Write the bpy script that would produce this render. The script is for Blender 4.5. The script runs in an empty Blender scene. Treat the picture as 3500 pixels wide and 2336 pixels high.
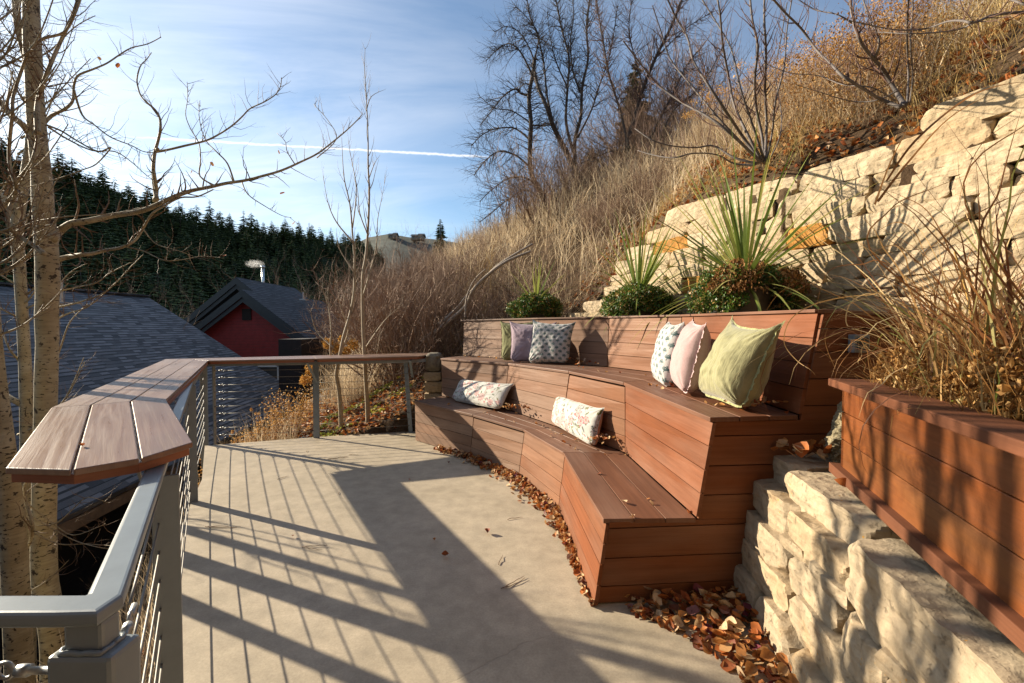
import bpy, bmesh, math, random
import numpy as np
from mathutils import Vector, Matrix, noise
V3 = Vector
scene = bpy.context.scene
COL = scene.collection
R = math.radians

# ------------------------------------------------------------------ camera
F, CX, CY, CAMZ = 1555.0, 1750.0, 1168.0, 1.5
PITCH = math.atan((CY - 1124.5) / F)
cam_d = bpy.data.cameras.new("camera")
cam_d.sensor_width = 36.0
cam_d.lens = F * 36.0 / 3500.0
cam_d.clip_start, cam_d.clip_end = 0.05, 3000
cam = bpy.data.objects.new("camera", cam_d)
COL.objects.link(cam)
cam.location = (0, 0, CAMZ)
cam.rotation_euler = (math.pi / 2 - PITCH, 0, 0)
scene.camera = cam

# ------------------------------------------------------------------ sky and sun
SUN_EL, SUN_TRAVEL = R(20.8), V3((0.913, -0.408, 0))
SUN_DIR = V3((-0.913 * math.cos(SUN_EL), 0.408 * math.cos(SUN_EL), math.sin(SUN_EL)))
world = bpy.data.worlds.new("World")
scene.world = world
world.use_nodes = True


def NT(tree):
    N, L = tree.nodes, tree.links

    def nd(t, ins=None, **kw):
        n = N.new(t)
        for k, v in kw.items():
            setattr(n, k, v)
        if ins:
            for k, v in ins.items():
                s = n.inputs[k]
                if isinstance(v, bpy.types.NodeSocket):
                    L.new(v, s)
                else:
                    s.default_value = v
        return n
    return nd


def ramp(nd, fac, stops, interp='LINEAR'):
    r = nd('ShaderNodeValToRGB', {0: fac})
    r.color_ramp.interpolation = interp
    e = r.color_ramp.elements
    while len(e) < len(stops):
        e.new(0.5)
    for i, (p, c) in enumerate(stops):
        e[i].position = p
        e[i].color = (c[0], c[1], c[2], 1) if not isinstance(c, (int, float)) else (c, c, c, 1)
    return r.outputs[0]


def mth(nd, op, a, b=0.0, c=0.0, clamp=False):
    n = nd('ShaderNodeMath', {0: a, 1: b, 2: c}, operation=op)
    n.use_clamp = clamp
    return n.outputs[0]


def mixc(nd, fac, a, b, bt='MIX'):
    n = nd('ShaderNodeMix', data_type='RGBA', blend_type=bt)
    for i, v in ((0, fac), (6, a), (7, b)):
        if isinstance(v, bpy.types.NodeSocket):
            n.id_data.links.new(v, n.inputs[i])
        else:
            n.inputs[i].default_value = (v if i == 0 else (v[0], v[1], v[2], 1))
    return n.outputs[2]


SKY_STRENGTH, SUN_STRENGTH, EXPOSURE = 0.056, 5.0, 1.22
nt = world.node_tree
for n in list(nt.nodes):
    nt.nodes.remove(n)
nd = NT(nt)
sky = nd('ShaderNodeTexSky', sky_type='NISHITA')
sky.sun_disc = False
sky.sun_elevation = SUN_EL
sky.sun_rotation = math.atan2(SUN_DIR.x, SUN_DIR.y)
sky.altitude = 600
sky.air_density, sky.dust_density, sky.ozone_density = 1.0, 0.9, 1.2
tc = nd('ShaderNodeTexCoord')
dirv = tc.outputs['Generated']
sep = nd('ShaderNodeSeparateXYZ', {0: dirv})
zc = mth(nd, 'MAXIMUM', mth(nd, 'ADD', sep.outputs[2], 0.12), 0.03)
px_ = mth(nd, 'DIVIDE', sep.outputs[0], zc)
py_ = mth(nd, 'DIVIDE', sep.outputs[1], zc)
pv = nd('ShaderNodeCombineXYZ', {0: px_, 1: py_, 2: 0.0}).outputs[0]
mp = nd('ShaderNodeMapping', {0: pv, 2: (0, 0, R(20)), 3: (0.30, 1.0, 1)})
n1 = nd('ShaderNodeTexNoise', {'Vector': mp.outputs[0], 'Scale': 1.6, 'Detail': 9.0, 'Roughness': 0.60, 'Distortion': 1.2})
mp2 = nd('ShaderNodeMapping', {0: pv, 3: (0.5, 0.5, 1)})
n2 = nd('ShaderNodeTexNoise', {'Vector': mp2.outputs[0], 'Scale': 0.9, 'Detail': 4.0})
cov = nd('ShaderNodeMapRange', {0: n1.outputs[0], 1: 0.30, 2: 0.80, 3: 0.12, 4: 1.0})
cov2 = nd('ShaderNodeMapRange', {0: n2.outputs[0], 1: 0.30, 2: 0.65, 3: 0.7, 4: 1.0})
dots = nd('ShaderNodeVectorMath', {0: dirv, 1: tuple(SUN_DIR)}, operation='DOT_PRODUCT').outputs['Value']
toward = nd('ShaderNodeMapRange', {0: dots, 1: 0.45, 2: 0.985, 3: 0.24, 4: 1.0}, interpolation_type='SMOOTHSTEP').outputs[0]
cm = mth(nd, 'MULTIPLY', mth(nd, 'MULTIPLY', cov.outputs[0], cov2.outputs[0]), toward, clamp=True)
# contrail: a thin band along a great circle


def dir_px(px, py):
    fwd = V3((0, math.cos(PITCH), -math.sin(PITCH)))
    up = V3((0, math.sin(PITCH), math.cos(PITCH)))
    return (fwd + V3((1, 0, 0)) * ((px - CX) / F) + up * (-(py - CY) / F))


ca, cb = dir_px(430, 468).normalized(), dir_px(1640, 536).normalized()
cn = ca.cross(cb).normalized()
wob = nd('ShaderNodeTexNoise', {'Vector': dirv, 'Scale': 60.0, 'Detail': 5.0})
dn = nd('ShaderNodeVectorMath', {0: dirv, 1: tuple(cn)}, operation='DOT_PRODUCT').outputs['Value']
dn = mth(nd, 'ADD', dn, mth(nd, 'MULTIPLY', mth(nd, 'SUBTRACT', wob.outputs[0], 0.5), 0.006))
band = nd('ShaderNodeMapRange', {0: mth(nd, 'ABSOLUTE', dn), 1: 0.0004, 2: 0.0036, 3: 1.0, 4: 0.0}).outputs[0]
fx = nd('ShaderNodeMapRange', {0: mth(nd, 'DIVIDE', sep.outputs[0], mth(nd, 'MAXIMUM', sep.outputs[1], 0.01)), 1: -0.03, 2: -0.5, 3: 0.0, 4: 1.0}).outputs[0]
fx2 = nd('ShaderNodeMapRange', {0: mth(nd, 'DIVIDE', sep.outputs[0], mth(nd, 'MAXIMUM', sep.outputs[1], 0.01)), 1: -0.92, 2: -0.72, 3: 0.0, 4: 1.0}).outputs[0]
fy = mth(nd, 'GREATER_THAN', sep.outputs[1], 0.2)
fx = nd('ShaderNodeMapRange', {0: fx, 1: 0.0, 2: 0.12, 3: 0.0, 4: 1.0}).outputs[0]
tr = mth(nd, 'MULTIPLY', mth(nd, 'MULTIPLY', band, mth(nd, 'MULTIPLY', fx, fx2)), mth(nd, 'MULTIPLY', fy, 0.85))
cloud_all = mth(nd, 'MAXIMUM', mth(nd, 'MULTIPLY', cm, 0.95), tr)
CLOUD_V = nd('ShaderNodeMapRange', {0: toward, 1: 0.1, 2: 1.0, 3: 9.0, 4: 11.0}).outputs[0]
cc = nd('ShaderNodeCombineXYZ', {0: CLOUD_V, 1: mth(nd, 'MULTIPLY', CLOUD_V, 1.01), 2: mth(nd, 'MULTIPLY', CLOUD_V, 1.05)}).outputs[0]
skyb = mixc(nd, 1.0, sky.outputs[0], (1.05, 1.28, 1.40), 'MULTIPLY')
skyc = mixc(nd, cloud_all, skyb, cc)
bg = nd('ShaderNodeBackground', {0: skyc, 1: SKY_STRENGTH})
wo = nd('ShaderNodeOutputWorld', {0: bg.outputs[0]})

sun_d = bpy.data.lights.new("sun", 'SUN')
sun_d.energy = SUN_STRENGTH
sun_d.angle = R(0.5)
sun_d.color = (1.0, 0.87, 0.67)
sun = bpy.data.objects.new("sun", sun_d)
COL.objects.link(sun)
sun.rotation_euler = (-SUN_DIR).to_track_quat('-Z', 'Y').to_euler()
scene.view_settings.view_transform = 'Standard'
scene.view_settings.look = 'None'
scene.view_settings.gamma = 1.0
scene.view_settings.exposure = EXPOSURE


# ------------------------------------------------------------------ helpers
def at_z(px, py, z):
    d = dir_px(px, py)
    t = (z - CAMZ) / d.z
    return V3((0, 0, CAMZ)) + d * t


def at_y(px, py, y):
    d = dir_px(px, py)
    return V3((0, 0, CAMZ)) + d * (y / d.y)


def tag(o, label=None, cat=None, group=None, kind=None):
    if label:
        o['label'] = label
    if cat:
        o['category'] = cat
    if group:
        o['group'] = group
    if kind:
        o['kind'] = kind
    return o


def empty(name, loc, label, cat, group=None):
    o = bpy.data.objects.new(name, None)
    o.empty_display_size = 0.1
    COL.objects.link(o)
    o.location = loc
    return tag(o, label, cat, group)


def copy_tree(o, parent=None):
    c = o.copy()
    COL.objects.link(c)
    c.parent = parent
    for ch in list(o.children):
        copy_tree(ch, c)
    return c


class MB:
    """collects faces; builds ONE mesh"""

    def __init__(s):
        s.v, s.f, s.uv, s.t, s.m = [], [], [], [], []

    def face(s, pts, uv=None, t=0.5, m=0):
        b = len(s.v)
        s.v.extend([tuple(p) for p in pts])
        s.f.append(tuple(range(b, b + len(pts))))
        s.uv.append(uv or [(0, 0)] * len(pts))
        s.t.append(t)
        s.m.append(m)

    def prism(s, A, B, C, D, th, t=0.5, m=0, uo=None):
        """front quad A B C D (AB along the grain), extruded by vector th"""
        A, B, C, D, th = map(V3, (A, B, C, D, th))
        if uo is None:
            uo = (random.random() * 50, random.random() * 50)
        L = (B - A).length
        W = (D - A).length
        ax = (B - A).normalized()
        b = len(s.v)
        P = [A, B, C, D, A + th, B + th, C + th, D + th]
        s.v.extend([tuple(p) for p in P])
        T = th.length

        def U(p, w):
            return (uo[0] + (p - A).dot(ax), uo[1] + w)
        for idx, ws in (((0, 1, 2, 3), (0, 0, W, W)), ((7, 6, 5, 4), (W, W, 0, 0)), ((1, 0, 4, 5), (0, 0, -T, -T)),
                        ((3, 2, 6, 7), (W, W, W + T, W + T)), ((0, 3, 7, 4), (0, W, W, 0)), ((2, 1, 5, 6), (W, 0, 0, W))):
            s.f.append(tuple(b + i for i in idx))
            s.uv.append([U(P[i], w) for i, w in zip(idx, ws)])
            s.t.append(t)
            s.m.append(m)

    def box(s, c, sx, sy, sz, rot=0.0, t=0.5, m=0):
        c = V3(c)
        ux = V3((math.cos(rot), math.sin(rot), 0)) * sx / 2
        uy = V3((-math.sin(rot), math.cos(rot), 0)) * sy / 2
        z = V3((0, 0, sz / 2))
        s.prism(c - ux - uy - z, c + ux - uy - z, c + ux - uy + z, c - ux - uy + z, uy * 2, t, m)

    def bar(s, a, b, w, h, up=(0, 0, 1), t=0.5, m=0):
        a, b = V3(a), V3(b)
        d = (b - a).normalized()
        side = d.cross(V3(up)).normalized()
        u = side.cross(d).normalized()
        s.prism(a - side * w / 2 - u * h / 2, b - side * w / 2 - u * h / 2, b - side * w / 2 + u * h / 2, a - side * w / 2 + u * h / 2, side * w, t, m)

    def tube(s, pts, rad, n=6, t=0.5, m=0, cap=True):
        pts = [V3(p) for p in pts]
        if isinstance(rad, (int, float)):
            rad = [rad] * len(pts)
        tg = []
        for i in range(len(pts)):
            a, b = pts[max(i - 1, 0)], pts[min(i + 1, len(pts) - 1)]
            d = (b - a)
            tg.append(d.normalized() if d.length > 1e-9 else V3((0, 0, 1)))
        x = tg[0].orthogonal().normalized()
        base = len(s.v)
        vl = 0
        vls = []
        for i, p in enumerate(pts):
            if i:
                vl += (p - pts[i - 1]).length
                x = (x - tg[i] * x.dot(tg[i]))
                x = x.normalized() if x.length > 1e-6 else tg[i].orthogonal().normalized()
            y = tg[i].cross(x)
            vls.append(vl)
            r = rad[i]
            for k in range(n):
                a = 2 * math.pi * k / n
                q = p + (x * math.cos(a) + y * math.sin(a)) * r
                s.v.append((q.x, q.y, q.z))
        for i in range(len(pts) - 1):
            for k in range(n):
                k2 = (k + 1) % n
                s.f.append((base + i * n + k, base + i * n + k2, base + (i + 1) * n + k2, base + (i + 1) * n + k))
                s.uv.append([(k / n, vls[i]), ((k + 1) / n, vls[i]), ((k + 1) / n, vls[i + 1]), (k / n, vls[i + 1])])
                s.t.append(t)
                s.m.append(m)
        if cap and n > 3:
            for o, rev in ((base, True), (base + (len(pts) - 1) * n, False)):
                fc = [o + k for k in range(n)]
                if rev:
                    fc.reverse()
                s.f.append(tuple(fc))
                s.uv.append([(0, 0)] * n)
                s.t.append(t)
                s.m.append(m)

    def build(s, name, mats, parent=None, smooth=False, bevel=0.0, seg=2, origin=None):
        me = bpy.data.meshes.new(name)
        off = V3(origin) if origin is not None else V3((0, 0, 0))
        if parent is not None and origin is None:
            off = parent.matrix_basis.translation.copy()
            pp = parent.parent
            while pp is not None:
                off = off + pp.matrix_basis.translation
                pp = pp.parent
        vv = [(a - off.x, b - off.y, c - off.z) for a, b, c in s.v]
        me.from_pydata(vv, [], s.f)
        for mt in (mats if isinstance(mats, (list, tuple)) else [mats]):
            me.materials.append(mt)
        uvl = me.uv_layers.new(name="UVMap")
        flat = [c for u in s.uv for p in u for c in p]
        uvl.data.foreach_set('uv', flat)
        at = me.attributes.new('tint', 'FLOAT', 'FACE')
        at.data.foreach_set('value', s.t)
        me.polygons.foreach_set('material_index', s.m)
        if smooth:
            me.polygons.foreach_set('use_smooth', [True] * len(s.f))
        me.update()
        o = bpy.data.objects.new(name, me)
        COL.objects.link(o)
        if parent is not None:
            o.parent = parent
        elif origin is not None:
            o.location = off
        if bevel:
            b = o.modifiers.new('bevel', 'BEVEL')
            b.width = bevel
            b.segments = seg
            b.limit_method = 'ANGLE'
            b.angle_limit = R(40)
        return o


def npmesh(name, Vv, faces_per, nverts_per, tint, mats, parent=None, uv=None, smooth=False, midx=None):
    """Vv (N, nv, 3); faces_per: list of index tuples inside one element"""
    N = Vv.shape[0]
    me = bpy.data.meshes.new(name)
    off = np.zeros(3)
    if parent is not None:
        off = np.array(parent.location)
    co = (Vv.reshape(-1, 3) - off).astype(np.float32)
    me.vertices.add(len(co))
    me.vertices.foreach_set('co', co.ravel())
    k = len(faces_per)
    lens = np.array([len(f) for f in faces_per])
    allidx = np.concatenate([np.array(f) for f in faces_per])
    loops = (allidx[None, :] + (np.arange(N) * nverts_per)[:, None]).ravel()
    me.loops.add(len(loops))
    me.loops.foreach_set('vertex_index', loops.astype(np.int32))
    totals = np.tile(lens, N)
    starts = np.concatenate([[0], np.cumsum(totals)[:-1]])
    me.polygons.add(len(totals))
    me.polygons.foreach_set('loop_start', starts.astype(np.int32))
    me.polygons.foreach_set('loop_total', totals.astype(np.int32))
    if smooth:
        me.polygons.foreach_set('use_smooth', np.ones(len(totals), dtype=bool))
    for mt in (mats if isinstance(mats, (list, tuple)) else [mats]):
        me.materials.append(mt)
    if midx is not None:
        me.polygons.foreach_set('material_index', np.repeat(midx, k).astype(np.int32))
    me.update(calc_edges=True)
    at = me.attributes.new('tint', 'FLOAT', 'FACE')
    at.data.foreach_set('value', np.repeat(tint, k).astype(np.float32))
    o = bpy.data.objects.new(name, me)
    COL.objects.link(o)
    if parent is not None:
        o.parent = parent
    return o


def blades(base, az, length, width, lean0, curl, K, rs, tint, name, mats, parent=None, twist=0.0, kink=0.0):
    """arching blades. base (N,3), az heading, lean0 start angle off vertical, curl extra angle over the length"""
    N = len(base)
    t = np.linspace(0, 1, K + 1)
    ang = lean0[:, None] + curl[:, None] * t[None, :] ** 1.3
    if kink:
        ang = ang + np.cumsum(rs.normal(0, kink, (N, K + 1)), axis=1)
    seg = length[:, None] / K
    h = np.sin(ang) * seg
    vz = np.cos(ang) * seg
    H = np.concatenate([np.zeros((N, 1)), np.cumsum(h[:, 1:], 1)], 1)
    Z = np.concatenate([np.zeros((N, 1)), np.cumsum(vz[:, 1:], 1)], 1)
    azk = az[:, None] + (np.cumsum(rs.normal(0, kink, (N, K + 1)), axis=1) if kink else 0)
    X = base[:, 0:1] + H * np.cos(azk)
    Y = base[:, 1:2] + H * np.sin(azk)
    Zz = base[:, 2:3] + Z
    w = width[:, None] * np.clip(1.0 - t[None, :] ** 2.2, 0.04, 1) * np.clip(0.45 + t[None, :] * 3, 0, 1) / 2
    sa = az[:, None] + math.pi / 2 + (rs.uniform(-1, 1, N)[:, None] * twist) * t[None, :] + rs.uniform(-0.6, 0.6, N)[:, None]
    sx, sy = np.cos(sa) * w, np.sin(sa) * w
    Vv = np.empty((N, 2 * (K + 1), 3))
    Vv[:, 0::2, 0], Vv[:, 0::2, 1], Vv[:, 0::2, 2] = X - sx, Y - sy, Zz
    Vv[:, 1::2, 0], Vv[:, 1::2, 1], Vv[:, 1::2, 2] = X + sx, Y + sy, Zz
    fc = [(2 * i, 2 * i + 1, 2 * i + 3, 2 * i + 2) for i in range(K)]
    return npmesh(name, Vv, fc, 2 * (K + 1), tint, mats, parent, smooth=True)


LEAF_ROWS = [(0.0, 0.06), (0.18, 0.62), (0.42, 1.0), (0.68, 0.78), (0.88, 0.34), (1.0, 0.03)]


def leaves(P, size, rs, tint, name, mats, parent=None, tilt=0.5, curl=0.5, rows=None, aspect=0.8, droop=None):
    rows = rows or LEAF_ROWS
    N = len(P)
    nr = len(rows)
    az = rs.uniform(0, 2 * math.pi, N)
    tl = rs.normal(0, tilt, N)
    rl = rs.normal(0, tilt, N)
    if droop is not None:
        tl = tl - droop
    cu = rs.uniform(-0.3, 1.0, N) * curl
    fo = rs.uniform(-0.1, 1.0, N) * curl
    Vv = np.empty((N, nr * 3, 3))
    ca_, sa_ = np.cos(az), np.sin(az)
    ct, st = np.cos(tl), np.sin(tl)
    cr, sr = np.cos(rl), np.sin(rl)
    # local axes
    fx_ = np.stack([ca_ * ct, sa_ * ct, st], 1)
    sx_ = np.stack([-sa_ * cr, ca_ * cr, sr], 1)
    nx_ = np.cross(fx_, sx_)
    for i, (l, w) in enumerate(rows):
        for j, sd in enumerate((-1, 0, 1)):
            lx = (l - 0.5) * size
            wy = sd * w * size * aspect * 0.5
            up = (abs(sd) * w * fo * 0.45 + ((l - 0.5) ** 2) * 1.3 * cu) * size
            Vv[:, i * 3 + j, :] = P + fx_ * lx[:, None] + sx_ * wy[:, None] + nx_ * up[:, None]
    fc = []
    for i in range(nr - 1):
        for j in range(2):
            a = i * 3 + j
            fc.append((a, a + 1, a + 4, a + 3))
    return npmesh(name, Vv, fc, nr * 3, tint, mats, parent, smooth=True)


ROWS_S = [(0.0, 0.08), (0.45, 1.0), (1.0, 0.05)]


# ------------------------------------------------------------------ materials
def material(name):
    m = bpy.data.materials.new(name)
    m.use_nodes = True
    t = m.node_tree
    for n in list(t.nodes):
        t.nodes.remove(n)
    return m, NT(t)


def finish(nd, color, rough=0.6, bump=None, bstr=0.3, bdist=0.01, metal=0.0, spec=0.5, trans=0.0, alpha=None, coat=0.0):
    p = nd('ShaderNodeBsdfPrincipled', {'Roughness': rough, 'Metallic': metal, 'Specular IOR Level': spec, 'Coat Weight': coat})
    T = p.id_data
    if isinstance(color, bpy.types.NodeSocket):
        T.links.new(color, p.inputs['Base Color'])
    else:
        p.inputs['Base Color'].default_value = (color[0], color[1], color[2], 1)
    out = p.outputs[0]
    nrm = None
    if bump is not None:
        b = nd('ShaderNodeBump', {'Height': bump, 'Strength': bstr, 'Distance': bdist})
        nrm = b.outputs[0]
        T.links.new(nrm, p.inputs['Normal'])
    if trans > 0:
        tr_ = nd('ShaderNodeBsdfTranslucent')
        if isinstance(color, bpy.types.NodeSocket):
            T.links.new(color, tr_.inputs[0])
        else:
            tr_.inputs[0].default_value = (color[0], color[1], color[2], 1)
        mx = nd('ShaderNodeMixShader', {0: trans})
        T.links.new(out, mx.inputs[1])
        T.links.new(tr_.outputs[0], mx.inputs[2])
        out = mx.outputs[0]
    o = nd('ShaderNodeOutputMaterial')
    T.links.new(out, o.inputs[0])


def tint_of(nd):
    return nd('ShaderNodeAttribute', attribute_name='tint').outputs['Fac']


def noise_(nd, vec, scale, detail=4.0, rough=0.55, dist=0.0):
    return nd('ShaderNodeTexNoise', {'Vector': vec, 'Scale': scale, 'Detail': detail, 'Roughness': rough, 'Distortion': dist}).outputs[0]


def mat_wood(name, stops, rough=0.5, scale=1.0, knots=False, wear=(0.34, 0.26, 0.20), wear_amt=0.30, spec=0.4):
    """tint picks along stops; grain follows the UV's u axis"""
    m, nd = material(name)
    uv = nd('ShaderNodeUVMap').outputs[0]
    ti = tint_of(nd)
    base = ramp(nd, ti, stops)
    g1 = noise_(nd, nd('ShaderNodeMapping', {0: uv, 3: (1.4 * scale, 34 * scale, 1)}).outputs[0], 1.0, 7, 0.6, 0.6)
    g2 = noise_(nd, nd('ShaderNodeMapping', {0: uv, 3: (7 * scale, 190 * scale, 1)}).outputs[0], 1.0, 4, 0.6)
    g3 = noise_(nd, nd('ShaderNodeMapping', {0: uv, 3: (0.9, 3.5, 1)}).outputs[0], 1.0, 4, 0.5)
    f = mth(nd, 'ADD', mth(nd, 'MULTIPLY', g1, 0.65), mth(nd, 'MULTIPLY', g2, 0.35))
    dk = ramp(nd, f, [(0.30, 0.74), (0.5, 0.96), (0.7, 1.13)])
    c = mixc(nd, 1.0, base, dk, 'MULTIPLY')
    wm = nd('ShaderNodeMapRange', {0: g3, 1: 0.45, 2: 0.85, 3: 0.0, 4: wear_amt}).outputs[0]
    c = mixc(nd, wm, c, mixc(nd, 1.0, wear, dk, 'MULTIPLY'))
    big = noise_(nd, uv, 1.3, 3)
    c = mixc(nd, 1.0, c, ramp(nd, big, [(0.3, 0.78), (0.7, 1.15)]), 'MULTIPLY')
    bmp = f
    if knots:
        vv = nd('ShaderNodeMapping', {0: uv, 3: (2.1, 5.5, 1)}).outputs[0]
        vo = nd('ShaderNodeTexVoronoi', {'Vector': vv, 'Scale': 1.0, 'Randomness': 1.0})
        d = vo.outputs['Distance']
        wv = nd('ShaderNodeTexNoise', {'Vector': uv, 'Scale': 3.0}).outputs[0]
        rings = mth(nd, 'SINE', mth(nd, 'ADD', mth(nd, 'MULTIPLY', d, 85.0), mth(nd, 'MULTIPLY', wv, 14.0)))
        near = nd('ShaderNodeMapRange', {0: d, 1: 0.1, 2: 0.55, 3: 0.5, 4: 0.05}).outputs[0]
        rf = mth(nd, 'MULTIPLY', mth(nd, 'MULTIPLY', mth(nd, 'ADD', rings, 1.0), 0.5), near)
        c = mixc(nd, rf, c, (0.10, 0.030, 0.012))
        kn = nd('ShaderNodeMapRange', {0: d, 1: 0.03, 2: 0.075, 3: 0.85, 4: 0.0}).outputs[0]
        c = mixc(nd, kn, c, (0.035, 0.012, 0.006))
    finish(nd, c, ramp(nd, g1, [(0.3, rough + 0.15), (0.7, rough - 0.08)]), bmp, 0.35, 0.004, spec=spec)
    return m


def mat_flat(name, col, rough=0.6, metal=0.0, nscale=20.0, namt=0.15, bstr=0.1, spec=0.5):
    m, nd = material(name)
    g = nd('ShaderNodeNewGeometry').outputs['Position']
    n = noise_(nd, g, nscale, 6, 0.65)
    c = mixc(nd, 1.0, col, ramp(nd, n, [(0.3, 1 - namt), (0.7, 1 + namt)]), 'MULTIPLY')
    finish(nd, c, rough, n, bstr, 0.004, metal, spec)
    return m


def mat_tint(name, stops, rough=0.75, trans=0.0, interp='LINEAR', nscale=6.0, namt=0.2, spec=0.3):
    m, nd = material(name)
    c = ramp(nd, tint_of(nd), stops, interp)
    if namt:
        g = nd('ShaderNodeNewGeometry').outputs['Position']
        n = noise_(nd, g, nscale, 3)
        c = mixc(nd, 1.0, c, ramp(nd, n, [(0.3, 1 - namt), (0.7, 1 + namt)]), 'MULTIPLY')
    finish(nd, c, rough, trans=trans, spec=spec)
    return m


M_BENCH = mat_wood('bench_hardwood', [(0, (0.225, 0.135, 0.088)), (0.35, (0.21, 0.104, 0.056)), (0.7, (0.19, 0.068, 0.024)), (1, (0.17, 0.050, 0.015))], rough=0.62, spec=0.2)
M_SEAT = mat_wood('seat_hardwood', [(0, (0.185, 0.108, 0.072)), (0.5, (0.165, 0.076, 0.043)), (1, (0.145, 0.055, 0.025))], rough=0.5, spec=0.3, wear=(0.36, 0.24, 0.18), wear_amt=0.3)
M_COUNTER = mat_wood('counter_hardwood', [(0, (0.25, 0.155, 0.105)), (1, (0.20, 0.105, 0.065))], rough=0.33, wear=(0.42, 0.33, 0.28), wear_amt=0.5, spec=0.6)
M_SKIRT = mat_wood('counter_edge_hardwood', [(0, (0.26, 0.10, 0.055)), (1, (0.28, 0.095, 0.045))], rough=0.42, wear_amt=0.1)
M_PLANTER = mat_wood('planter_cedar', [(0, (0.155, 0.042, 0.011)), (1, (0.195, 0.056, 0.013))], rough=0.42, scale=0.8, knots=True, wear=(0.12, 0.075, 0.03), wear_amt=0.6)
M_RIM = mat_wood('planter_rim_cedar', [(0, (0.115, 0.042, 0.020)), (1, (0.15, 0.056, 0.025))], rough=0.65, spec=0.2, scale=0.9, wear=(0.2, 0.09, 0.06), wear_amt=0.3)
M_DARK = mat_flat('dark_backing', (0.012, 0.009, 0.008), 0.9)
M_STEEL = mat_flat('painted_steel', (0.185, 0.215, 0.235), 0.34, 0.0, 14, 0.08, 0.12, 0.6)
M_CABLE = mat_flat('steel_cable', (0.20, 0.19, 0.17), 0.55, 0.3, 300, 0.2, 0.1)
M_FITTING = mat_flat('galvanized_fitting', (0.35, 0.35, 0.34), 0.45, 0.7, 60, 0.2, 0.1)


def mat_concrete():
    m, nd = material('concrete')
    g = nd('ShaderNodeNewGeometry').outputs['Position']
    n1 = noise_(nd, g, 1.1, 6, 0.6, 0.3)
    n2 = noise_(nd, g, 7.0, 8, 0.7)
    n3 = noise_(nd, g, 90.0, 5, 0.8)
    c = ramp(nd, n1, [(0.25, (0.33, 0.275, 0.195)), (0.5, (0.40, 0.335, 0.243)), (0.75, (0.46, 0.385, 0.285))])
    c = mixc(nd, 1.0, c, ramp(nd, n2, [(0.3, 0.78), (0.7, 1.17)]), 'MULTIPLY')
    c = mixc(nd, 1.0, c, ramp(nd, n3, [(0.3, 0.80), (0.7, 1.14)]), 'MULTIPLY')
    # scuffs
    sc = noise_(nd, nd('ShaderNodeMapping', {0: g, 2: (0, 0, 0.6), 3: (3, 26, 1)}).outputs[0], 1.0, 6, 0.75)
    c = mixc(nd, nd('ShaderNodeMapRange', {0: sc, 1: 0.62, 2: 0.75, 3: 0.0, 4: 0.30}).outputs[0], c, (0.55, 0.48, 0.38))
    # hairline cracks
    wp = nd('ShaderNodeVectorMath', {0: g, 1: nd('ShaderNodeVectorMath', {0: nd('ShaderNodeTexNoise', {'Vector': g, 'Scale': 2.2, 'Detail': 6.0}).outputs[1], 3: 0.22}, operation='SCALE').outputs[0]}, operation='ADD').outputs[0]
    vo = nd('ShaderNodeTexVoronoi', {'Vector': wp, 'Scale': 0.30}, feature='DISTANCE_TO_EDGE')
    cr = nd('ShaderNodeMapRange', {0: vo.outputs['Distance'], 1: 0.0004, 2: 0.0014, 3: 0.45, 4: 0.0}).outputs[0]
    cr = mth(nd, 'MULTIPLY', cr, nd('ShaderNodeMapRange', {0: noise_(nd, g, 0.9, 2), 1: 0.45, 2: 0.6, 3: 0.0, 4: 0.8}).outputs[0])
    c = mixc(nd, cr, c, (0.16, 0.13, 0.095))
    vo2 = nd('ShaderNodeTexVoronoi', {'Vector': g, 'Scale': 26.0})
    sp = nd('ShaderNodeMapRange', {0: vo2.outputs['Distance'], 1: 0.03, 2: 0.08, 3: 0.45, 4: 0.0}).outputs[0]
    sp = mth(nd, 'MULTIPLY', sp, mth(nd, 'GREATER_THAN', noise_(nd, g, 3.0), 0.56))
    c = mixc(nd, sp, c, (0.14, 0.115, 0.085))
    hb = mth(nd, 'ADD', mth(nd, 'MULTIPLY', n2, 0.6), mth(nd, 'MULTIPLY', n3, 0.3))
    hb = mth(nd, 'SUBTRACT', hb, cr)
    finish(nd, c, 0.62, hb, 0.45, 0.006, spec=0.35)
    return m


M_CONC = mat_concrete()


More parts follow.
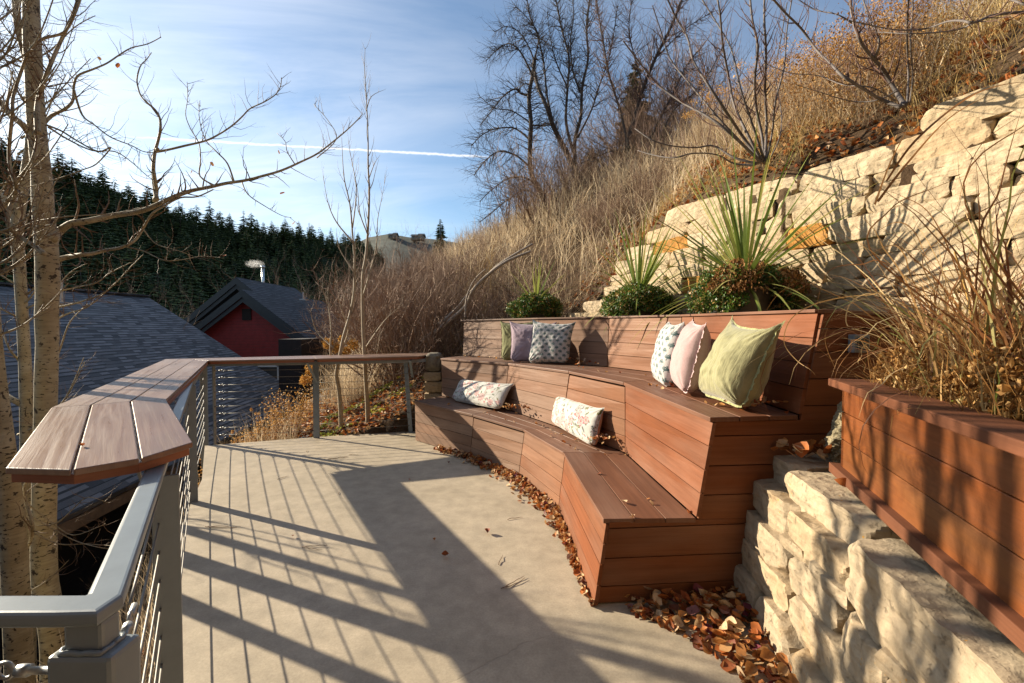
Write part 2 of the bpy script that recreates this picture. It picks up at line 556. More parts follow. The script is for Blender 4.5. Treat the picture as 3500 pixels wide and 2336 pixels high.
def mat_stone(name, stops, spots=False, bs=0.7, sc=1.0, stain=(0.50, 0.27, 0.08), stain_amt=0.55):
    m, nd = material(name)
    g = nd('ShaderNodeNewGeometry').outputs['Position']
    c = ramp(nd, tint_of(nd), stops)
    n1 = noise_(nd, g, 3.5 * sc, 7, 0.65, 0.4)
    n2 = noise_(nd, g, 22 * sc, 7, 0.7)
    st = noise_(nd, nd('ShaderNodeMapping', {0: g, 3: (2.0, 2.0, 22)}).outputs[0], 1.0 * sc, 6, 0.6, 0.8)
    c = mixc(nd, 1.0, c, ramp(nd, n2, [(0.3, 0.82), (0.7, 1.14)]), 'MULTIPLY')
    c = mixc(nd, nd('ShaderNodeMapRange', {0: n1, 1: 0.54, 2: 0.72, 3: 0.0, 4: stain_amt}).outputs[0], c, stain)
    c = mixc(nd, 1.0, c, ramp(nd, st, [(0.3, 0.84), (0.6, 1.08)]), 'MULTIPLY')
    if spots:
        vo = nd('ShaderNodeTexVoronoi', {'Vector': g, 'Scale': 34.0})
        s = nd('ShaderNodeMapRange', {0: vo.outputs['Distance'], 1: 0.10, 2: 0.17, 3: 0.9, 4: 0.0}).outputs[0]
        s = mth(nd, 'MULTIPLY', s, mth(nd, 'GREATER_THAN', noise_(nd, g, 3.3, 2), 0.56))
        s = mth(nd, 'MULTIPLY', s, mth(nd, 'GREATER_THAN', nd('ShaderNodeSeparateXYZ', {0: vo.outputs['Color']}).outputs[0], 0.55))
        c = mixc(nd, s, c, (0.48, 0.24, 0.03))
    gd = nd('ShaderNodeVectorMath', {0: g, 1: nd('ShaderNodeVectorMath', {0: nd('ShaderNodeTexNoise', {'Vector': g, 'Scale': 9.0 * sc, 'Detail': 4.0}).outputs[1], 3: 0.10 / sc}, operation='SCALE').outputs[0]}, operation='ADD').outputs[0]
    vc = nd('ShaderNodeTexVoronoi', {'Vector': nd('ShaderNodeMapping', {0: gd, 3: (1, 1, 1.9)}).outputs[0], 'Scale': 10.0 * sc}).outputs['Distance']
    pits = nd('ShaderNodeMapRange', {0: n2, 1: 0.32, 2: 0.40, 3: 0.6, 4: 0.0}).outputs[0]
    hb = mth(nd, 'ADD', mth(nd, 'MULTIPLY', n1, 0.5), mth(nd, 'ADD', mth(nd, 'MULTIPLY', n2, 0.35), mth(nd, 'MULTIPLY', st, 0.5)))
    hb = mth(nd, 'SUBTRACT', mth(nd, 'ADD', hb, mth(nd, 'MULTIPLY', vc, 0.7)), mth(nd, 'MULTIPLY', pits, 0.4))
    finish(nd, c, 0.85, hb, bs, 0.02, spec=0.25)
    return m


M_SAND = mat_stone('sandstone', [(0, (0.39, 0.30, 0.185)), (0.35, (0.45, 0.355, 0.235)), (0.7, (0.48, 0.385, 0.26)), (1, (0.41, 0.30, 0.18))], stain=(0.36, 0.21, 0.08), bs=0.9, stain_amt=0.3)
M_ORANGE = mat_stone('iron_stained_sandstone', [(0, (0.38, 0.17, 0.035)), (1, (0.42, 0.21, 0.05))], stain=(0.30, 0.22, 0.13), stain_amt=0.7)
M_ROCK = mat_stone('rough_sandstone', [(0, (0.32, 0.25, 0.165)), (0.5, (0.37, 0.295, 0.20)), (1, (0.36, 0.255, 0.14))], spots=True, sc=1.2, bs=0.8, stain=(0.30, 0.18, 0.07), stain_amt=0.55)
M_BOULDER = mat_stone('pitted_boulder', [(0, (0.30, 0.25, 0.155)), (1, (0.34, 0.28, 0.18))], sc=4.0, bs=1.0, stain=(0.12, 0.10, 0.06), stain_amt=0.8)


def mat_bark():
    m, nd = material('aspen_bark')
    uv = nd('ShaderNodeUVMap').outputs[0]
    g = nd('ShaderNodeNewGeometry').outputs['Position']
    n0 = noise_(nd, g, 6.0, 5)
    c = ramp(nd, n0, [(0.25, (0.27, 0.22, 0.13)), (0.5, (0.38, 0.325, 0.21)), (0.75, (0.48, 0.43, 0.32))])
    # angle must wrap: use sin/cos of u
    su = nd('ShaderNodeSeparateXYZ', {0: uv})
    ang = mth(nd, 'MULTIPLY', su.outputs[0], 2 * math.pi)
    cx = mth(nd, 'MULTIPLY', mth(nd, 'COSINE', ang), 0.5)
    sx = mth(nd, 'MULTIPLY', mth(nd, 'SINE', ang), 0.5)
    cv = nd('ShaderNodeCombineXYZ', {0: cx, 1: sx, 2: su.outputs[1]}).outputs[0]
    l1 = noise_(nd, nd('ShaderNodeMapping', {0: cv, 3: (3.6, 3.6, 62)}).outputs[0], 1.0, 3, 0.5)
    m1 = nd('ShaderNodeMapRange', {0: l1, 1: 0.615, 2: 0.64, 3: 0.0, 4: 0.9}).outputs[0]
    l2 = noise_(nd, nd('ShaderNodeMapping', {0: cv, 3: (1.6, 1.6, 8.5)}).outputs[0], 1.0, 6, 0.65, 0.4)
    m2 = nd('ShaderNodeMapRange', {0: l2, 1: 0.61, 2: 0.64, 3: 0.0, 4: 0.95}).outputs[0]
    l3 = noise_(nd, nd('ShaderNodeMapping', {0: cv, 3: (1.2, 1.2, 90)}).outputs[0], 1.0, 3, 0.5)
    c = mixc(nd, 1.0, c, ramp(nd, l3, [(0.35, 0.86), (0.65, 1.08)]), 'MULTIPLY')
    mk = mth(nd, 'MAXIMUM', m1, m2)
    c = mixc(nd, mk, c, (0.035, 0.026, 0.02))
    finish(nd, c, 0.7, mth(nd, 'SUBTRACT', l3, mk), 0.35, 0.006, spec=0.3)
    return m


M_BARK = mat_bark()
M_TWIG = mat_flat('aspen_twig_bark', (0.17, 0.105, 0.06), 0.7, 0, 30, 0.25)
M_TWIGP = mat_flat('pale_sapling_bark', (0.33, 0.26, 0.17), 0.7, 0, 20, 0.25)
M_GREYBARK = mat_flat('grey_shrub_bark', (0.12, 0.10, 0.09), 0.7, 0, 20, 0.25)
M_REDTWIG = mat_flat('reddish_twig', (0.12, 0.06, 0.042), 0.7, 0, 20, 0.25)
M_DARKBARK = mat_flat('dark_tree_bark', (0.055, 0.040, 0.031), 0.85, 0, 12, 0.35, 0.4)
M_BUSH = mat_tint('bare_bush_bark', [(0, (0.12, 0.075, 0.05)), (0.5, (0.22, 0.14, 0.095)), (1, (0.34, 0.235, 0.16))], 0.8)
M_DEADWOOD = mat_flat('weathered_dead_wood', (0.30, 0.25, 0.20), 0.85, 0, 25, 0.4, 0.4)
M_GRASS = mat_tint('dry_grass', [(0, (0.17, 0.105, 0.06)), (0.3, (0.38, 0.28, 0.17)), (0.7, (0.60, 0.48, 0.32)), (1, (0.72, 0.60, 0.42))], 0.8, 0.4)
M_GOLDGRASS = mat_tint('golden_bunch_grass', [(0, (0.30, 0.19, 0.07)), (0.5, (0.58, 0.41, 0.16)), (1, (0.72, 0.56, 0.27))], 0.8, 0.3)
M_LITTER = mat_tint('fallen_leaf', [(0, (0.10, 0.035, 0.018)), (0.18, (0.22, 0.055, 0.018)), (0.36, (0.40, 0.125, 0.03)), (0.55, (0.46, 0.22, 0.07)), (0.75, (0.52, 0.34, 0.17)), (0.92, (0.62, 0.46, 0.28)), (1, (0.16, 0.035, 0.05))], 0.6, 0.25, nscale=40)
M_SPIKE = mat_tint('spike_leaf', [(0, (0.07, 0.13, 0.022)), (0.5, (0.16, 0.22, 0.04)), (0.85, (0.30, 0.32, 0.08)), (1, (0.42, 0.38, 0.12))], 0.45, 0.3, spec=0.5)
M_TRAIL = mat_tint('trailing_foliage', [(0, (0.03, 0.07, 0.014)), (0.5, (0.085, 0.165, 0.022)), (0.8, (0.17, 0.25, 0.04)), (0.88, (0.40, 0.23, 0.07)), (1, (0.46, 0.27, 0.10))], 0.45, 0.25, spec=0.5)
M_WITHER = mat_tint('withered_foliage', [(0, (0.16, 0.07, 0.025)), (0.6, (0.36, 0.18, 0.06)), (1, (0.46, 0.28, 0.12))], 0.7, 0.3)
M_PETAL = mat_flat('white_petal', (0.75, 0.75, 0.7), 0.6)
M_ORNGRASS = mat_tint('ornamental_grass_blade', [(0, (0.16, 0.055, 0.03)), (0.3, (0.34, 0.155, 0.05)), (0.6, (0.50, 0.32, 0.13)), (0.85, (0.60, 0.46, 0.24)), (1, (0.25, 0.28, 0.06))], 0.55, 0.3, spec=0.4)
M_PEREN = mat_tint('dried_perennial', [(0, (0.12, 0.055, 0.02)), (0.3, (0.34, 0.165, 0.045)), (0.65, (0.52, 0.30, 0.10)), (0.93, (0.60, 0.42, 0.2)), (1, (0.20, 0.26, 0.03))], 0.65, 0.3, nscale=50)
M_POT = mat_flat('taupe_ceramic', (0.20, 0.165, 0.13), 0.6, 0, 8, 0.1, 0.1)
M_SOIL = mat_flat('soil', (0.085, 0.052, 0.032), 0.95, 0, 18, 0.4, 0.8)
M_CONIFER = mat_tint('conifer_needles', [(0, (0.020, 0.036, 0.016)), (0.5, (0.050, 0.078, 0.026)), (1, (0.15, 0.165, 0.05))], 0.8, nscale=2.0, namt=0.3)
M_CONIFER2 = mat_tint('young_conifer_needles', [(0, (0.035, 0.055, 0.020)), (0.5, (0.075, 0.105, 0.030)), (1, (0.18, 0.19, 0.06))], 0.8, nscale=2.0, namt=0.3)
M_HEAD = mat_flat('shade_darkened_stone', (0.17, 0.145, 0.105), .9, 0, 25, .4, .5)  # stone colour darkened for the shade the carved head stands in
M_RABBIT = mat_tint('rabbitbrush_flowers', [(0, (0.42, 0.21, 0.04)), (1, (0.62, 0.37, 0.10))], 0.8, 0.2)


def mat_ground():
    m, nd = material('hillside_soil')
    g = nd('ShaderNodeNewGeometry').outputs['Position']
    n1 = noise_(nd, g, 0.8, 6, 0.6)
    n2 = noise_(nd, g, 14.0, 8, 0.75)
    c = ramp(nd, n1, [(0.3, (0.050, 0.030, 0.018)), (0.5, (0.085, 0.055, 0.032)), (0.7, (0.13, 0.088, 0.052))])
    c = mixc(nd, 1.0, c, ramp(nd, n2, [(0.3, 0.55), (0.7, 1.35)]), 'MULTIPLY')
    finish(nd, c, 0.95, n2, 0.8, 0.04, spec=0.1)
    return m


M_GROUND = mat_ground()
M_FARHILL = mat_flat('far_hillside', (0.07, 0.06, 0.04), 0.95, 0, 0.15, 0.5, 0.0, 0.1)
M_FOREST = mat_flat('forest_floor', (0.018, 0.022, 0.012), 0.95, 0, 0.3, 0.4, 0.0, 0.1)


def mat_shingle(name, dark, light, warm=0.0):
    m, nd = material(name)
    uv = nd('ShaderNodeUVMap').outputs[0]
    su = nd('ShaderNodeSeparateXYZ', {0: uv})
    # irregular tabs: jitter each course
    CH = 0.165
    row = mth(nd, 'FLOOR', mth(nd, 'DIVIDE', su.outputs[1], CH))
    fr = mth(nd, 'FRACT', mth(nd, 'DIVIDE', su.outputs[1], CH))
    wn = nd('ShaderNodeTexWhiteNoise', {'W': row}, noise_dimensions='1D').outputs['Value']
    uu = mth(nd, 'ADD', su.outputs[0], mth(nd, 'MULTIPLY', wn, 7.0))
    wob_ = nd('ShaderNodeTexNoise', {'Vector': nd('ShaderNodeCombineXYZ', {0: mth(nd, 'MULTIPLY', uu, 2.3), 1: mth(nd, 'MULTIPLY', row, 3.7)}).outputs[0], 'Scale': 1.0, 'Detail': 1.0}).outputs[0]
    uu = mth(nd, 'ADD', uu, mth(nd, 'MULTIPLY', wob_, 0.35))
    tab = mth(nd, 'DIVIDE', uu, 0.31)
    tid = mth(nd, 'FLOOR', tab)
    cell = nd('ShaderNodeTexWhiteNoise', {'Vector': nd('ShaderNodeCombineXYZ', {0: tid, 1: row}).outputs[0]}, noise_dimensions='2D').outputs['Value']
    c = ramp(nd, cell, [(0.0, dark), (0.45, tuple((a + b) / 2 for a, b in zip(dark, light))), (1.0, light)])
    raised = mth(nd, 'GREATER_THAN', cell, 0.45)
    # butt edge shadow line, painted as a dark band on every course
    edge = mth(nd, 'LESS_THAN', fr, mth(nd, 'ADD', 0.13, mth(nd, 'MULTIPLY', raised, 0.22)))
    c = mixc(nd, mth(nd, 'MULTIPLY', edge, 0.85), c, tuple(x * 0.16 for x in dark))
    g = nd('ShaderNodeNewGeometry').outputs['Position']
    gr = noise_(nd, g, 55.0, 4, 0.8)
    big = noise_(nd, g, 0.5, 4)
    c = mixc(nd, 1.0, c, ramp(nd, gr, [(0.3, 0.78), (0.7, 1.25)]), 'MULTIPLY')
    c = mixc(nd, 1.0, c, ramp(nd, big, [(0.3, 0.85), (0.7, 1.12)]), 'MULTIPLY')
    hgt = mth(nd, 'SUBTRACT', mth(nd, 'ADD', mth(nd, 'MULTIPLY', raised, 0.35), mth(nd, 'MULTIPLY', gr, 0.2)), mth(nd, 'MULTIPLY', fr, 0.7))
    finish(nd, c, 0.8, hgt, 0.6, 0.02, spec=0.35)
    return m


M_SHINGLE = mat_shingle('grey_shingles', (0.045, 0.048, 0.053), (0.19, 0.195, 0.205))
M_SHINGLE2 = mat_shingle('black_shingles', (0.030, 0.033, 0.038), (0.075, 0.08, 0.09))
M_FASCIA = mat_flat('stained_fascia', (0.21, 0.145, 0.085), 0.7, 0, 9, 0.25)
M_BLACKWOOD = mat_flat('charcoal_trim', (0.022, 0.026, 0.03), 0.6, 0, 6, 0.2)
M_NAVY = mat_flat('dark_siding', (0.012, 0.014, 0.018), 0.7, 0, 6, 0.2)


def mat_siding(name, col, pitch_):
    m, nd = material(name)
    g = nd('ShaderNodeNewGeometry').outputs['Position']
    z = nd('ShaderNodeSeparateXYZ', {0: g}).outputs[2]
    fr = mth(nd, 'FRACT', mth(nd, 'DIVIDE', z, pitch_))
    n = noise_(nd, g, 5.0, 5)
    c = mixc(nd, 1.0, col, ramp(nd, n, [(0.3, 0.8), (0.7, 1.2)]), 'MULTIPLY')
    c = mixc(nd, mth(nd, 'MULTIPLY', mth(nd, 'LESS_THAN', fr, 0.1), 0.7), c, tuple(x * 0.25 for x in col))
    finish(nd, c, 0.6, fr, 0.5, 0.03)
    return m


M_RED = mat_siding('red_lap_siding', (0.24, 0.020, 0.020), 0.13)
M_WHITE = mat_flat('white_trim', (0.6, 0.6, 0.58), 0.5)
M_GLASS = mat_flat('window_glass', (0.03, 0.04, 0.05), 0.08, 0.0, 1.0, 0.1, 0.0, 1.0)
M_PIPE = mat_flat('black_drain_pipe', (0.02, 0.022, 0.028), 0.45)
M_METAL = mat_flat('chimney_metal', (0.55, 0.56, 0.56), 0.3, 0.9)
M_BROWNWALL = mat_flat('brown_black_wall', (0.02, 0.013, 0.01), 0.8, 0, 5, 0.3)


def mat_fabric(name, weave=700.0, rough=0.9, bstr=0.5, rib=False):
    m, nd = material(name)
    col = nd('ShaderNodeAttribute', attribute_name='Col').outputs['Color']
    uv = nd('ShaderNodeUVMap').outputs[0]
    su = nd('ShaderNodeSeparateXYZ', {0: uv})
    a = mth(nd, 'SINE', mth(nd, 'MULTIPLY', su.outputs[0], weave))
    b = mth(nd, 'SINE', mth(nd, 'MULTIPLY', su.outputs[1], weave))
    w = mth(nd, 'MULTIPLY', a, b)
    n = noise_(nd, uv, 60.0, 5, 0.7)
    h = mth(nd, 'ADD', mth(nd, 'MULTIPLY', w, 0.2), n)
    if rib:
        r_ = noise_(nd, nd('ShaderNodeMapping', {0: uv, 3: (95, 9, 1)}).outputs[0], 1.0, 4, 0.6, 0.5)
        h = mth(nd, 'ADD', mth(nd, 'MULTIPLY', r_, 2.2), mth(nd, 'MULTIPLY', n, 0.5))
        col = mixc(nd, 1.0, col, ramp(nd, r_, [(0.35, 0.80), (0.6, 1.12)]), 'MULTIPLY')
    else:
        col = mixc(nd, 1.0, col, ramp(nd, n, [(0.3, 0.92), (0.7, 1.06)]), 'MULTIPLY')
    p = nd('ShaderNodeBsdfPrincipled', {'Base Color': col, 'Roughness': rough, 'Specular IOR Level': 0.15, 'Sheen Weight': 0.3})
    bp = nd('ShaderNodeBump', {'Height': h, 'Strength': bstr, 'Distance': 0.004})
    p.id_data.links.new(bp.outputs[0], p.inputs['Normal'])
    nd('ShaderNodeOutputMaterial', {0: p.outputs[0]})
    return m


M_FAB = mat_fabric('woven_linen')
M_FABRIB = mat_fabric('crinkled_cotton', rib=True)
# ================================================================== terrain
WALLPTS = [V3((0.95, 7.55, 0)), V3((1.75, 6.1, 0)), V3((2.6, 4.6, 0)), V3((3.6, 2.6, 0)), V3((4.2, 1.0, 0)), V3((4.5, -1.0, 0))]


def sq(x, y):
    s = 0.891 * (x - 2.6) + 0.454 * (y - 4.6)
    q = -0.454 * (x - 2.6) + 0.891 * (y - 4.6)
    return s, q


NATX = [-30, -14, -8, -7, -6, -5, -4.4, -3.9, -3.2, -2.5, -1.85, -1, 0, 0.4]
NATZ = [-5.5, -4.9, -4.0, -3.0, -1.9, -0.75, -0.32, -0.14, 0.08, 0.48, 0.92, 1.65, 2.65, 3.02]


def terr(x, y, rough=True):
    s, q = sq(x, y)
    if s <= 0.4:
        z = float(np.interp(s, NATX, NATZ))
    else:
        g = 5.0 * (1 - math.exp(-(s - 0.2) / 5.0))
        z = 2.86 + g + float(np.interp(q, [-2.2, -1.2, -.4], [.30, .16, 0]))
    if x < -4.5 and y > 2:
        z -= min(1.0 * (-4.5 - x), 5.0) * min(1.0, (y - 2) / 5)
    if rough:
        z += (noise.noise(V3((x * 0.5, y * 0.5, 3))) * 0.22 + noise.noise(V3((x * 1.9, y * 1.9, 7))) * 0.06)
    if q > 1.5:
        zw = float(np.interp(q, [1.5, 3.4, 5.0, 7.0, 9.0], [3.0, 1.62, 1.75, 2.6, 4.5]))
        if s > -2.2:
            z = min(z, zw + (s - .1) * (1.15 if s > .1 else .85))
    # man made cut: deck, bench and planting shelf stand in here
    if q < 3.6 and s < 0.22:
        z = min(z, -0.35)
    elif 3.6 <= q < 3.75 and s < 0.22 and s > -3.4:
        z = min(z, -0.35 + (z + 0.35) * (q - 3.6) / 0.15)
    if -4.25 < x < 1.5 and y < 7.0 and in_deck(x, y):
        z = min(z, -0.35)
    return z


DECK_PX = [(700, 1524), (1100, 1493), (1425, 1474)]
DECK = [at_z(px, py, 0) for px, py in DECK_PX] + [V3((-0.8, 6.75, 0)), V3((1.2, 5.5, 0)), V3((1.6, 2.6, 0)), V3((1.6, -6, 0)), V3((-0.6, -6, 0)), V3((-0.72, 0.66, 0))]
DECK += [V3((-1.15, 1.47, 0)), at_z(604, 1840, 0), at_z(656, 1713, 0), at_z(690, 1640, 0)]
DK = [(p.x, p.y) for p in DECK]


def in_deck(x, y, pad=0.15):
    ins = False
    n = len(DK)
    j = n - 1
    for i in range(n):
        xi, yi = DK[i]
        xj, yj = DK[j]
        if ((yi > y) != (yj > y)) and (x < (xj - xi) * (y - yi) / (yj - yi + 1e-12) + xi):
            ins = not ins
        j = i
    return ins


def grid_mesh(name, xs, ys, fn, mat, kind='structure'):
    V_, F_ = [], []
    nx, ny = len(xs), len(ys)
    for y in ys:
        for x in xs:
            V_.append((x, y, fn(x, y)))
    for j in range(ny - 1):
        for i in range(nx - 1):
            a = j * nx + i
            F_.append((a, a + 1, a + nx + 1, a + nx))
    me = bpy.data.meshes.new(name)
    me.from_pydata(V_, [], F_)
    me.polygons.foreach_set('use_smooth', [True] * len(F_))
    me.materials.append(mat)
    o = bpy.data.objects.new(name, me)
    COL.objects.link(o)
    tag(o, kind=kind)
    return o


xs = list(np.concatenate([np.arange(-60, -10, 2.0), np.arange(-10, 8, 0.16), np.arange(8, 60, 1.5)]))
ys = list(np.concatenate([np.arange(-12, -2, 1.0), np.arange(-2, 18, 0.16), np.arange(18, 110, 2.0)]))
grid_mesh('ground', xs, ys, terr, M_GROUND)

# concrete deck slab (thick, with a real edge)
mb = MB()
n = len(DECK)
top = [V3((p.x, p.y, 0)) for p in DECK]
mb.face(list(reversed(top)))
for i in range(n):
    a, b = top[i], top[(i + 1) % n]
    mb.face([a, b, b - V3((0, 0, 0.28)), a - V3((0, 0, 0.28))])
o = mb.build('concrete_deck', M_CONC)
tag(o, kind='structure')

# ================================================================== tiered bench
random.seed(5)


def PY(px, py, y):
    return at_y(px, py, y)


zs1 = [.537, .512, .488, .489, .475]
S = [PY(1414, 1370, 6.10), PY(1615, 1417.5, 5.25), PY(1787.5, 1467.5, 4.62), PY(1924, 1546, 3.74), PY(2061.5, 1775, 2.44)]
B = [at_z(1420, 1507, 0), at_z(1607, 1563, 0), at_z(1772, 1632, 0), at_z(1907, 1750, 0), at_z(2030, 2076, 0)]
J = [PY(1510, 1355, 6.5), V3((-.10, 5.62, .512)), V3((.50, 4.58, .49)), PY(2137, 1550, 3.70), PY(2380, 1772, 2.46)]
FT = [PY(1505, 1225, 6.55), PY(1735, 1242, 5.69), PY(1942, 1269, 4.64), PY(2130, 1307, 3.72), PY(2427, 1428, 2.46)]
K = [PY(1582, 1216, 7.14), V3((.34, 6.0, 1.068)), PY(2075, 1255, 5.24), PY(2325, 1285, 4.25), PY(2730, 1420, 2.52)]
C = [PY(1584, 1094, 7.22), PY(1840, 1087, 6.10), PY(2080, 1082, 5.36), PY(2327, 1076, 4.40), PY(2790, 1057, 2.56)]
bench = empty('tiered_bench', (0.6, 4.4, 0), 'curved two tier brown hardwood bench stepping round the concrete deck with a tall raked backrest', 'bench')


def lerp(a, b, t):
    return a + (b - a) * t


def outward(a, b):
    """horizontal unit normal pointing to the deck side of the run a->b (bench lies to the right going near)"""
    d = (b - a)
    d.z = 0
    d.normalize()
    nrm = V3((d.y, -d.x, 0))
    # deck is toward (-x,-y)
    if nrm.dot(V3((-1, -0.4, 0))) < 0:
        nrm = -nrm
    return nrm


SEGT = [0.05, 0.22, 0.5, 0.95]      # weathered grey far segments, redder near ones


def planked_face(name, b0, b1, t0, t1, rows, tnt, tilt_back, drop=0.0, fr=None):
    """raked face between bottom edge b0-b1 and top edge t0-t1, in rows of planks"""
    m = MB()
    nrm = outward(b0, b1)
    th = -nrm * 0.022
    gap = 0.0022
    H = (t0 - b0).length
    e = (b1 - b0).normalized() * 0.003
    for r in range(rows):
        f0, f1 = r / rows, (r + 1) / rows
        g = gap / H
        k = nrm * 0.003 * ((r % 2) * 0.4)
        step = nrm * 0.004
        m.prism(lerp(b0, t0, f0 + g) + e + k, lerp(b1, t1, f0 + g) - e + k, lerp(b1, t1, f1 - g) - e + k, lerp(b0, t0, f1 - g) + e + k, th,
                t=min(1, max(0, tnt + random.uniform(-.13, .13))))
    o = m.build(name, M_BENCH, bench, bevel=0.0018)
    return o


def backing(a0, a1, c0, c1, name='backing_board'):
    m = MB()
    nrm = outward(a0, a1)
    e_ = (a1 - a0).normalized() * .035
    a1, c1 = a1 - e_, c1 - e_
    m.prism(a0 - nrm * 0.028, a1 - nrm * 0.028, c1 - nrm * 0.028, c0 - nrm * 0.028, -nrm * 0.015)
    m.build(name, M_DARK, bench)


def seat_boards(f0, f1, k0, k1, tnt, lift=0.0, nb=3):
    m = MB()
    e = (f1 - f0).normalized() * 0.0025
    for j in range(nb):
        a, b = j / nb, (j + 1) / nb
        g = 0.004
        A_, B_ = lerp(f0, k0, a + g) + e, lerp(f1, k1, a + g) - e
        D_, C_ = lerp(f0, k0, b - g) + e, lerp(f1, k1, b - g) - e
        up = V3((0, 0, lift * (1 - j / nb)))
        up2 = V3((0, 0, lift * (1 - (j + 1) / nb)))
        m.prism(A_ + up, B_ + up, C_ + up2, D_ + up2, V3((0, 0, -0.026)), t=min(1, max(0, tnt + random.uniform(-.15, .15))))
    m.build('seat', M_SEAT, bench, bevel=0.003)
    mm = MB()
    z = V3((0, 0, -0.030))
    ax_ = (f1 - f0).normalized()
    k1 = k1 - ax_ * .06
    i0, i1 = lerp(f0, k0, .08), lerp(f1, k1, .08) - ax_ * .06
    mm.prism(i0 + z, i1 + z, k1 + z, k0 + z, V3((0, 0, -0.012)))
    mm.build('seat_underboard', M_DARK, bench)


for i in range(4):
    n_ = outward(B[i], B[i + 1])
    # tier 1 riser
    drop = 0.016 if i == 1 else 0.0
    t0 = S[i] - n_ * 0.018 - V3((0, 0, 0.028 + drop))
    t1 = S[i + 1] - n_ * 0.018 - V3((0, 0, 0.028 + drop))
    planked_face('front_panel', B[i] + V3((0, 0, .004)), B[i + 1] + V3((0, 0, .004)), t0, t1, 4 if i < 3 else 4, SEGT[i], 0)
    backing(B[i], B[i + 1], t0, t1)
    seat_boards(S[i], S[i + 1], J[i], J[i + 1], SEGT[i] * 0.9)
    drop = 0.014 if i == 2 else 0.0
    t0 = FT[i] - n_ * 0.018 - V3((0, 0, 0.028 + drop))
    t1 = FT[i + 1] - n_ * 0.018 - V3((0, 0, 0.028 + drop))
    planked_face('riser_panel', J[i] + V3((0, 0, .004)), J[i + 1] + V3((0, 0, .004)), t0, t1, 4, SEGT[i] + 0.05, 0)
    backing(J[i], J[i + 1], t0, t1)
    seat_boards(FT[i], FT[i + 1], K[i], K[i + 1], SEGT[i] * 0.9)
    t0 = C[i] - V3((0, 0, 0.022)) - n_ * 0.012
    t1 = C[i + 1] - V3((0, 0, 0.022)) - n_ * 0.012
    planked_face('backrest', K[i] + V3((0, 0, .004)), K[i + 1] + V3((0, 0, .004)), t0, t1, 4, SEGT[i] - 0.02 + (0.05 if i == 3 else 0), 0)
    backing(K[i], K[i + 1], t0, t1)
    m = MB()
    a, b = C[i] + n_ * 0.008, C[i + 1] + n_ * 0.008
    if i == 0:
        a = a + (C[0] - C[1]).normalized() * 0.06
    m.prism(a, b, C[i + 1] - n_ * 0.17, C[i] - n_ * 0.17, V3((0, 0, -0.02)), t=SEGT[i])
    m.build('back_cap', M_SEAT, bench, bevel=0.003)

# near end: planks following the stepped outline
EPY = 2.432


def endy(x):
    return EPY + 0.08 * (x - 0.44)


def xl(z):
    if z < 0.449:
        return lerp(B[4].x, S[4].x + .018, min(1, z / S[4].z)) + 0.020
    if z < 0.99:
        f = (z - J[4].z) / (FT[4].z - J[4].z)
        return lerp(J[4].x, FT[4].x + .018, f) + 0.020
    f = (z - K[4].z) / (C[4].z - K[4].z)
    return lerp(K[4].x, C[4].x + .012, f) + 0.020


m = MB()
rows = [0.006, .098, .252, .416, .449, .583, .745, .910, .990, 1.07, 1.22, 1.37, 1.50, 1.59]
for a, b in zip(rows[:-1], rows[1:]):
    ga = 0.0 if a in (.449, .99, 0.416 + 9) else 0.0025
    gb = 0.0 if b in (.449, .99) else 0.0025
    if a == .416:
        gb = 0.0
    z0, z1 = a + ga, b - gb
    x0, x1 = xl(z0 + .001), xl(z1 - .001)
    if a < .449:
        pass
    A_ = V3((x0, endy(x0), z0))
    D_ = V3((x1, endy(x1), z1))
    XR = 3.4
    m.prism(A_, V3((XR, endy(XR), z0)), V3((XR, endy(XR), z1)), D_, V3((0, 0.022, 0)), t=0.9 + random.uniform(-.1, .1))
# tier 1 part to the right of the riser between .449 and .99 is covered by the same rows
m.build('end_panel', M_BENCH, bench, bevel=0.0018)
m = MB()
m.prism(V3((0.5, endy(.5) + .03, 0)), V3((3.4, endy(3.4) + .03, 0)), V3((3.4, endy(3.4) + .03, .44)), V3((.55, endy(.5) + .03, .44)), V3((0, .02, 0)))
m.prism(V3((1.06, endy(1) + .03, .45)), V3((3.4, endy(3.4) + .03, .45)), V3((3.4, endy(3.4) + .03, .98)), V3((1.1, endy(1) + .03, .98)), V3((0, .02, 0)))
m.prism(V3((1.75, endy(1.7) + .03, .98)), V3((3.4, endy(3.4) + .03, .98)), V3((3.4, endy(3.4) + .03, 1.58)), V3((1.8, endy(1.7) + .03, 1.58)), V3((0, .02, 0)))
m.build('backing_board', M_DARK, bench)
# cap round the corner along the near end
m = MB()
zc_ = C[4].z
m.prism(V3((C[4].x - .01, 2.53, zc_ - .002)), V3((3.4, 2.63, zc_ - .06)), V3((3.4, 2.85, zc_ - .06)), V3((C[4].x + .16, 2.78, zc_ - .002)), V3((0, 0, -0.022)), t=0.9)
m.build('back_cap', M_SEAT, bench, bevel=0.003)
# wall light on the shaded end panel
m = MB()
wl = PY(2935, 1175, 2.52)
m.box(wl, .085, .05, .10)
m.box(wl + V3((0.0, -.03, 0)), .06, .012, .07, m=1)
o = m.build('step_light', [M_STEEL, M_GLASS], None, bevel=.004, origin=wl)
tag(o, 'small grey step light box fixed to the shaded end planks behind the planter', 'light')

# planting shelf behind the backrest
m = MB()
shelf = [V3((-0.55, 7.35, 1.5))] + [V3((c.x + .1, c.y + .05, 1.5)) for c in C[1:]] + [V3((3.6, 2.66, 1.5)), V3((4.3, 1.6, 1.5)), V3((3.9, 2.6, 1.5)), V3((2.9, 4.7, 1.5)), V3((2.0, 6.3, 1.5)), V3((1.15, 7.75, 1.5))]
m.face(shelf)
o = m.build('soil_bed', M_SOIL)
tag(o, kind='structure')


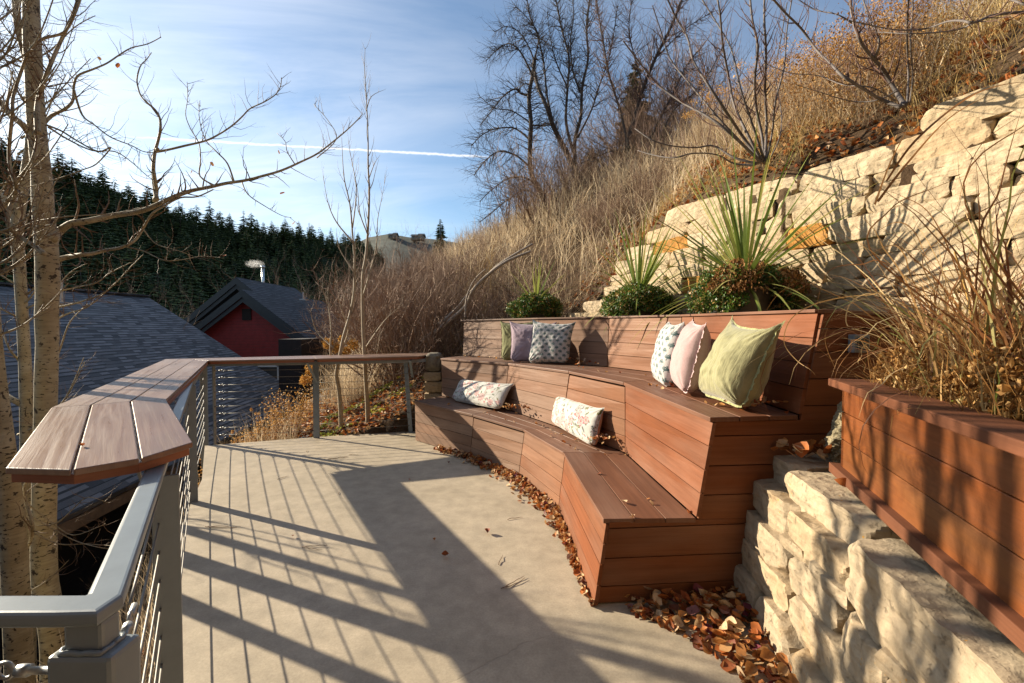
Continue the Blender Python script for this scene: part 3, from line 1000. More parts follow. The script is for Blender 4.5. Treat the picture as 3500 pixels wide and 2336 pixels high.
# ================================================================== stones
def rockbox(mb, O, u, w, nrm, L, H, D, seed, t=0.5, m=0, rough=0.02, chips=7, res=0.06, rnd=0.12, freq=4.0, chipdepth=0.35, nfront=None):
    """a quarried block: O = centre, u length, w up, nrm out; subdivided faces, chopped by random planes and broken up by noise"""
    rg = random.Random(seed)
    hx, hy, hz = L / 2, H / 2, D / 2
    planes = []
    for c in range(chips):
        d = V3((rg.choice([-1, 1]) * rg.uniform(.2, 1), rg.choice([-1, 1]) * rg.uniform(.2, 1), rg.uniform(.05, 1))).normalized()
        mx = abs(d.x) * hx + abs(d.y) * hy + abs(d.z) * hz
        planes.append((d, mx - rg.uniform(.03, chipdepth) ** 1.2 * min(H, D, L) * 1.1))
    skew = [rg.uniform(-.06, .06) for _ in range(4)]
    so = V3((rg.random() * 90, rg.random() * 90, rg.random() * 90))
    cache = {}

    def fn(x, y, z):
        key = (round(x, 4), round(y, 4), round(z, 4))
        if key in cache:
            return cache[key]
        p = V3((x, y, z))
        # round the edges
        r = rnd * min(H, D, L)
        q = V3((max(-hx + r, min(hx - r, x)), max(-hy + r, min(hy - r, y)), max(-hz + r, min(hz - r, z))))
        d = p - q
        if d.length > 1e-6:
            p = q + d.normalized() * min(d.length, r)
        p.y += skew[0] * x * 0.5 + skew[1] * H * 0.5
        p.z += skew[2] * y * 0.8
        for dn_, dd in planes:
            k = p.dot(dn_) - dd
            if k > 0:
                p = p - dn_ * k
        s1 = noise.noise_vector((p + so) * freq) * rough
        s2 = noise.noise_vector((p + so) * freq * 3.3) * rough * 0.45
        st = noise.noise(V3((p.x * 1.5, p.y * 16, p.z * 1.5)) + so) * rough * 0.5
        lg = noise.noise(V3((p.x * 2.2, p.y * 7, p.z * 2.2)) * (freq / 5) + so * 1.3) * 4
        st += (math.floor(lg) + min(1, (lg - math.floor(lg)) * 4)) / 5 * rough * 1.1 * (1 if z > 0 else .4)
        rdg = (.5 - abs(noise.noise((p + so) * freq * 1.7))) ** 2 * rough * 1.6
        s3 = noise.noise_vector((p + so) * freq * 9) * rough * 0.16
        s1 = s1 * .45
        p = p + s1 + s2 + s3 + V3((0, 0, st - rdg))
        W = O + u * p.x + w * p.y + nrm * p.z
        cache[key] = W
        return W

    def lin(a, n_):
        return [-a + 2 * a * i / n_ for i in range(n_ + 1)]
    nx = max(2, int(L / res))
    ny = max(2, int(H / res))
    nz = max(2, int(D / (res * 1.5)))
    X, Y, Z = lin(hx, nx), lin(hy, ny), lin(hz, nz)

    def patch(g):
        b = len(mb.v)
        na, nb2 = len(g), len(g[0])
        for row in g:
            for p in row:
                mb.v.append((p.x, p.y, p.z))
        for i in range(na - 1):
            for j in range(nb2 - 1):
                a = b + i * nb2 + j
                mb.f.append((a, a + 1, a + nb2 + 1, a + nb2))
                mb.uv.append([(0, 0)] * 4)
                mb.t.append(t)
                mb.m.append(m)
    patch([[fn(x, y, hz) for x in X] for y in Y])
    patch([[fn(x, hy, z) for x in X] for z in reversed(Z)])
    patch([[fn(x, -hy, z) for x in X] for z in Z])
    patch([[fn(hx, y, z) for z in reversed(Z)] for y in Y])
    patch([[fn(-hx, y, z) for z in Z] for y in Y])


def merge_smooth(o, ang=32):
    bm = bmesh.new()
    bm.from_mesh(o.data)
    bmesh.ops.remove_doubles(bm, verts=bm.verts, dist=0.0004)
    for e in bm.edges:
        e.smooth = not (len(e.link_faces) == 2 and e.calc_face_angle(0) > R(ang))
    for f in bm.faces:
        f.smooth = True
    bm.to_mesh(o.data)
    bm.free()


# ---- big retaining wall on the right, in level courses with batter
rs_ = random.Random(21)
mb = MB()
cum = [0]
for a, b in zip(WALLPTS[:-1], WALLPTS[1:]):
    cum.append(cum[-1] + (b - a).length)


def wall_at(s):
    s = max(0, min(cum[-1] - 1e-4, s))
    for i in range(len(cum) - 1):
        if s <= cum[i + 1]:
            f = (s - cum[i]) / (cum[i + 1] - cum[i])
            p = lerp(WALLPTS[i], WALLPTS[i + 1], f)
            d = (WALLPTS[i + 1] - WALLPTS[i]).normalized()
            return p, d
    return WALLPTS[-1], d


courses = [(1.42, .15), (1.57, .19), (1.76, .17), (1.93, .20), (2.13, .16), (2.29, .2), (2.49, .18), (2.67, .19), (2.86, .22), (3.07, .24)]
starts = [-.1, .0, .28, .75, .82, .95, 1.1, 1.45, 1.72, 4.45]
for ci, ((z0, h), st) in enumerate(zip(courses, starts)):
    s = st
    while s < cum[-1] - 0.3:
        L = rs_.choice([.28, .38, .45, .6, .75, .95]) * rs_.uniform(.85, 1.15)
        if ci >= len(courses) - 2:
            L = rs_.uniform(.5, 1.15)
        mid = s + L / 2
        p, d = wall_at(mid)
        near = p.y < 4.5
        nrm = V3((d.y, -d.x, 0))
        if nrm.dot(V3((-1, -.3, 0))) < 0:
            nrm = -nrm
        hh = h * rs_.uniform(.97, 1.06)
        # top follows the slope: drop the very top course's ends a little
        O = p - nrm * (0.035 * ci + 0.2 + rs_.uniform(-.03, .03)) + V3((0, 0, z0 + hh / 2 + (rs_.uniform(-.02, .06) if ci == len(courses) - 1 else 0)))
        orange = rs_.random() < 0.09 and L < .62 and 2 <= ci <= 7
        half = rs_.random() < .16 and L < .7
        rockbox(mb, O, d, V3((0, 0, 1)), nrm, L - 0.002, hh, .42, rs_.random() * 1e6, t=rs_.random(), m=1 if orange else 0,
                rough=.015, chips=14, res=0.028 if near else 0.045, rnd=.03, freq=5.0, chipdepth=.30) if not half else [
            rockbox(mb, O + V3((0, 0, sg_ * hh / 4)) - nrm * rs_.uniform(-.02, .03), d, V3((0, 0, 1)), nrm, L - 0.006, hh / 2 - .002, .42, rs_.random() * 1e6, t=rs_.random(), rough=.012, chips=12, res=.03, rnd=.03, freq=5.0, chipdepth=.28) for sg_ in (-1, 1)]
        s += L
o = mb.build('retaining_wall', [M_SAND, M_ORANGE])
merge_smooth(o, 20)
tag(o, 'tall battered retaining wall of cream split sandstone blocks behind the bench', 'wall')
# earth core behind the blocks
mb = MB()
for a, b in zip(WALLPTS[:-1], WALLPTS[1:]):
    d = (b - a).normalized()
    nr = V3((-d.y, d.x, 0))
    if nr.dot(V3((1, .3, 0))) < 0:
        nr = -nr
    mb.prism(a + nr * .36 + V3((0, 0, .6)), b + nr * .36 + V3((0, 0, .6)), b + nr * .62 + V3((0, 0, 2.95)), a + nr * .62 + V3((0, 0, 2.2 if a is WALLPTS[0] else 2.95)), nr * .4)
o = mb.build('soil_core', M_SOIL)
tag(o, kind='structure')

# ---- foreground dry stone wall
mb = MB()
rs_ = random.Random(8)
WTOP = [(1.405, 2.60), (1.40, 2.34), (1.29, 1.62), (1.10, .957), (.88, .1), (.75, -.8)]


def wtop(y):
    ys_ = [p[1] for p in WTOP][::-1]
    xs_ = [p[0] for p in WTOP][::-1]
    return float(np.interp(y, ys_, xs_))


lay = [(0.0, .17, .15), (.17, .16, .12), (.33, .15, .085), (.48, .165, .055)]
for li, (z0, h, offx) in enumerate(lay):
    y = 2.60
    first = True
    while y > -0.7:
        L = rs_.uniform(.26, .62)
        hh = h * rs_.uniform(1.0, 1.12)
        yc = y - L / 2
        xa, xb = wtop(y - .02) - offx, wtop(y - L) - offx
        d = V3((xb - xa, -(L - .02), 0)).normalized()
        nrm = V3((d.y, -d.x, 0))
        if nrm.x > 0:
            nrm = -nrm
        O = V3(((xa + xb) / 2, yc, z0 + hh / 2)) - nrm * (.17 + rs_.uniform(-.018, .018))
        rockbox(mb, O, d, V3((0, 0, 1)), nrm, L * 1.01, hh * 1.03, .34, rs_.random() * 1e6, t=rs_.random(), rough=.013, chips=18, res=.0125, rnd=.02, freq=5.5, chipdepth=.34)
        y -= L
# small pieces jammed between
for k in range(10):
    y = rs_.uniform(.6, 2.4)
    z0 = rs_.choice([.16, .32, .47])
    O = V3((wtop(y) - .10 + .12, y, z0 + .03))
    rockbox(mb, O, V3((0, 1, 0)), V3((0, 0, 1)), V3((-1, 0, 0)), rs_.uniform(.10, .2), .07, .22, rs_.random() * 1e6, t=rs_.random(), rough=.014, chips=5, res=.025, rnd=.2)
# cap stones
caps = [(2.62, 2.30, .80, .05, .20), (2.30, 1.66, .785, .0, .17), (1.65, .72, .765, -.07, .25), (.70, -.1, .745, -.06, .26), (-.1, -.9, .74, -.05, .26)]
for y0, y1, zt, ox, h in caps:
    L = y0 - y1
    xa, xb = wtop(y0) + ox, wtop(y1) + ox
    d = V3((xb - xa, -(L), 0)).normalized()
    nrm = V3((d.y, -d.x, 0))
    if nrm.x > 0:
        nrm = -nrm
    O = V3(((xa + xb) / 2, (y0 + y1) / 2, zt - h / 2 - .006)) - nrm * .36
    rockbox(mb, O, d, V3((0, 0, 1)), nrm, L * .995, h, .72, rs_.random() * 1e6, t=rs_.uniform(.2, .6), rough=.013, chips=18, res=.0125, rnd=.02, freq=4.6, chipdepth=.26)
o = mb.build('dry_stone_wall', [M_ROCK])
merge_smooth(o, 17)
tag(o, 'low foreground wall of rugged tan rubble stones beside the bench end', 'wall')
# fill behind the rubble face
mb = MB()
mb.prism(V3((1.62, 2.44, 0)), V3((1.2, -.9, 0)), V3((1.2, -.9, .68)), V3((1.62, 2.44, .70)), V3((2.2, 0, 0)))
o = mb.build('soil_fill', M_SOIL)
tag(o, kind='structure')

# upright boulder
mb = MB()
bc = at_z(2885, 1590, .80)
bm_ = bmesh.new()
bmesh.ops.create_icosphere(bm_, subdivisions=5, radius=1)
for v in bm_.verts:
    p = v.co.copy()
    h = (p.z + 1) / 2
    wx = .125 * (1 - h) + .05 * h
    q = V3((p.x * wx * (1.25 - .3 * h) + .04 * h, p.y * .09, 0))
    q.z = p.z * .195
    nn = noise.noise_vector(q * 14 + V3((4, 1, 9))) * .018 + noise.noise_vector(q * 40) * .012
    ridge = -abs(noise.noise(q * 26 + V3((9, 2, 2)))) * .040
    v.co = q + nn + p.normalized() * ridge
me = bpy.data.meshes.new('upright_boulder')
bm_.to_mesh(me)
bm_.free()
me.materials.append(M_BOULDER)
me.polygons.foreach_set('use_smooth', [True] * len(me.polygons))
at_ = me.attributes.new('tint', 'FLOAT', 'FACE')
o = bpy.data.objects.new('upright_boulder', me)
COL.objects.link(o)
o.location = (bc.x + .045, bc.y + .05, .80 + .165)
tag(o, 'pitted tan boulder standing upright against the end of the wooden planter', 'boulder')

# stone pillar with a worn carved face at the far end of the bench
pil = MB()
pc = PY(1482, 1300, 6.75)
for k, (z0, h) in enumerate([(-.15, .2), (.05, .17), (.22, .18), (.40, .15), (.55, .17), (.72, .14)]):
    rockbox(pil, V3((pc.x + random.uniform(-.015, .015), pc.y + .1, z0 + h / 2)), V3((1, 0, 0)), V3((0, 0, 1)), V3((0, -1, 0)), .27, h, .3, 100 + k, t=random.random(), rough=.014, chips=6, res=.04, rnd=.15)
o = pil.build('stone_pillar', M_ROCK)
merge_smooth(o)
tag(o, 'short pillar of stacked tan stones between the railing end and the bench', 'pillar')
bm_ = bmesh.new()
bmesh.ops.create_icosphere(bm_, subdivisions=4, radius=1)
for v in bm_.verts:
    p = v.co
    bx = V3([math.copysign(abs(a_) ** .55, a_) for a_ in p])
    q = V3((bx.x * .125, bx.y * .11, bx.z * .145))
    d = 0
    if p.y < 0:
        d += .03 * math.exp(-((p.x / .16) ** 2 + ((p.z + .05) / .35) ** 2))          # nose
        d -= .022 * math.exp(-(((abs(p.x) - .38) / .15) ** 2 + ((p.z - .22) / .14) ** 2))   # eyes
        d += .018 * math.exp(-(((abs(p.x) - .36) / .25) ** 2 + ((p.z - .45) / .1) ** 2))    # brow
        d -= .018 * math.exp(-((p.x / .35) ** 2 + ((p.z + .52) / .07) ** 2))          # mouth
    rr = V3((p.x, 0, p.z)).length
    d += .012 * math.sin(math.atan2(p.z, p.x) * 11) * max(0, rr - .7) * 3
    v.co = q + V3((0, -d, 0)) + noise.noise_vector(q * 30) * .006
me = bpy.data.meshes.new('carved_stone_head')
bm_.to_mesh(me)
bm_.free()
me.materials.append(M_HEAD)
me.polygons.foreach_set('use_smooth', [True] * len(me.polygons))
me.attributes.new('tint', 'FLOAT', 'FACE')
o = bpy.data.objects.new('carved_stone_head', me)
COL.objects.link(o)
o.location = (pc.x, pc.y + .06, 1.0)
tag(o, 'weathered carved stone face set on top of the stone pillar', 'sculpture')

# ================================================================== wooden planter
P0, P1 = V3((1.577, 2.166, .80)), V3((1.169, 1.039, .80))
pd = (P1 - P0).normalized()
P1 = P0 + pd * 3.2
pn = V3((-pd.y, pd.x, 0))
if pn.x < 0:
    pn = -pn          # into the box
planter = empty('wooden_planter', tuple(P0), 'long reddish cedar planter box with a wide rim on top of the low stone wall', 'planter')
W_ = 0.95
ZT = 1.222
m = MB()
zz = [.84, .975, 1.105, ZT]
for a, b in zip(zz[:-1], zz[1:]):
    for (q0, q1, nn) in ((P0, P1, pn), (P0 + pn * W_, P0 + pn * .0, pd), (P0 + pn * W_, P1 + pn * W_, -pn)):
        A_, B_ = V3((q0.x, q0.y, a + .0015)), V3((q1.x, q1.y, a + .0015))
        m.prism(A_, B_, B_ + V3((0, 0, b - a - .003)), A_ + V3((0, 0, b - a - .003)), nn * .035, t=random.random())
m.build('side_boards', M_PLANTER, planter, bevel=.0025)
m = MB()
ov = -pn * .045 - pd * .05
A_ = V3((P0.x, P0.y, 1.222)) + ov
B_ = V3((P1.x, P1.y, 1.222)) + ov
m.prism(A_, B_, B_ + V3((0, 0, .036)), A_ + V3((0, 0, .036)), pn * .15, t=.4)
A2 = A_ + pn * .15
m.prism(A2 + pn * .002, A2 + pn * .002 + pd * .15, A2 + pn * (W_ - .05) + pd * .15, A2 + pn * (W_ - .05), V3((0, 0, .036)), t=.7)
m.build('rim', M_RIM, planter, bevel=.004)
m = MB()
ov = -pn * .036 - pd * .045
A_ = V3((P0.x, P0.y, .80)) + ov
B_ = V3((P1.x, P1.y, .80)) + ov
m.prism(A_, B_, B_ + V3((0, 0, .045)), A_ + V3((0, 0, .045)), pn * .09, t=.6)
m.build('base_trim', M_RIM, planter, bevel=.003)
m = MB()
q = P0 + pn * .036 + pd * .036
m.face([V3((q.x, q.y, 1.17)), V3((q.x, q.y, 1.17)) + pd * 3.1, V3((q.x, q.y, 1.17)) + pd * 3.1 + pn * .87, V3((q.x, q.y, 1.17)) + pn * .87])
m.build('soil', M_SOIL, planter)
m = MB()
m.prism(P0 + pn * .035 + pd * .037 + V3((0, 0, .02)), P1 + pn * .037 + V3((0, 0, .02)), P1 + pn * .037 + V3((0, 0, .4)), P0 + pn * .037 + pd * .037 + V3((0, 0, .4)), pn * .01)
m.build('liner', M_DARK, planter)

# ================================================================== railing and counter
rail = empty('cable_railing', (-2.6, 4.2, 0), 'grey painted steel railing with steel cables along the open edge of the deck', 'railing')
ZCAP = 1.06


def zp(px, py, z=ZCAP):
    return at_z(px, py, z)


RC = V3((-.660, .718, 0))            # corner
RB = V3((-1.165, 1.50, 0))           # near post
R2 = at_z(657, 1716, 0)
RA = V3((-4.03, 5.93, 0))
R1 = at_z(1094, 1497, 0)
R0 = at_z(1404, 1478, 0)
RE = V3((-1.05, 7.0, 0))


def capbar(a, b, z=ZCAP, w=.062, h=.045):
    m.bar(V3((a.x, a.y, z - h / 2)), V3((b.x, b.y, z - h / 2)), w, h)


m = MB()
# near cap with chamfered corner, as one swept outline
w2 = .026
d1 = (RB - RC).normalized()
n1_ = V3((d1.y, -d1.x, 0))       # right/deck side
LL = V3((-3.4, RC.y - .02, 0))
d0 = (RC - LL).normalized()
n0_ = V3((d0.y, -d0.x, 0))
zt = ZCAP
inner = [LL + n0_ * w2, RC - d0 * .05 + n0_ * w2, RC + n0_ * w2 * .9 + d0 * .015, RC + n1_ * w2 * 1.0 + d1 * .012, RC + n1_ * w2 + d1 * .05, R2 + n1_ * w2]
_a, _b = RC - n0_ * w2, RC - n1_ * w2
_den = d0.x * d1.y - d0.y * d1.x
_t = ((_b.x - _a.x) * d1.y - (_b.y - _a.y) * d1.x) / _den
QC = _a + d0 * _t
outer = [LL - n0_ * w2, QC - d0 * .006, QC - d0 * .002, QC + d1 * .002, QC + d1 * .006, R2 - n1_ * w2]
for a, b, c, d in zip(inner[:-1], inner[1:], outer[1:], outer[:-1]):
    A_, B_, C_, D_ = [V3((p.x, p.y, zt)) for p in (a, b, c, d)]
    m.prism(A_, B_, C_, D_, V3((0, 0, -.026)))
capo = m.build('top_rail', M_STEEL, rail)
bm_ = bmesh.new()
bm_.from_mesh(capo.data)
bmesh.ops.remove_doubles(bm_, verts=bm_.verts, dist=.0005)
seen = {}
kill = []
for f in bm_.faces:
    k = tuple(sorted(v.index for v in f.verts))
    if k in seen:
        kill += [f, seen[k]]
    seen[k] = f
bmesh.ops.delete(bm_, geom=list(set(kill)), context='FACES_ONLY')
bm_.to_mesh(capo.data)
bm_.free()
bv = capo.modifiers.new('bevel', 'BEVEL')
bv.width, bv.segments, bv.limit_method, bv.angle_limit = .008, 3, 'ANGLE', R(35)
for p in capo.data.polygons:
    p.use_smooth = False
m = MB()
capbar(R2, RA, z=1.055)
capbar(RA, R1, z=1.055)
capbar(R1, R0, z=1.055)
capbar(R0, RE, z=1.055)
m.build('top_rail', M_STEEL, rail, bevel=.005)


def post(p, d, w, th, ztop, zbot, lean=0.0, shift=V3((0, 0, 0))):
    """flat plate post, broad side across the run"""
    mm = MB()
    rot = math.atan2(d.y, d.x)
    n_ = V3((d.y, -d.x, 0))
    a = V3((p.x, p.y, zbot)) + shift
    b = V3((p.x, p.y, ztop)) + shift + n_ * lean
    ww = n_ * w / 2
    t_ = V3((d.x, d.y, 0)) * th
    mm.prism(a - ww - t_ / 2, a + ww - t_ / 2, b + ww - t_ / 2, b - ww - t_ / 2, t_)
    return mm.build('post', M_STEEL, rail, bevel=.003)


dBA = (RA - RC).normalized()
dA1 = (R1 - RA).normalized()
post(RB, dBA, .075, .014, 1.012, -.35, shift=V3((.012, 0, 0)))
post(R2, dBA, .085, .014, 1.012, -.28)
post(RA + dBA * -.05, dBA, .085, .014, 1.012, -.32)
post(RA + dA1 * .12, dA1, .07, .014, 1.012, -.05)
post(R1 + dA1 * -.045, V3((0, 1, 0)), .085, .014, 1.012, 0)
post(R0, V3((0.1, 1, 0)), .06, .014, 1.012, 0, lean=-.07)
# corner post: stub on a bigger tube
m = MB()
cp = V3((RC.x + .012, RC.y + .0, 0))
m.box((cp.x - .028, cp.y + .002, 1.008), .062, .036, .06)
m.build('post_stub', M_STEEL, rail, bevel=.006)
m = MB()
m.box((cp.x - .026, cp.y + .004, .29), .104, .060, 1.40)
m.build('post', M_STEEL, rail, bevel=.008)
m = MB()
for k in range(24):
    a = 2 * math.pi * k / 24
ring = []
for k in range(25):
    a = 2 * math.pi * k / 24
    ex = .034 * max(-1, min(1, 1.35 * math.cos(a)))
    ey = .027 * max(-1, min(1, 1.35 * math.sin(a)))
    ring.append(V3((cp.x - .028 + ex, cp.y + .002 + ey * .8, .992 + .0012 * math.sin(9 * a))))
m.tube(ring, .0045, 6)
m.build('weld_bead', M_STEEL, rail, smooth=True)

ZC = [.10 + .0945 * k for k in range(10)]


def cable(a, b, z, sag=0.0, r=.0032):
    mm = MB()
    pts = []
    for i in range(7):
        t = i / 6
        p = lerp(a, b, t)
        pts.append(V3((p.x, p.y, z - sag * 4 * t * (1 - t))))
    mm.tube(pts, r, 6)
    return mm.build('cable', M_CABLE, rail, smooth=True)


def turnbuckle(a, d, z, cab):
    mm = MB()
    p = V3((a.x, a.y, z))
    mm.tube([p, p + d * .012, p + d * .013, p + d * .055, p + d * .056, p + d * .075], [.009, .009, .006, .006, .0095, .0095], 8)
    # eye ring
    c = p + d * .095
    up = V3((0, 0, 1))
    mm.tube([c + (d * math.cos(t) + up * math.sin(t)) * .013 for t in [i * math.pi / 6 for i in range(13)]], .0035, 6)
    mm.tube([p + d * .108, p + d * .15], [.007, .006], 8)
    mm.build('turnbuckle', M_FITTING, cab, smooth=True)


cside = V3((dBA.y, -dBA.x, 0)) * -.012
for z in ZC:
    cb = cable(RC + d1 * .21 + V3((.01, 0, 0)), RB + V3((-.012, 0, 0)), z, .001)
    turnbuckle(RC + d1 * .055 + V3((.02, 0, 0)), d1, z, cb)
    cable(RB + V3((-.012, 0, 0)), R2 + cside, z, .003)
    cb = cable(R2 + cside, RA - dBA * .2, z, .003)
    turnbuckle(RA - dBA * .05, -dBA, z, cb)
    cb = cable(RA + dA1 * .28, R1, z, .004)
    turnbuckle(RA + dA1 * .13, dA1, z, cb)
    cable(R1, R0, z, .002)
    cable(R0, RE, z, .002)
    cb = cable(LL, RC - d0 * .2, z, .002)
    turnbuckle(RC - d0 * .06, -d0, z, cb)

# counter
counter = empty('bar_counter', (-2.6, 3.6, 1.09), 'three board hardwood bar counter running on top of the steel railing and turning two corners', 'counter')
ZK = 1.11
E = [at_z(14, 1600, ZK), at_z(245, 1606, ZK), at_z(480, 1567, ZK), at_z(662, 1511, ZK)]
G = [at_z(172, 1394, ZK), at_z(312, 1384, ZK), at_z(446, 1372, ZK), at_z(570, 1366, ZK)]
H_ = [at_z(565, 1228, ZK), at_z(614, 1228.5, ZK), at_z(664, 1229.5, ZK), at_z(712, 1233, ZK)]
MDb, MDf = at_z(1070, 1216, ZK), at_z(1080, 1226.5, ZK)
EDb, EDf = at_z(1512, 1204.8, ZK), at_z(1432, 1217.5, ZK)
Mi = [lerp(MDb, MDf, k / 3) for k in range(4)]
En = [lerp(EDb, EDf, k / 3) for k in range(4)]
GAP = .004


def boardseg(a, b, name='board', tn=.3):
    for k in range(3):
        mm = MB()
        p0, p1, q1, q0 = a[k], a[k + 1], b[k + 1], b[k]
        e0, e1 = (p1 - p0).normalized() * GAP, (q1 - q0).normalized() * GAP
        l0 = (q0 - p0).normalized() * .0015
        mm.prism(p1 - e0 + l0, q1 - e1 - l0, q0 + e1 - l0, p0 + e0 + l0, V3((0, 0, -.019)), t=random.random())
        mm.build('board', M_COUNTER, counter, bevel=.0035, seg=3)


def skirt(poly, zt_=ZK - .0195, h=.028, inset=.022):
    mm = MB()
    c = sum(poly, V3()) / len(poly)
    pts = []
    for p in poly:
        d = c - p
        pts.append(p + d.normalized() * inset)
    T_ = [V3((p.x, p.y, zt_)) for p in pts]
    L_ = [V3((p.x, p.y, zt_ - h)) for p in pts]
    mm.face(T_)
    mm.face(list(reversed(L_)))
    ll = 0
    for i in range(len(pts)):
        j = (i + 1) % len(pts)
        w = (pts[j] - pts[i]).length
        mm.face([L_[i], L_[j], T_[j], T_[i]], [(ll, 0), (ll + w, 0), (ll + w, h), (ll, h)])
        ll += w
    mm.build('edge_trim', M_SKIRT, counter, bevel=.002)


boardseg(E, G)
boardseg(G, H_)
boardseg(H_, Mi)
boardseg(Mi, En)
skirt([E[0], E[1], E[2], E[3], G[3], G[0]])
skirt([G[0], G[3], lerp(G[3], H_[3], .5) + V3((.03, 0, 0)), H_[3], H_[0]])
skirt([H_[0], H_[3], Mi[3], Mi[0]])
skirt([Mi[0], Mi[3], En[3], En[0]])
for (pa, pb) in ((RB + V3((-.02, .05, .68)), V3((E[1].x - .03, E[1].y + .25, 1.052))), (R2 + V3((-.02, .03, .75)), R2 + V3((-.22, -.12, 1.052))), (RA + V3((.02, -.03, .8)), RA + V3((-.15, -.2, 1.052))),
                 (R1 + V3((-.03, .0, .76)), R1 + V3((-.05, -.26, 1.052))), (R0 + V3((.03, .0, .8)), R0 + V3((.05, -.24, 1.052)))):
    m = MB()
    m.bar(pa, pb, .035, .008, up=(0, 0, 1))
    m.build('bracket', M_STEEL, counter, bevel=.002)

# ================================================================== houses
def roofplane(mb, a, b, c, d, th=.10, m=0):
    """a-b eave, d-c ridge"""
    nrm = (b - a).cross(d - a).normalized()
    if nrm.z < 0:
        nrm = -nrm
    mb.prism(a, b, c, d, -nrm * th, m=m, uo=(0, 0))


# grey roofed house
he = [V3((-5.2, -3.0, -1.2)), V3((-7.83, 17.4, -1.2))]
hr = [V3((-13.6, -3.0, 2.62)), V3((-13.9, 17.4, 2.72))]
h1 = empty('grey_roof_house', (-10, 8, -4.5), 'low house with a broad grey shingled gable roof below the deck, charcoal walls', 'house')
mb = MB()
roofplane(mb, he[0], he[1], hr[1], hr[0])
left_e = [V3((-22, -3, -1.2)), V3((-20.5, 17.4, -1.2))]
roofplane(mb, left_e[1], left_e[0], hr[0] + V3((-.01, 0, 0)), hr[1] + V3((-.01, 0, 0)))
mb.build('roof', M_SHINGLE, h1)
mb = MB()
mb.bar(hr[0] + V3((0, 0, .03)), hr[1] + V3((0, 0, .03)), .3, .05)
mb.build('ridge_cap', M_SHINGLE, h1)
mb = MB()
mb.bar(he[0] + V3((-.06, 0, -.20)), he[1] + V3((-.06, 0, -.20)), .05, .18)
mb.bar(he[1] + V3((-.02, .05, -.16)), hr[1] + V3((0, .05, -.16)), .05, .20)
mb.build('fascia', M_FASCIA, h1)
mb = MB()
w_in = .75
mb.prism(V3((he[0].x - w_in, -3, -6)), V3((he[1].x - w_in, 16.9, -6)), V3((he[1].x - w_in, 16.9, -1.0)), V3((he[0].x - w_in, -3, -1.0)), V3((-.2, 0, 0)))
mb.face([V3((-8.6, 16.9, -6)), V3((-20, 16.9, -6)), V3((-20, 16.9, -1.2)), V3((-13.9, 16.9, 2.45)), V3((-8.6, 16.9, -1.0))])
mb.build('wall', M_NAVY, h1)
mb = MB()
for k in range(14):
    z = -5.8 + k * .35
    x0 = he[0].x - w_in + .005
    x1 = he[1].x - w_in + .005
    mb.prism(V3((x0, -3, z)), V3((x1, 16.9, z)), V3((x1 + .0, 16.9, z + .34)), V3((x0 + .0, -3, z + .34)), V3((.02, 0, .0)))
mb.build('siding', M_NAVY, h1)
vent = MB()
vp = PY(208, 985, 12.4)
vent.tube([vp + V3((0, 0, -.5)), vp + V3((0, 0, .15)), vp + V3((0, 0, .2))], [.05, .05, .07], 10)
vent.box(vp + V3((.15, -.1, -.42)), .6, .5, .03)
vent.build('roof_vent', M_METAL, h1)

# red gabled house
h2 = empty('red_gable_house', (-12.4, 21, -6), 'dark red gabled house with black shingle roof, gable vent and metal chimney pipe', 'house')
GX, GY = -12.35, 20.6
ap = PY(827, 1005, GY)           # wall apex


def gable(apex, halfw, slope, y0, y1, over, mats_roof, fth=.2):
    z_e = apex.z - halfw * slope
    mb = MB()
    A_ = V3((apex.x, y0, apex.z))
    Bk = V3((apex.x, y1, apex.z))
    for sgn in (-1, 1):
        e0 = V3((apex.x + sgn * halfw, y0, z_e))
        e1 = V3((apex.x + sgn * halfw, y1, z_e))
        if sgn > 0:
            roofplane(mb, e0, e1, Bk, A_, .08)
        else:
            roofplane(mb, e1, e0, A_, Bk, .08)
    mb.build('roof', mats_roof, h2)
    mb = MB()
    for sgn in (-1, 1):
        e0 = V3((apex.x + sgn * halfw, y0 - .02, z_e))
        tp = V3((apex.x, y0 - .02, apex.z))
        dn_ = V3((0, 0, -.34))
        mb.prism(e0 + dn_, tp + dn_, tp + V3((0, 0, -.02)), e0 + V3((0, 0, -.02)), V3((0, .05, 0)))
        tp2, e2 = tp + V3((0, .06, -.36)), e0 + V3((0, .06, -.36))
        mb.prism(e2 + V3((0, 0, -.2)), tp2 + V3((0, 0, -.2)), tp2, e2, V3((0, .05, 0)))
    mb.build('rake_board', M_BLACKWOOD, h2)
    return z_e


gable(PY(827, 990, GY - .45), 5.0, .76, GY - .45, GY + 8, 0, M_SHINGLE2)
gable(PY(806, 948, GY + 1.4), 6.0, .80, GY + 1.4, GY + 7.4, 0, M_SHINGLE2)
mb = MB()
hw, sl = 5.3, .76
a0 = ap
mb.face([V3((a0.x - hw, GY, -6)), V3((a0.x + hw * .8, GY, -6)), V3((a0.x + hw * .8, GY, a0.z - hw * .8 * sl)), V3((a0.x, GY, a0.z)), V3((a0.x - hw, GY, a0.z - hw * sl))])
mb.face([V3((a0.x + hw * .8, GY, -6)), V3((a0.x + hw * .8, GY + 7, -6)), V3((a0.x + hw * .8, GY + 7, a0.z - hw * .8 * sl)), V3((a0.x + hw * .8, GY, a0.z - hw * .8 * sl))])
mb.build('wall', M_RED, h2)
a1 = PY(806, 985, GY + 1.8)
mb = MB()
mb.face([V3((a1.x - 5.8, GY + 1.8, -6)), V3((a1.x + 5.0, GY + 1.8, -6)), V3((a1.x + 5.0, GY + 1.8, a1.z - 4.0)), V3((a1.x, GY + 1.8, a1.z)), V3((a1.x - 5.8, GY + 1.8, a1.z - 4.64))])
mb.build('wall', M_BLACKWOOD, h2)
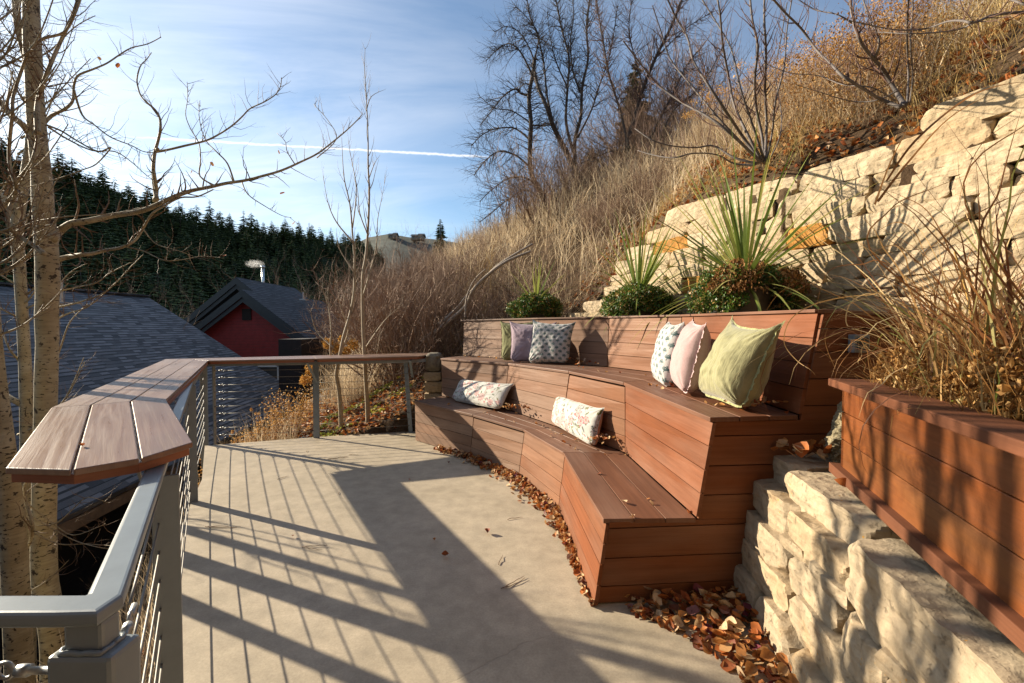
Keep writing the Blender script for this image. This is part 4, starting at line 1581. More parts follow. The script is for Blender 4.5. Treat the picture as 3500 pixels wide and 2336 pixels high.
gv = PY(843, 1076, GY - .03)
mb = MB()
mb.box(gv, .40, .05, .52)
for k in range(6):
    mb.box(gv + V3((0, -.035, -.19 + k * .075)), .33, .03, .03)
mb.build('gable_vent', M_BROWNWALL, h2)
wc = PY(916, 1290, GY - .04)
wo_ = MB()
for dx, dz, sx_, sz_ in ((0, .5, 1.0, .07), (0, -.5, 1.0, .07), (-.47, 0, .07, 1.07), (.47, 0, .07, 1.07)):
    wo_.box(wc + V3((dx, 0, dz)), sx_, .08, sz_)
wf = wo_.build('window', M_WHITE, h2)
g_ = MB()
g_.box(wc + V3((0, .03, 0)), .9, .02, .95)
g_.build('pane', M_GLASS, wf)
ch = PY(899, 965, GY + 4)
mb = MB()
mb.tube([ch + V3((0, 0, -.8)), ch + V3((0, 0, .78))], .075, 14)
mb.tube([ch + V3((0, 0, .76)), ch + V3((0, 0, .80)), ch + V3((0, 0, .88)), ch + V3((0, 0, .9))], [.09, .11, .11, .03], 14)
mb.build('chimney_pipe', M_METAL, h2, smooth=True)
vp = PY(1036, 1022, GY + 4)
mb = MB()
mb.tube([vp, vp + V3((0, 0, .35))], .05, 8)
mb.box(vp + V3((.05, 0, -.05)), .35, .35, .06)
mb.build('roof_vent', M_METAL, h2)
mb = MB()
dw = PY(952, 1217, 16.4)
dw2 = PY(1030, 1217, 16.4)
mb.prism(V3((dw.x, 16.4, -4)), V3((dw2.x, 16.4, -4)), V3((dw2.x, 16.4, dw.z + .6)), V3((dw.x, 16.4, dw.z + .6)), V3((0, 4.0, 0)))
mb.build('porch_wall', M_BROWNWALL, h2)

# chimney steam
m_, nd = material('chimney_steam')
pvv = nd('ShaderNodeTexCoord').outputs['Object']
nn = noise_(nd, pvv, 5.0, 5, 0.6)
ln = nd('ShaderNodeVectorMath', {0: pvv}, operation='LENGTH').outputs['Value']
den = mth(nd, 'MULTIPLY', nd('ShaderNodeMapRange', {0: nn, 1: .45, 2: .75, 3: 0.0, 4: 6.0}).outputs[0], nd('ShaderNodeMapRange', {0: ln, 1: .25, 2: .95, 3: 1.0, 4: 0.0}).outputs[0])
v_ = nd('ShaderNodeVolumePrincipled', {'Color': (1, 1, 1, 1), 'Density': den, 'Anisotropy': .3})
nd('ShaderNodeOutputMaterial', {1: v_.outputs[0]})
bm_ = bmesh.new()
bmesh.ops.create_icosphere(bm_, subdivisions=3, radius=1)
me = bpy.data.meshes.new('steam')
bm_.to_mesh(me)
bm_.free()
me.materials.append(m_)
o = bpy.data.objects.new('steam', me)
COL.objects.link(o)
o.location = ch + V3((-.42, 0, .98))
o.scale = (.62, .35, .26)
tag(o, 'thin white steam drifting left from the metal chimney pipe', 'steam', kind='stuff')


# unseen stand-in for the deck's house, added to block sky light from behind
M_BLOCKER = mat_flat('blocker_house_brown', (0.035, 0.022, 0.015), .8, 0, 6, .2)
hb = empty('blocker_house', (-1.0, -1.9, -2.0), 'unseen brown house wall added behind the viewer to block sky light', 'house')
mb = MB()
for k in range(48):
    z = -2.0 + k * .24
    mb.prism(V3((-7.5, -1.9, z)), V3((7.0, -1.9, z)), V3((7.0, -1.885, z + .236)), V3((-7.5, -1.885, z + .236)), V3((0, -.04, 0)), t=random.random())
mb.build('wall', M_BLOCKER, hb)
mb = MB()
for dx, dz, sx_, sz_ in ((0, 1.04, 1.1, .08), (-.52, 0, .08, 2.1), (.52, 0, .08, 2.1)):
    mb.box(V3((.5 + dx, -1.86, 1.05 + dz)), sx_, .06, sz_)
wf = mb.build('door', M_BLACKWOOD, hb)
mb = MB()
mb.box(V3((.5, -1.865, 1.05)), .94, .03, 2.0)
mb.build('pane', M_GLASS, wf)
mb = MB()
mb.prism(V3((-8, -1.2, 9.2)), V3((7.5, -1.2, 9.2)), V3((7.5, -6.5, 11.5)), V3((-8, -6.5, 11.5)), V3((0, 0, .2)))
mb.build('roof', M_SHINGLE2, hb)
# ================================================================== pillows
def pillow(name, BL, BR, TR, TL, thick, colfn, mat, label, group, side=None, N=96, ear=.10, pinch=.09, seed=1, welt=None, sag=.0, backfn=None, wrinkle=.011, slump=0.0):
    rg = random.Random(seed)
    c = (BL + BR + TR + TL) / 4
    r_ = ((BR - BL) + (TR - TL)).normalized()
    u_ = ((TL - BL) + (TR - BR))
    u_ = (u_ - r_ * u_.dot(r_)).normalized()
    nn = r_.cross(u_).normalized()
    cam_dir = (V3((0, 0, CAMZ)) - c)
    if nn.dot(cam_dir) < 0:
        nn = -nn
    M = N if (BR - BL).length < .7 else int(N * 1.7)
    so = V3((rg.random() * 40, rg.random() * 40, 0))
    V_, F_, UV_, C_ = [], [], [], []

    def th(u, v):
        a = max(0, 1 - abs(u) ** 2.6)
        b = max(0, 1 - abs(v) ** 2.6)
        t = (a * b) ** .42
        return t * (1 + slump * -v * .35)

    W, H = (BR - BL).length, (TL - BL).length
    for sd in (1, -1):
        for j in range(N + 1):
            for i in range(M + 1):
                u, v = -1 + 2 * i / M, -1 + 2 * j / N
                # edges pull in between the corners
                uu = u * (1 - pinch * (1 - v * v))
                vv = v * (1 - pinch * (1 - u * u))
                s_, t_ = (uu + 1) / 2, (vv + 1) / 2
                p = BL * (1 - s_) * (1 - t_) + BR * s_ * (1 - t_) + TR * s_ * t_ + TL * (1 - s_) * t_
                cc = (abs(u) * abs(v)) ** 7
                if v > 0:
                    p = p + (r_ * (1 if u > 0 else -1) * .5 + u_) * cc * ear * .25
                else:
                    p = p + (c - p) * cc * .16
                q = V3((u * 2.2, v * 2.2, sd * 3.0)) + so
                f = th(u, v)
                wr = noise.noise(q * 1.2) * .9 + noise.noise(q * 3.2) * .35
                # pull folds radiating from corners
                ang = math.atan2(abs(v) - 1, abs(u) - 1)
                rad = math.hypot(abs(u) - 1, abs(v) - 1)
                fold = math.sin(ang * 17 + so.x) * math.exp(-rad * 3.2) * f
                d = thick * f * (1 + .14 * noise.noise(q * .9)) + wrinkle * wr * f + wrinkle * 1.3 * fold
                V_.append(tuple(p + nn * sd * d))
    nv = (M + 1) * (N + 1)
    for sd in (0, 1):
        for j in range(N):
            for i in range(M):
                a = sd * nv + j * (M + 1) + i
                f = (a, a + 1, a + M + 2, a + M + 1)
                F_.append(f if sd == 0 else tuple(reversed(f)))
    me = bpy.data.meshes.new(name)
    me.from_pydata([tuple(V3(p) - c) for p in V_], [], F_)
    me.polygons.foreach_set('use_smooth', [True] * len(F_))
    col = me.color_attributes.new('Col', 'FLOAT_COLOR', 'POINT')
    dat = []
    for sd in (0, 1):
        fn = colfn if sd == 0 else (backfn or colfn)
        for j in range(N + 1):
            for i in range(M + 1):
                cc_ = fn((i / M) * W, (j / N) * H)
                dat += [cc_[0], cc_[1], cc_[2], 1.0]
    col.data.foreach_set('color', dat)
    uvl = me.uv_layers.new(name='UVMap')
    uvs = np.empty((len(F_) * 4, 2))
    k = 0
    for f in F_:
        for vi in f:
            w_ = vi % nv
            uvs[k] = ((w_ % (M + 1)) / M * W, (w_ // (M + 1)) / N * H)
            k += 1
    uvl.data.foreach_set('uv', uvs.ravel())
    me.materials.append(mat)
    o = bpy.data.objects.new(name, me)
    COL.objects.link(o)
    o.location = c
    tag(o, label, 'cushion', group)
    # border welt / flange
    ring = []
    per = [(-1 + 2 * k / 40, -1) for k in range(40)] + [(1, -1 + 2 * k / 40) for k in range(40)] + [(1 - 2 * k / 40, 1) for k in range(40)] + [(-1, 1 - 2 * k / 40) for k in range(41)]
    wm = MB()
    for (u, v) in per:
        uu = u * (1 - pinch * (1 - v * v))
        vv = v * (1 - pinch * (1 - u * u))
        s_, t_ = (uu + 1) / 2, (vv + 1) / 2
        p = BL * (1 - s_) * (1 - t_) + BR * s_ * (1 - t_) + TR * s_ * t_ + TL * (1 - s_) * t_
        cc = (abs(u) * abs(v)) ** 7
        if v > 0:
            p = p + (r_ * (1 if u > 0 else -1) * .5 + u_) * cc * ear * .25
        else:
            p = p + (c - p) * cc * .16
        ring.append(p)
    fw, wc_ = (welt or (.005, (.8, .8, .8)))
    inner_, outer_ = [], []
    for i, p in enumerate(ring):
        d = (p - c)
        d = (d - nn * d.dot(nn)).normalized()
        wv = nn * (.35 * fw * math.sin(i * .9 + seed) + .3 * fw * math.sin(i * 2.3))
        inner_.append(p - d * .004)
        outer_.append(p + d * fw * 1.0 + wv)
    for i in range(len(ring) - 1):
        for off in (nn * .0025,):
            wm.face([inner_[i] + off, inner_[i + 1] + off, outer_[i + 1], outer_[i]], t=.5)
            wm.face([inner_[i + 1] - off, inner_[i] - off, outer_[i], outer_[i + 1]], t=.5)
    w_o = wm.build('piping', mat, o, smooth=True)
    cw = w_o.data.color_attributes.new('Col', 'FLOAT_COLOR', 'POINT')
    cw.data.foreach_set('color', [x for _ in w_o.data.vertices for x in (wc_[0], wc_[1], wc_[2], 1)])
    return o


def solid(c):
    return lambda x, y: c


LIN = (.47, .455, .435)
TEAL = (.055, .105, .105)


def fan_motif(x, y):
    """small block printed leaf fan, centred at 0,0, about 5 cm; returns True inside ink"""
    x, y = x / 1.28, y / 1.28
    yy = y + .018
    if abs(x) < .0022 and -.010 < yy < .012:
        return True
    r = math.hypot(x, yy - .004)
    a = math.atan2(x, yy - .004)
    if abs(a) > 1.75:
        return False
    k = 7
    w = 3.5 / k
    ci = round(a / w)
    da = a - ci * w
    ln = .031 - .0035 * abs(ci)
    if r > ln:
        return False
    half = .0052 * math.sin(math.pi * min(1, (r / ln) ** .8)) + .0006
    lat = abs(r * math.sin(da))
    if lat > half:
        return False
    if lat < .0007 and .35 < r / ln < .8:
        return False
    return True


def blue_print(x, y):
    P_ = .098
    best = False
    u = x / P_
    v = y / P_
    for ox, oy in ((0, 0), (.5, .5)):
        i, j = round(u - ox) + ox, round(v - oy) + oy
        lx, ly = (u - i) * P_, (v - j) * P_
        a = .25 if ox else -.15
        rx, ry = lx * math.cos(a) - ly * math.sin(a), lx * math.sin(a) + ly * math.cos(a)
        if fan_motif(rx, ry):
            best = True
    # pale lattice
    d1 = abs(((u + v + .5) % 1) - .5)
    d2 = abs(((u - v + .5) % 1) - .5)
    if best:
        n_ = noise.noise(V3((x * 300, y * 300, 0)))
        return TEAL if n_ > -.45 else (.17, .22, .21)
    g = .03 * noise.noise(V3((x * 500, y * 120, 0)))
    if min(d1, d2) > .47:
        return (.40, .40, .39)
    return (LIN[0] + g, LIN[1] + g, LIN[2] + g)


def floral_fn(seed, W=1.05, H=.32):
    rg = random.Random(seed)
    fl = []
    PINK, ROSE, SAGE, OLIVE, GREY = (.36, .085, .095), (.30, .025, .055), (.085, .115, .065), (.12, .115, .03), (.08, .088, .088)
    # stems as sine curves, blossoms and leaves along them
    stems = []
    for k in range(7):
        x0 = W * (k + .2) / 7
        stems.append((x0, rg.uniform(.02, .3), rg.uniform(-.12, .2), rg.uniform(18, 30), rg.uniform(0, 6)))
    for k in range(15):
        fl.append(('b', W * (k + rg.uniform(.1, .9)) / 15, rg.uniform(.03, H - .02), rg.uniform(.030, .055), rg.choice([PINK, ROSE, PINK, GREY]), rg.choice([5, 6, 7]), rg.uniform(0, 6)))
    lv = []
    for k in range(95):
        lv.append((rg.uniform(0, W), rg.uniform(0, H), rg.uniform(0, 3.1), rg.uniform(.016, .036), rg.choice([SAGE, OLIVE, SAGE, PINK, GREY])))

    def fn(x, y):
        for (_, cx, cy, r, c, n_, ph) in fl:
            dx, dy = x - cx, y - cy
            if abs(dx) > r * 1.2 or abs(dy) > r * 1.2:
                continue
            d = math.hypot(dx, dy)
            a = math.atan2(dy, dx)
            rr = r * (.66 + .34 * abs(math.cos(a * n_ / 2 + ph)))
            if d < rr:
                if d > rr * .86 or d < r * .16 or abs(math.sin(a * n_ / 2 + ph)) < .13:
                    return c
                if d < r * .45:
                    return tuple(.35 * a_ + .65 * b_ for a_, b_ in zip(c, (.50, .46, .40)))
                return tuple(.20 * a_ + .80 * b_ for a_, b_ in zip(c, (.52, .47, .43)))
        for (cx, cy, a, r, c) in lv:
            dx, dy = x - cx, y - cy
            if abs(dx) > r or abs(dy) > r:
                continue
            lx, ly = dx * math.cos(a) + dy * math.sin(a), -dx * math.sin(a) + dy * math.cos(a)
            t = (lx / r + 1) / 2
            if 0 < t < 1 and abs(ly) < r * .34 * math.sin(math.pi * t):
                if abs(ly) < r * .04:
                    return (.46, .45, .4)
                return c
        for (x0, am, sl_, fq, ph) in stems:
            xx = x0 + am * .18 * math.sin(y * fq + ph) + sl_ * y
            if abs(x - xx) < .0016:
                return OLIVE
        g = .02 * noise.noise(V3((x * 400, y * 100, 0)))
        return (.50 + g, .49 + g, .45 + g)
    return fn


GL, GR = 'cushions grouped on the far upper seat', 'cushions grouped on the near upper seat'
GREENC, LILAC, PINKC = (.27, .255, .135), (.33, .25, .295), (.43, .29, .28)
pillow('square_cushion', PY(1712, 1233, 6.1), PY(1828, 1236, 5.97), PY(1826, 1102, 6.12), PY(1713, 1104, 6.22), .075, solid((.20, .20, .085)), M_FABRIB,
       'olive green square cushion half hidden at the left of the far cushion group', GL, seed=3, welt=(.012, (.15, .15, .045)))
pillow('square_cushion', PY(1742, 1240, 5.9), PY(1884, 1241, 5.72), PY(1899, 1108, 5.88), PY(1744, 1104, 6.02), .085, solid(LILAC), M_FAB,
       'lilac square cushion between the olive one and the blue leaf print one', GL, seed=4, welt=(.007, (.27, .19, .24)))
pillow('square_cushion', PY(1802, 1245, 5.64), PY(1946, 1243, 5.42), PY(1964, 1107, 5.56), PY(1823, 1099, 5.78), .085, blue_print, M_FAB,
       'white cushion with blue green leaf print, frontmost of the far group', GL, seed=5, N=150, welt=(.004, (.22, .28, .31)))
pillow('square_cushion', PY(2243, 1301, 3.92), PY(2282, 1329, 3.47), PY(2334, 1110, 3.58), PY(2285, 1108, 4.05), .105, blue_print, M_FAB,
       'white cushion with blue green leaf fan print seen edge on beside the pink cushion', GR, seed=6, N=140, welt=(.004, (.4, .4, .4)), pinch=.05)
pillow('square_cushion', PY(2316, 1318, 3.50), PY(2348, 1352, 3.05), PY(2408, 1118, 3.14), PY(2366, 1104, 3.62), .115, solid(PINKC), M_FAB,
       'plump pale pink cushion standing between the leaf print one and the large green one', GR, seed=7, welt=(.012, (.46, .33, .33)), pinch=.05)
pillow('square_cushion', PY(2398, 1350, 3.02), PY(2540, 1402, 2.56), PY(2655, 1130, 2.52), PY(2500, 1110, 3.02), .135, solid(GREENC), M_FABRIB,
       'large soft green crinkled cushion nearest the camera on the upper seat', GR, seed=8, N=120, ear=.22, slump=.5, welt=(.014, (.33, .33, .16)), pinch=.08, wrinkle=.016)
pillow('lumbar_cushion', PY(1541, 1368, 6.12), PY(1712, 1402, 5.30), PY(1750, 1317, 5.50), PY(1574, 1298, 6.34), .085, floral_fn(2), M_FAB,
       'long white floral cushion on the far lower seat, half in shadow', 'long floral cushions on the lower seat', seed=9, N=110, welt=(.004, (.46, .45, .40)), pinch=.05)
pillow('lumbar_cushion', PY(1886, 1446, 4.72), PY(2034, 1534, 3.80), PY(2060, 1402, 3.92), PY(1908, 1350, 4.88), .10, floral_fn(6), M_FAB,
       'long white floral cushion with pink back at the middle of the lower seat', 'long floral cushions on the lower seat', seed=10, N=120, backfn=solid((.42, .25, .19)), welt=(.004, (.46, .45, .40)), pinch=.05)


# ================================================================== potted plants
def lathe(mb, c, prof, n=40, m=0):
    for (r0, z0), (r1, z1) in zip(prof[:-1], prof[1:]):
        for k in range(n):
            a, b = 2 * math.pi * k / n, 2 * math.pi * (k + 1) / n
            mb.face([c + V3((r0 * math.cos(a), r0 * math.sin(a), z0)), c + V3((r0 * math.cos(b), r0 * math.sin(b), z0)),
                     c + V3((r1 * math.cos(b), r1 * math.sin(b), z1)), c + V3((r1 * math.cos(a), r1 * math.sin(a), z1))], m=m)


def potted(px, Y, rpot, hpot, clump, spikeH, nspike, label, seed, wither=False, spread=1.0, greens=(0, 1), clump_z=.75):
    b = PY(px, 1100, Y)
    base = V3((b.x, b.y, 1.50))
    root = empty('potted_plant', tuple(base), label, 'potted plant', 'potted spike plants behind the bench')
    mb = MB()
    prof = [(rpot * .70, 0), (rpot * .84, hpot * .30), (rpot * .95, hpot * .6), (rpot, hpot * .88), (rpot * 1.06, hpot * .9), (rpot * 1.06, hpot), (rpot * .93, hpot), (rpot * .90, hpot * .93), (0.001, hpot * .93)]
    lathe(mb, base, prof)
    p = mb.build('pot', M_POT, root, smooth=True)
    rs = np.random.RandomState(seed)
    # trailing clump: leaves over a lumpy, flattened shell round the rim and down the sides
    N = int(15000 * clump ** 1.2 * 1.4)
    th = rs.uniform(0, 2 * math.pi, N)
    ph = np.arccos(rs.uniform(-.55, 1, N))
    rad = np.ones(N)
    for i in range(N):
        q = V3((math.cos(th[i]) * math.sin(ph[i]), math.sin(th[i]) * math.sin(ph[i]), math.cos(ph[i])))
        rad[i] = 1 + .22 * noise.noise(q * 2.2 + V3((seed, 0, 0))) + .14 * noise.noise(q * 6 + V3((0, seed, 0)))
    rr = clump / 2 * rad * rs.uniform(.72, 1.03, N)
    P = np.stack([base.x + rr * np.cos(th) * np.sin(ph), base.y + rr * np.sin(th) * np.sin(ph), base.z + hpot * clump_z + rr * .62 * np.cos(ph)], 1)
    P = P[P[:, 2] > 1.505]
    # keep the pot's face visible where it shows
    keep = ~((P[:, 2] < base.z + hpot * .72) & (np.hypot(P[:, 0] - base.x, P[:, 1] - base.y) < rpot * 1.02))
    keep &= ~((P[:, 2] < base.z + hpot * (.95 if wither else .62)) & (np.abs(P[:, 0] - base.x) < rpot * (.85 if wither else .6)) & (P[:, 1] < base.y))
    P = P[keep]
    n_ = len(P)
    cl = np.array([noise.noise(V3(tuple(p * 7))) for p in P])
    tint = np.clip(rs.uniform(0, .75, n_) + cl * .3, 0, .82)
    bsel = rs.uniform(0, 1, n_) < (.17 + .25 * np.clip(cl, 0, 1))
    tint[bsel] = rs.uniform(.86, 1, bsel.sum())
    sz = rs.uniform(.020, .036, n_)
    leaves_var(P, sz, rs, tint, 'trailing_foliage', M_TRAIL, root)
    if wither:
        Nw = 2600
        th = rs.uniform(-2.7, -.1, Nw)
        ph2 = rs.uniform(.35, 1.55, Nw)
        r_ = clump / 2 * rs.uniform(.92, 1.12, Nw)
        P2 = np.stack([base.x + r_ * np.cos(th) * np.sin(ph2), base.y + r_ * np.sin(th) * np.sin(ph2), base.z + hpot * clump_z + r_ * .62 * np.cos(ph2) + rs.normal(0, .02, Nw)], 1)
        P2 = P2[[noise.noise(V3((a * 6, b * 6, c_ * 6))) > -.12 for a, b, c_ in P2]]
        Nw = len(P2)
        leaves_var(P2, rs.uniform(.02, .05, Nw), rs, rs.uniform(0, 1, Nw), 'withered_flowers', M_WITHER, root, droop=1.0)
        Nf = 26
        P3 = np.stack([base.x + clump * rs.uniform(.2, .5, Nf), base.y - clump * rs.uniform(.25, .42, Nf), base.z + hpot * rs.uniform(.15, .8, Nf)], 1)
        leaves_var(P3, rs.uniform(.02, .03, Nf), rs, rs.uniform(0, 1, Nf), 'white_flowers', M_PETAL, root)
    # spikes
    crown = np.array([base.x, base.y, base.z + hpot * .95 + .10])
    Ns = nspike
    az = rs.uniform(0, 2 * math.pi, Ns)
    k = np.linspace(0, 1, Ns)
    lean = .06 + k ** .8 * 1.6 * spread + rs.normal(0, .05, Ns)
    curl = .05 + k ** 2 * .75 * spread + np.abs(rs.normal(0, .12, Ns))
    ln = spikeH * (1 - .12 * k) * rs.uniform(.72, 1.06, Ns)
    cpos = crown[None, :] + np.stack([np.cos(az) * .02, np.sin(az) * .02, -k * .10], 1)
    tint = np.clip((.25 + .75 * rs.uniform(greens[0], greens[1], Ns)) * .9, 0, 1)
    tint[rs.uniform(0, 1, Ns) < .06] = 1.0
    blades(cpos, az, ln, rs.uniform(.022, .036, Ns), lean, curl, 7, rs, tint, 'spike_leaves', M_SPIKE, root)
    return root


def leaves_var(P, sz, rs, tint, name, mat, parent=None, droop=None, tilt=.9, curl=.6, rows=None, aspect=.7):
    """like leaves() but with a size per leaf"""
    rows = rows or ROWS_S
    N = len(P)
    nr = len(rows)
    az = rs.uniform(0, 2 * math.pi, N)
    tl = rs.normal(0, tilt, N)
    rl = rs.normal(0, tilt, N)
    if droop is not None:
        tl = tl * .4 - droop
    fo = rs.uniform(0, 1.0, N) * curl
    ca_, sa_ = np.cos(az), np.sin(az)
    ct, st = np.cos(tl), np.sin(tl)
    cr, sr = np.cos(rl), np.sin(rl)
    f = np.stack([ca_ * ct, sa_ * ct, st], 1)
    s = np.stack([-sa_ * cr, ca_ * cr, sr], 1)
    n_ = np.cross(f, s)
    V_ = np.empty((N, nr * 3, 3))
    for i, (l, w) in enumerate(rows):
        for j, sd in enumerate((-1, 0, 1)):
            lx = (l - .5) * sz
            wy = sd * w * sz * aspect * .5
            up = (abs(sd) * w * fo * .5 + ((l - .5) ** 2) * fo) * sz
            V_[:, i * 3 + j, :] = P + f * lx[:, None] + s * wy[:, None] + n_ * up[:, None]
    fc = []
    for i in range(nr - 1):
        for j in range(2):
            a = i * 3 + j
            fc.append((a, a + 1, a + 4, a + 3))
    return npmesh(name, V_, fc, nr * 3, tint, mat, parent, smooth=True)


potted(1832, 6.9, .17, .34, .78, .80, 26, 'smallest potted plant at the left end, thin drooping spikes over dark trailing foliage', 11, greens=(.6, 1), clump_z=.85, spread=.9)
potted(2180, 5.75, .20, .33, .86, 1.18, 95, 'middle potted plant with tall spike leaves and a dense round cushion of small green leaves', 12, clump_z=.85)
potted(2545, 4.35, .21, .40, .94, 1.42, 135, 'largest potted plant, big sword leaved crown over green and withered brown flowers', 13, wither=True, clump_z=.80)


# ================================================================== planter planting
rs = np.random.RandomState(5)


def pl(u_, v_, z):
    """u along planter, v into it"""
    return P0 + pd * u_ + pn * v_ + V3((0, 0, z - .80))


def pl_arr(u_, v_, z):
    return np.stack([P0.x + pd.x * u_ + pn.x * v_, P0.y + pd.y * u_ + pn.y * v_, z], 1)


# dried perennials: tangled stems with curled leaves
root = empty('dried_perennial', tuple(pl(.8, .45, 1.2)), 'tangled golden brown withered perennial filling the cedar planter', 'plant')
N = 1500
u_, v_ = rs.uniform(.03, .95, N), rs.uniform(.08, .80, N)
bs = pl_arr(u_, v_, np.full(N, 1.18))
blades(bs, rs.uniform(0, 6.28, N), rs.uniform(.16, .42, N), rs.uniform(.003, .007, N), rs.uniform(0, .7, N), rs.uniform(-.2, 1.3, N), 6, rs, rs.uniform(0, 1, N), 'stems', M_PEREN, root, kink=.16)
N = 9500
u_, v_ = rs.uniform(.02, 1.0, N), rs.uniform(.10, .85, N)
hmax = .15 + .16 * np.sin(np.clip((v_ - .05) / .9, 0, 1) * math.pi) + .05 * np.sin(u_ * 9)
hmax *= np.clip((u_ + .25) * 2.2, .5, 1)
z = 1.19 + hmax * rs.uniform(0, 1, N) ** .7
P = pl_arr(u_, v_, z)
tint = np.clip(rs.uniform(.1, .95, N), 0, 1)
gsel = (rs.uniform(0, 1, N) < .10) & (z < 1.27)
tint[gsel] = 1.0
leaves_var(P, rs.uniform(.012, .032, N), rs, tint, 'curled_leaves', M_PEREN, root, curl=2.6, aspect=.42)

# ornamental grass with long arching blades
root = empty('ornamental_grass', tuple(pl(.55, .55, 1.2)), 'tall ornamental grass with long arching straw and rust blades in the cedar planter', 'ornamental grass')
N = 620
ck = rs.choice(7, N)
u_ = np.array([.10, .22, .35, .08, .55, .45, .75])[ck] + rs.normal(0, .045, N)
v_ = np.array([.34, .52, .24, .60, .22, .44, .28])[ck] + rs.normal(0, .045, N)
bs = pl_arr(u_, v_, np.full(N, 1.20))
blades(bs, rs.uniform(0, 6.28, N), rs.uniform(.35, 1.05, N) , rs.uniform(.005, .011, N), np.abs(rs.normal(.2, .22, N)), np.abs(rs.normal(1.3, .8, N)), 12, rs, np.clip(rs.uniform(.0, 1.0, N), 0, 1), 'arching_blades', M_ORNGRASS, root, kink=.03, twist=2.0)
# long blades thrown over the wall and bench, traced
tr_ = MB()
long_b = [
    ([(3180, 1150), (3060, 1035), (2960, 1010), (2800, 1035), (2705, 1090), (2680, 1170), (2720, 1230), (2770, 1265), (2787, 1283)], 2.0, .0045, .55),
    ([(3080, 1160), (3010, 1060), (2960, 1020), (2880, 1060), (2820, 1150), (2850, 1250), (2870, 1270)], 1.95, .005, .4),
    ([(3030, 1290), (2975, 1265), (2945, 1215), (2955, 1180), (3000, 1170)], 1.9, .005, .75),
    ([(2985, 1250), (2960, 1170), (2905, 1205), (2860, 1270), (2848, 1345)], 1.95, .004, .3),
    ([(3100, 1130), (2990, 1010), (2820, 940), (2680, 990), (2620, 1060)], 2.1, .005, .35),
    ([(3150, 1200), (3060, 930), (2940, 905), (2830, 930), (2790, 1050)], 2.0, .004, .2),
    ([(3060, 1200), (2960, 1140), (2895, 1110), (2905, 1040), (2960, 1005), (3010, 1015)], 1.9, .006, .8),
    ([(3320, 1200), (3220, 800), (3080, 670), (2960, 660), (2900, 720)], 1.85, .006, .3),
    ([(3340, 1200), (3300, 700), (3500, 430), (3650, 400)], 1.5, .006, .25),
    ([(2990, 700), (3060, 520), (3180, 330), (3330, 210), (3560, 160)], 1.6, .007, .35),
    ([(3000, 690), (3100, 560), (3250, 400), (3420, 310), (3560, 270)], 1.5, .007, .3),
    ([(3030, 620), (3130, 480), (3300, 340), (3430, 290), (3560, 278)], 1.45, .006, .25),
    ([(3330, 1250), (3380, 900), (3420, 640), (3475, 430), (3520, 300)], 1.4, .006, .2),
    ([(3280, 1250), (3260, 950), (3280, 680), (3350, 500), (3480, 400)], 1.5, .006, .35),
    ([(3100, 1200), (3010, 900), (3040, 720), (3200, 640), (3420, 560), (3560, 520)], 1.6, .006, .3),
    ([(3250, 1250), (3200, 940), (3130, 800), (3070, 760), (3000, 790)], 1.8, .006, .4),
    ([(3150, 1200), (3180, 960), (3240, 800), (3420, 690), (3560, 640)], 1.6, .006, .45),
    ([(3400, 1250), (3440, 1000), (3470, 840), (3530, 700)], 1.5, .006, .6),
    ([(3200, 1250), (3150, 1010), (3090, 870), (3040, 840), (2960, 880)], 1.85, .005, .5),
    ([(3440, 1270), (3300, 950), (3230, 850), (3160, 850)], 1.6, .006, .3),
]


def spline(pts, n=5):
    """Catmull-Rom through pts"""
    out = []
    P_ = [pts[0]] + list(pts) + [pts[-1]]
    for i in range(1, len(P_) - 2):
        a, b, c, d = P_[i - 1], P_[i], P_[i + 1], P_[i + 2]
        for k in range(n):
            t = k / n
            out.append(.5 * ((2 * b) + (c - a) * t + (2 * a - 5 * b + 4 * c - d) * t * t + (3 * b - a - 3 * c + d) * t ** 3))
    out.append(pts[-1])
    return out


rgb = random.Random(3)
for pts, Y0, w, tn in long_b:
    P3 = [PY(p[0], p[1], Y0 + .06 * math.sin(i * 1.3 + Y0 * 7)) for i, p in enumerate(pts)]
    # root the first point in the planter soil
    P3[0] = pl(max(.1, min(1.2, (P0 - P3[0]).dot(-pd) if False else (P3[0] - P0).dot(pd))), .5, 1.2) if pts[0][1] > 1100 else P3[0]
    sp = spline(P3, 6)
    n_ = len(sp)
    for i in range(n_ - 1):
        t0, t1 = i / (n_ - 1), (i + 1) / (n_ - 1)
        d = (sp[i + 1] - sp[i]).normalized()

        def side(t):
            a = t * 2.6 + tn * 9
            s1 = d.cross(V3((0, 1, 0)))
            s1 = s1.normalized() if s1.length > .01 else V3((1, 0, 0))
            s2 = d.cross(s1).normalized()
            return (s1 * math.cos(a) + s2 * math.sin(a) * .6)
        w0, w1 = w * (1 - t0 ** 2.5) * .5 + .0004, w * (1 - t1 ** 2.5) * .5 + .0004
        tr_.face([sp[i] - side(t0) * w0, sp[i] + side(t0) * w0, sp[i + 1] + side(t1) * w1, sp[i + 1] - side(t1) * w1], t=tn)
o = tr_.build('long_blades', M_ORNGRASS, root, smooth=True)
m = MB()
m.tube([PY(3345, 1300, 1.7), PY(3330, 1130, 1.7), PY(3305, 1000, 1.7), PY(3275, 900, 1.7), PY(3262, 860, 1.7)], [.006, .006, .005, .004, .003], 6)
m.build('seed_stalk', mat_flat('seed_stalk_tan', (.50, .30, .08), .6), root)


# ================================================================== trees
def limb(mb, pts, r0, r1, sides=8, pw=1.0):
    n_ = len(pts)
    rad = [r0 + (r1 - r0) * (i / (n_ - 1)) ** (pw * .68) for i in range(n_)]
    mb.tube(pts, rad, sides)
    return rad


DENS = 1.0
RMIN = .0026


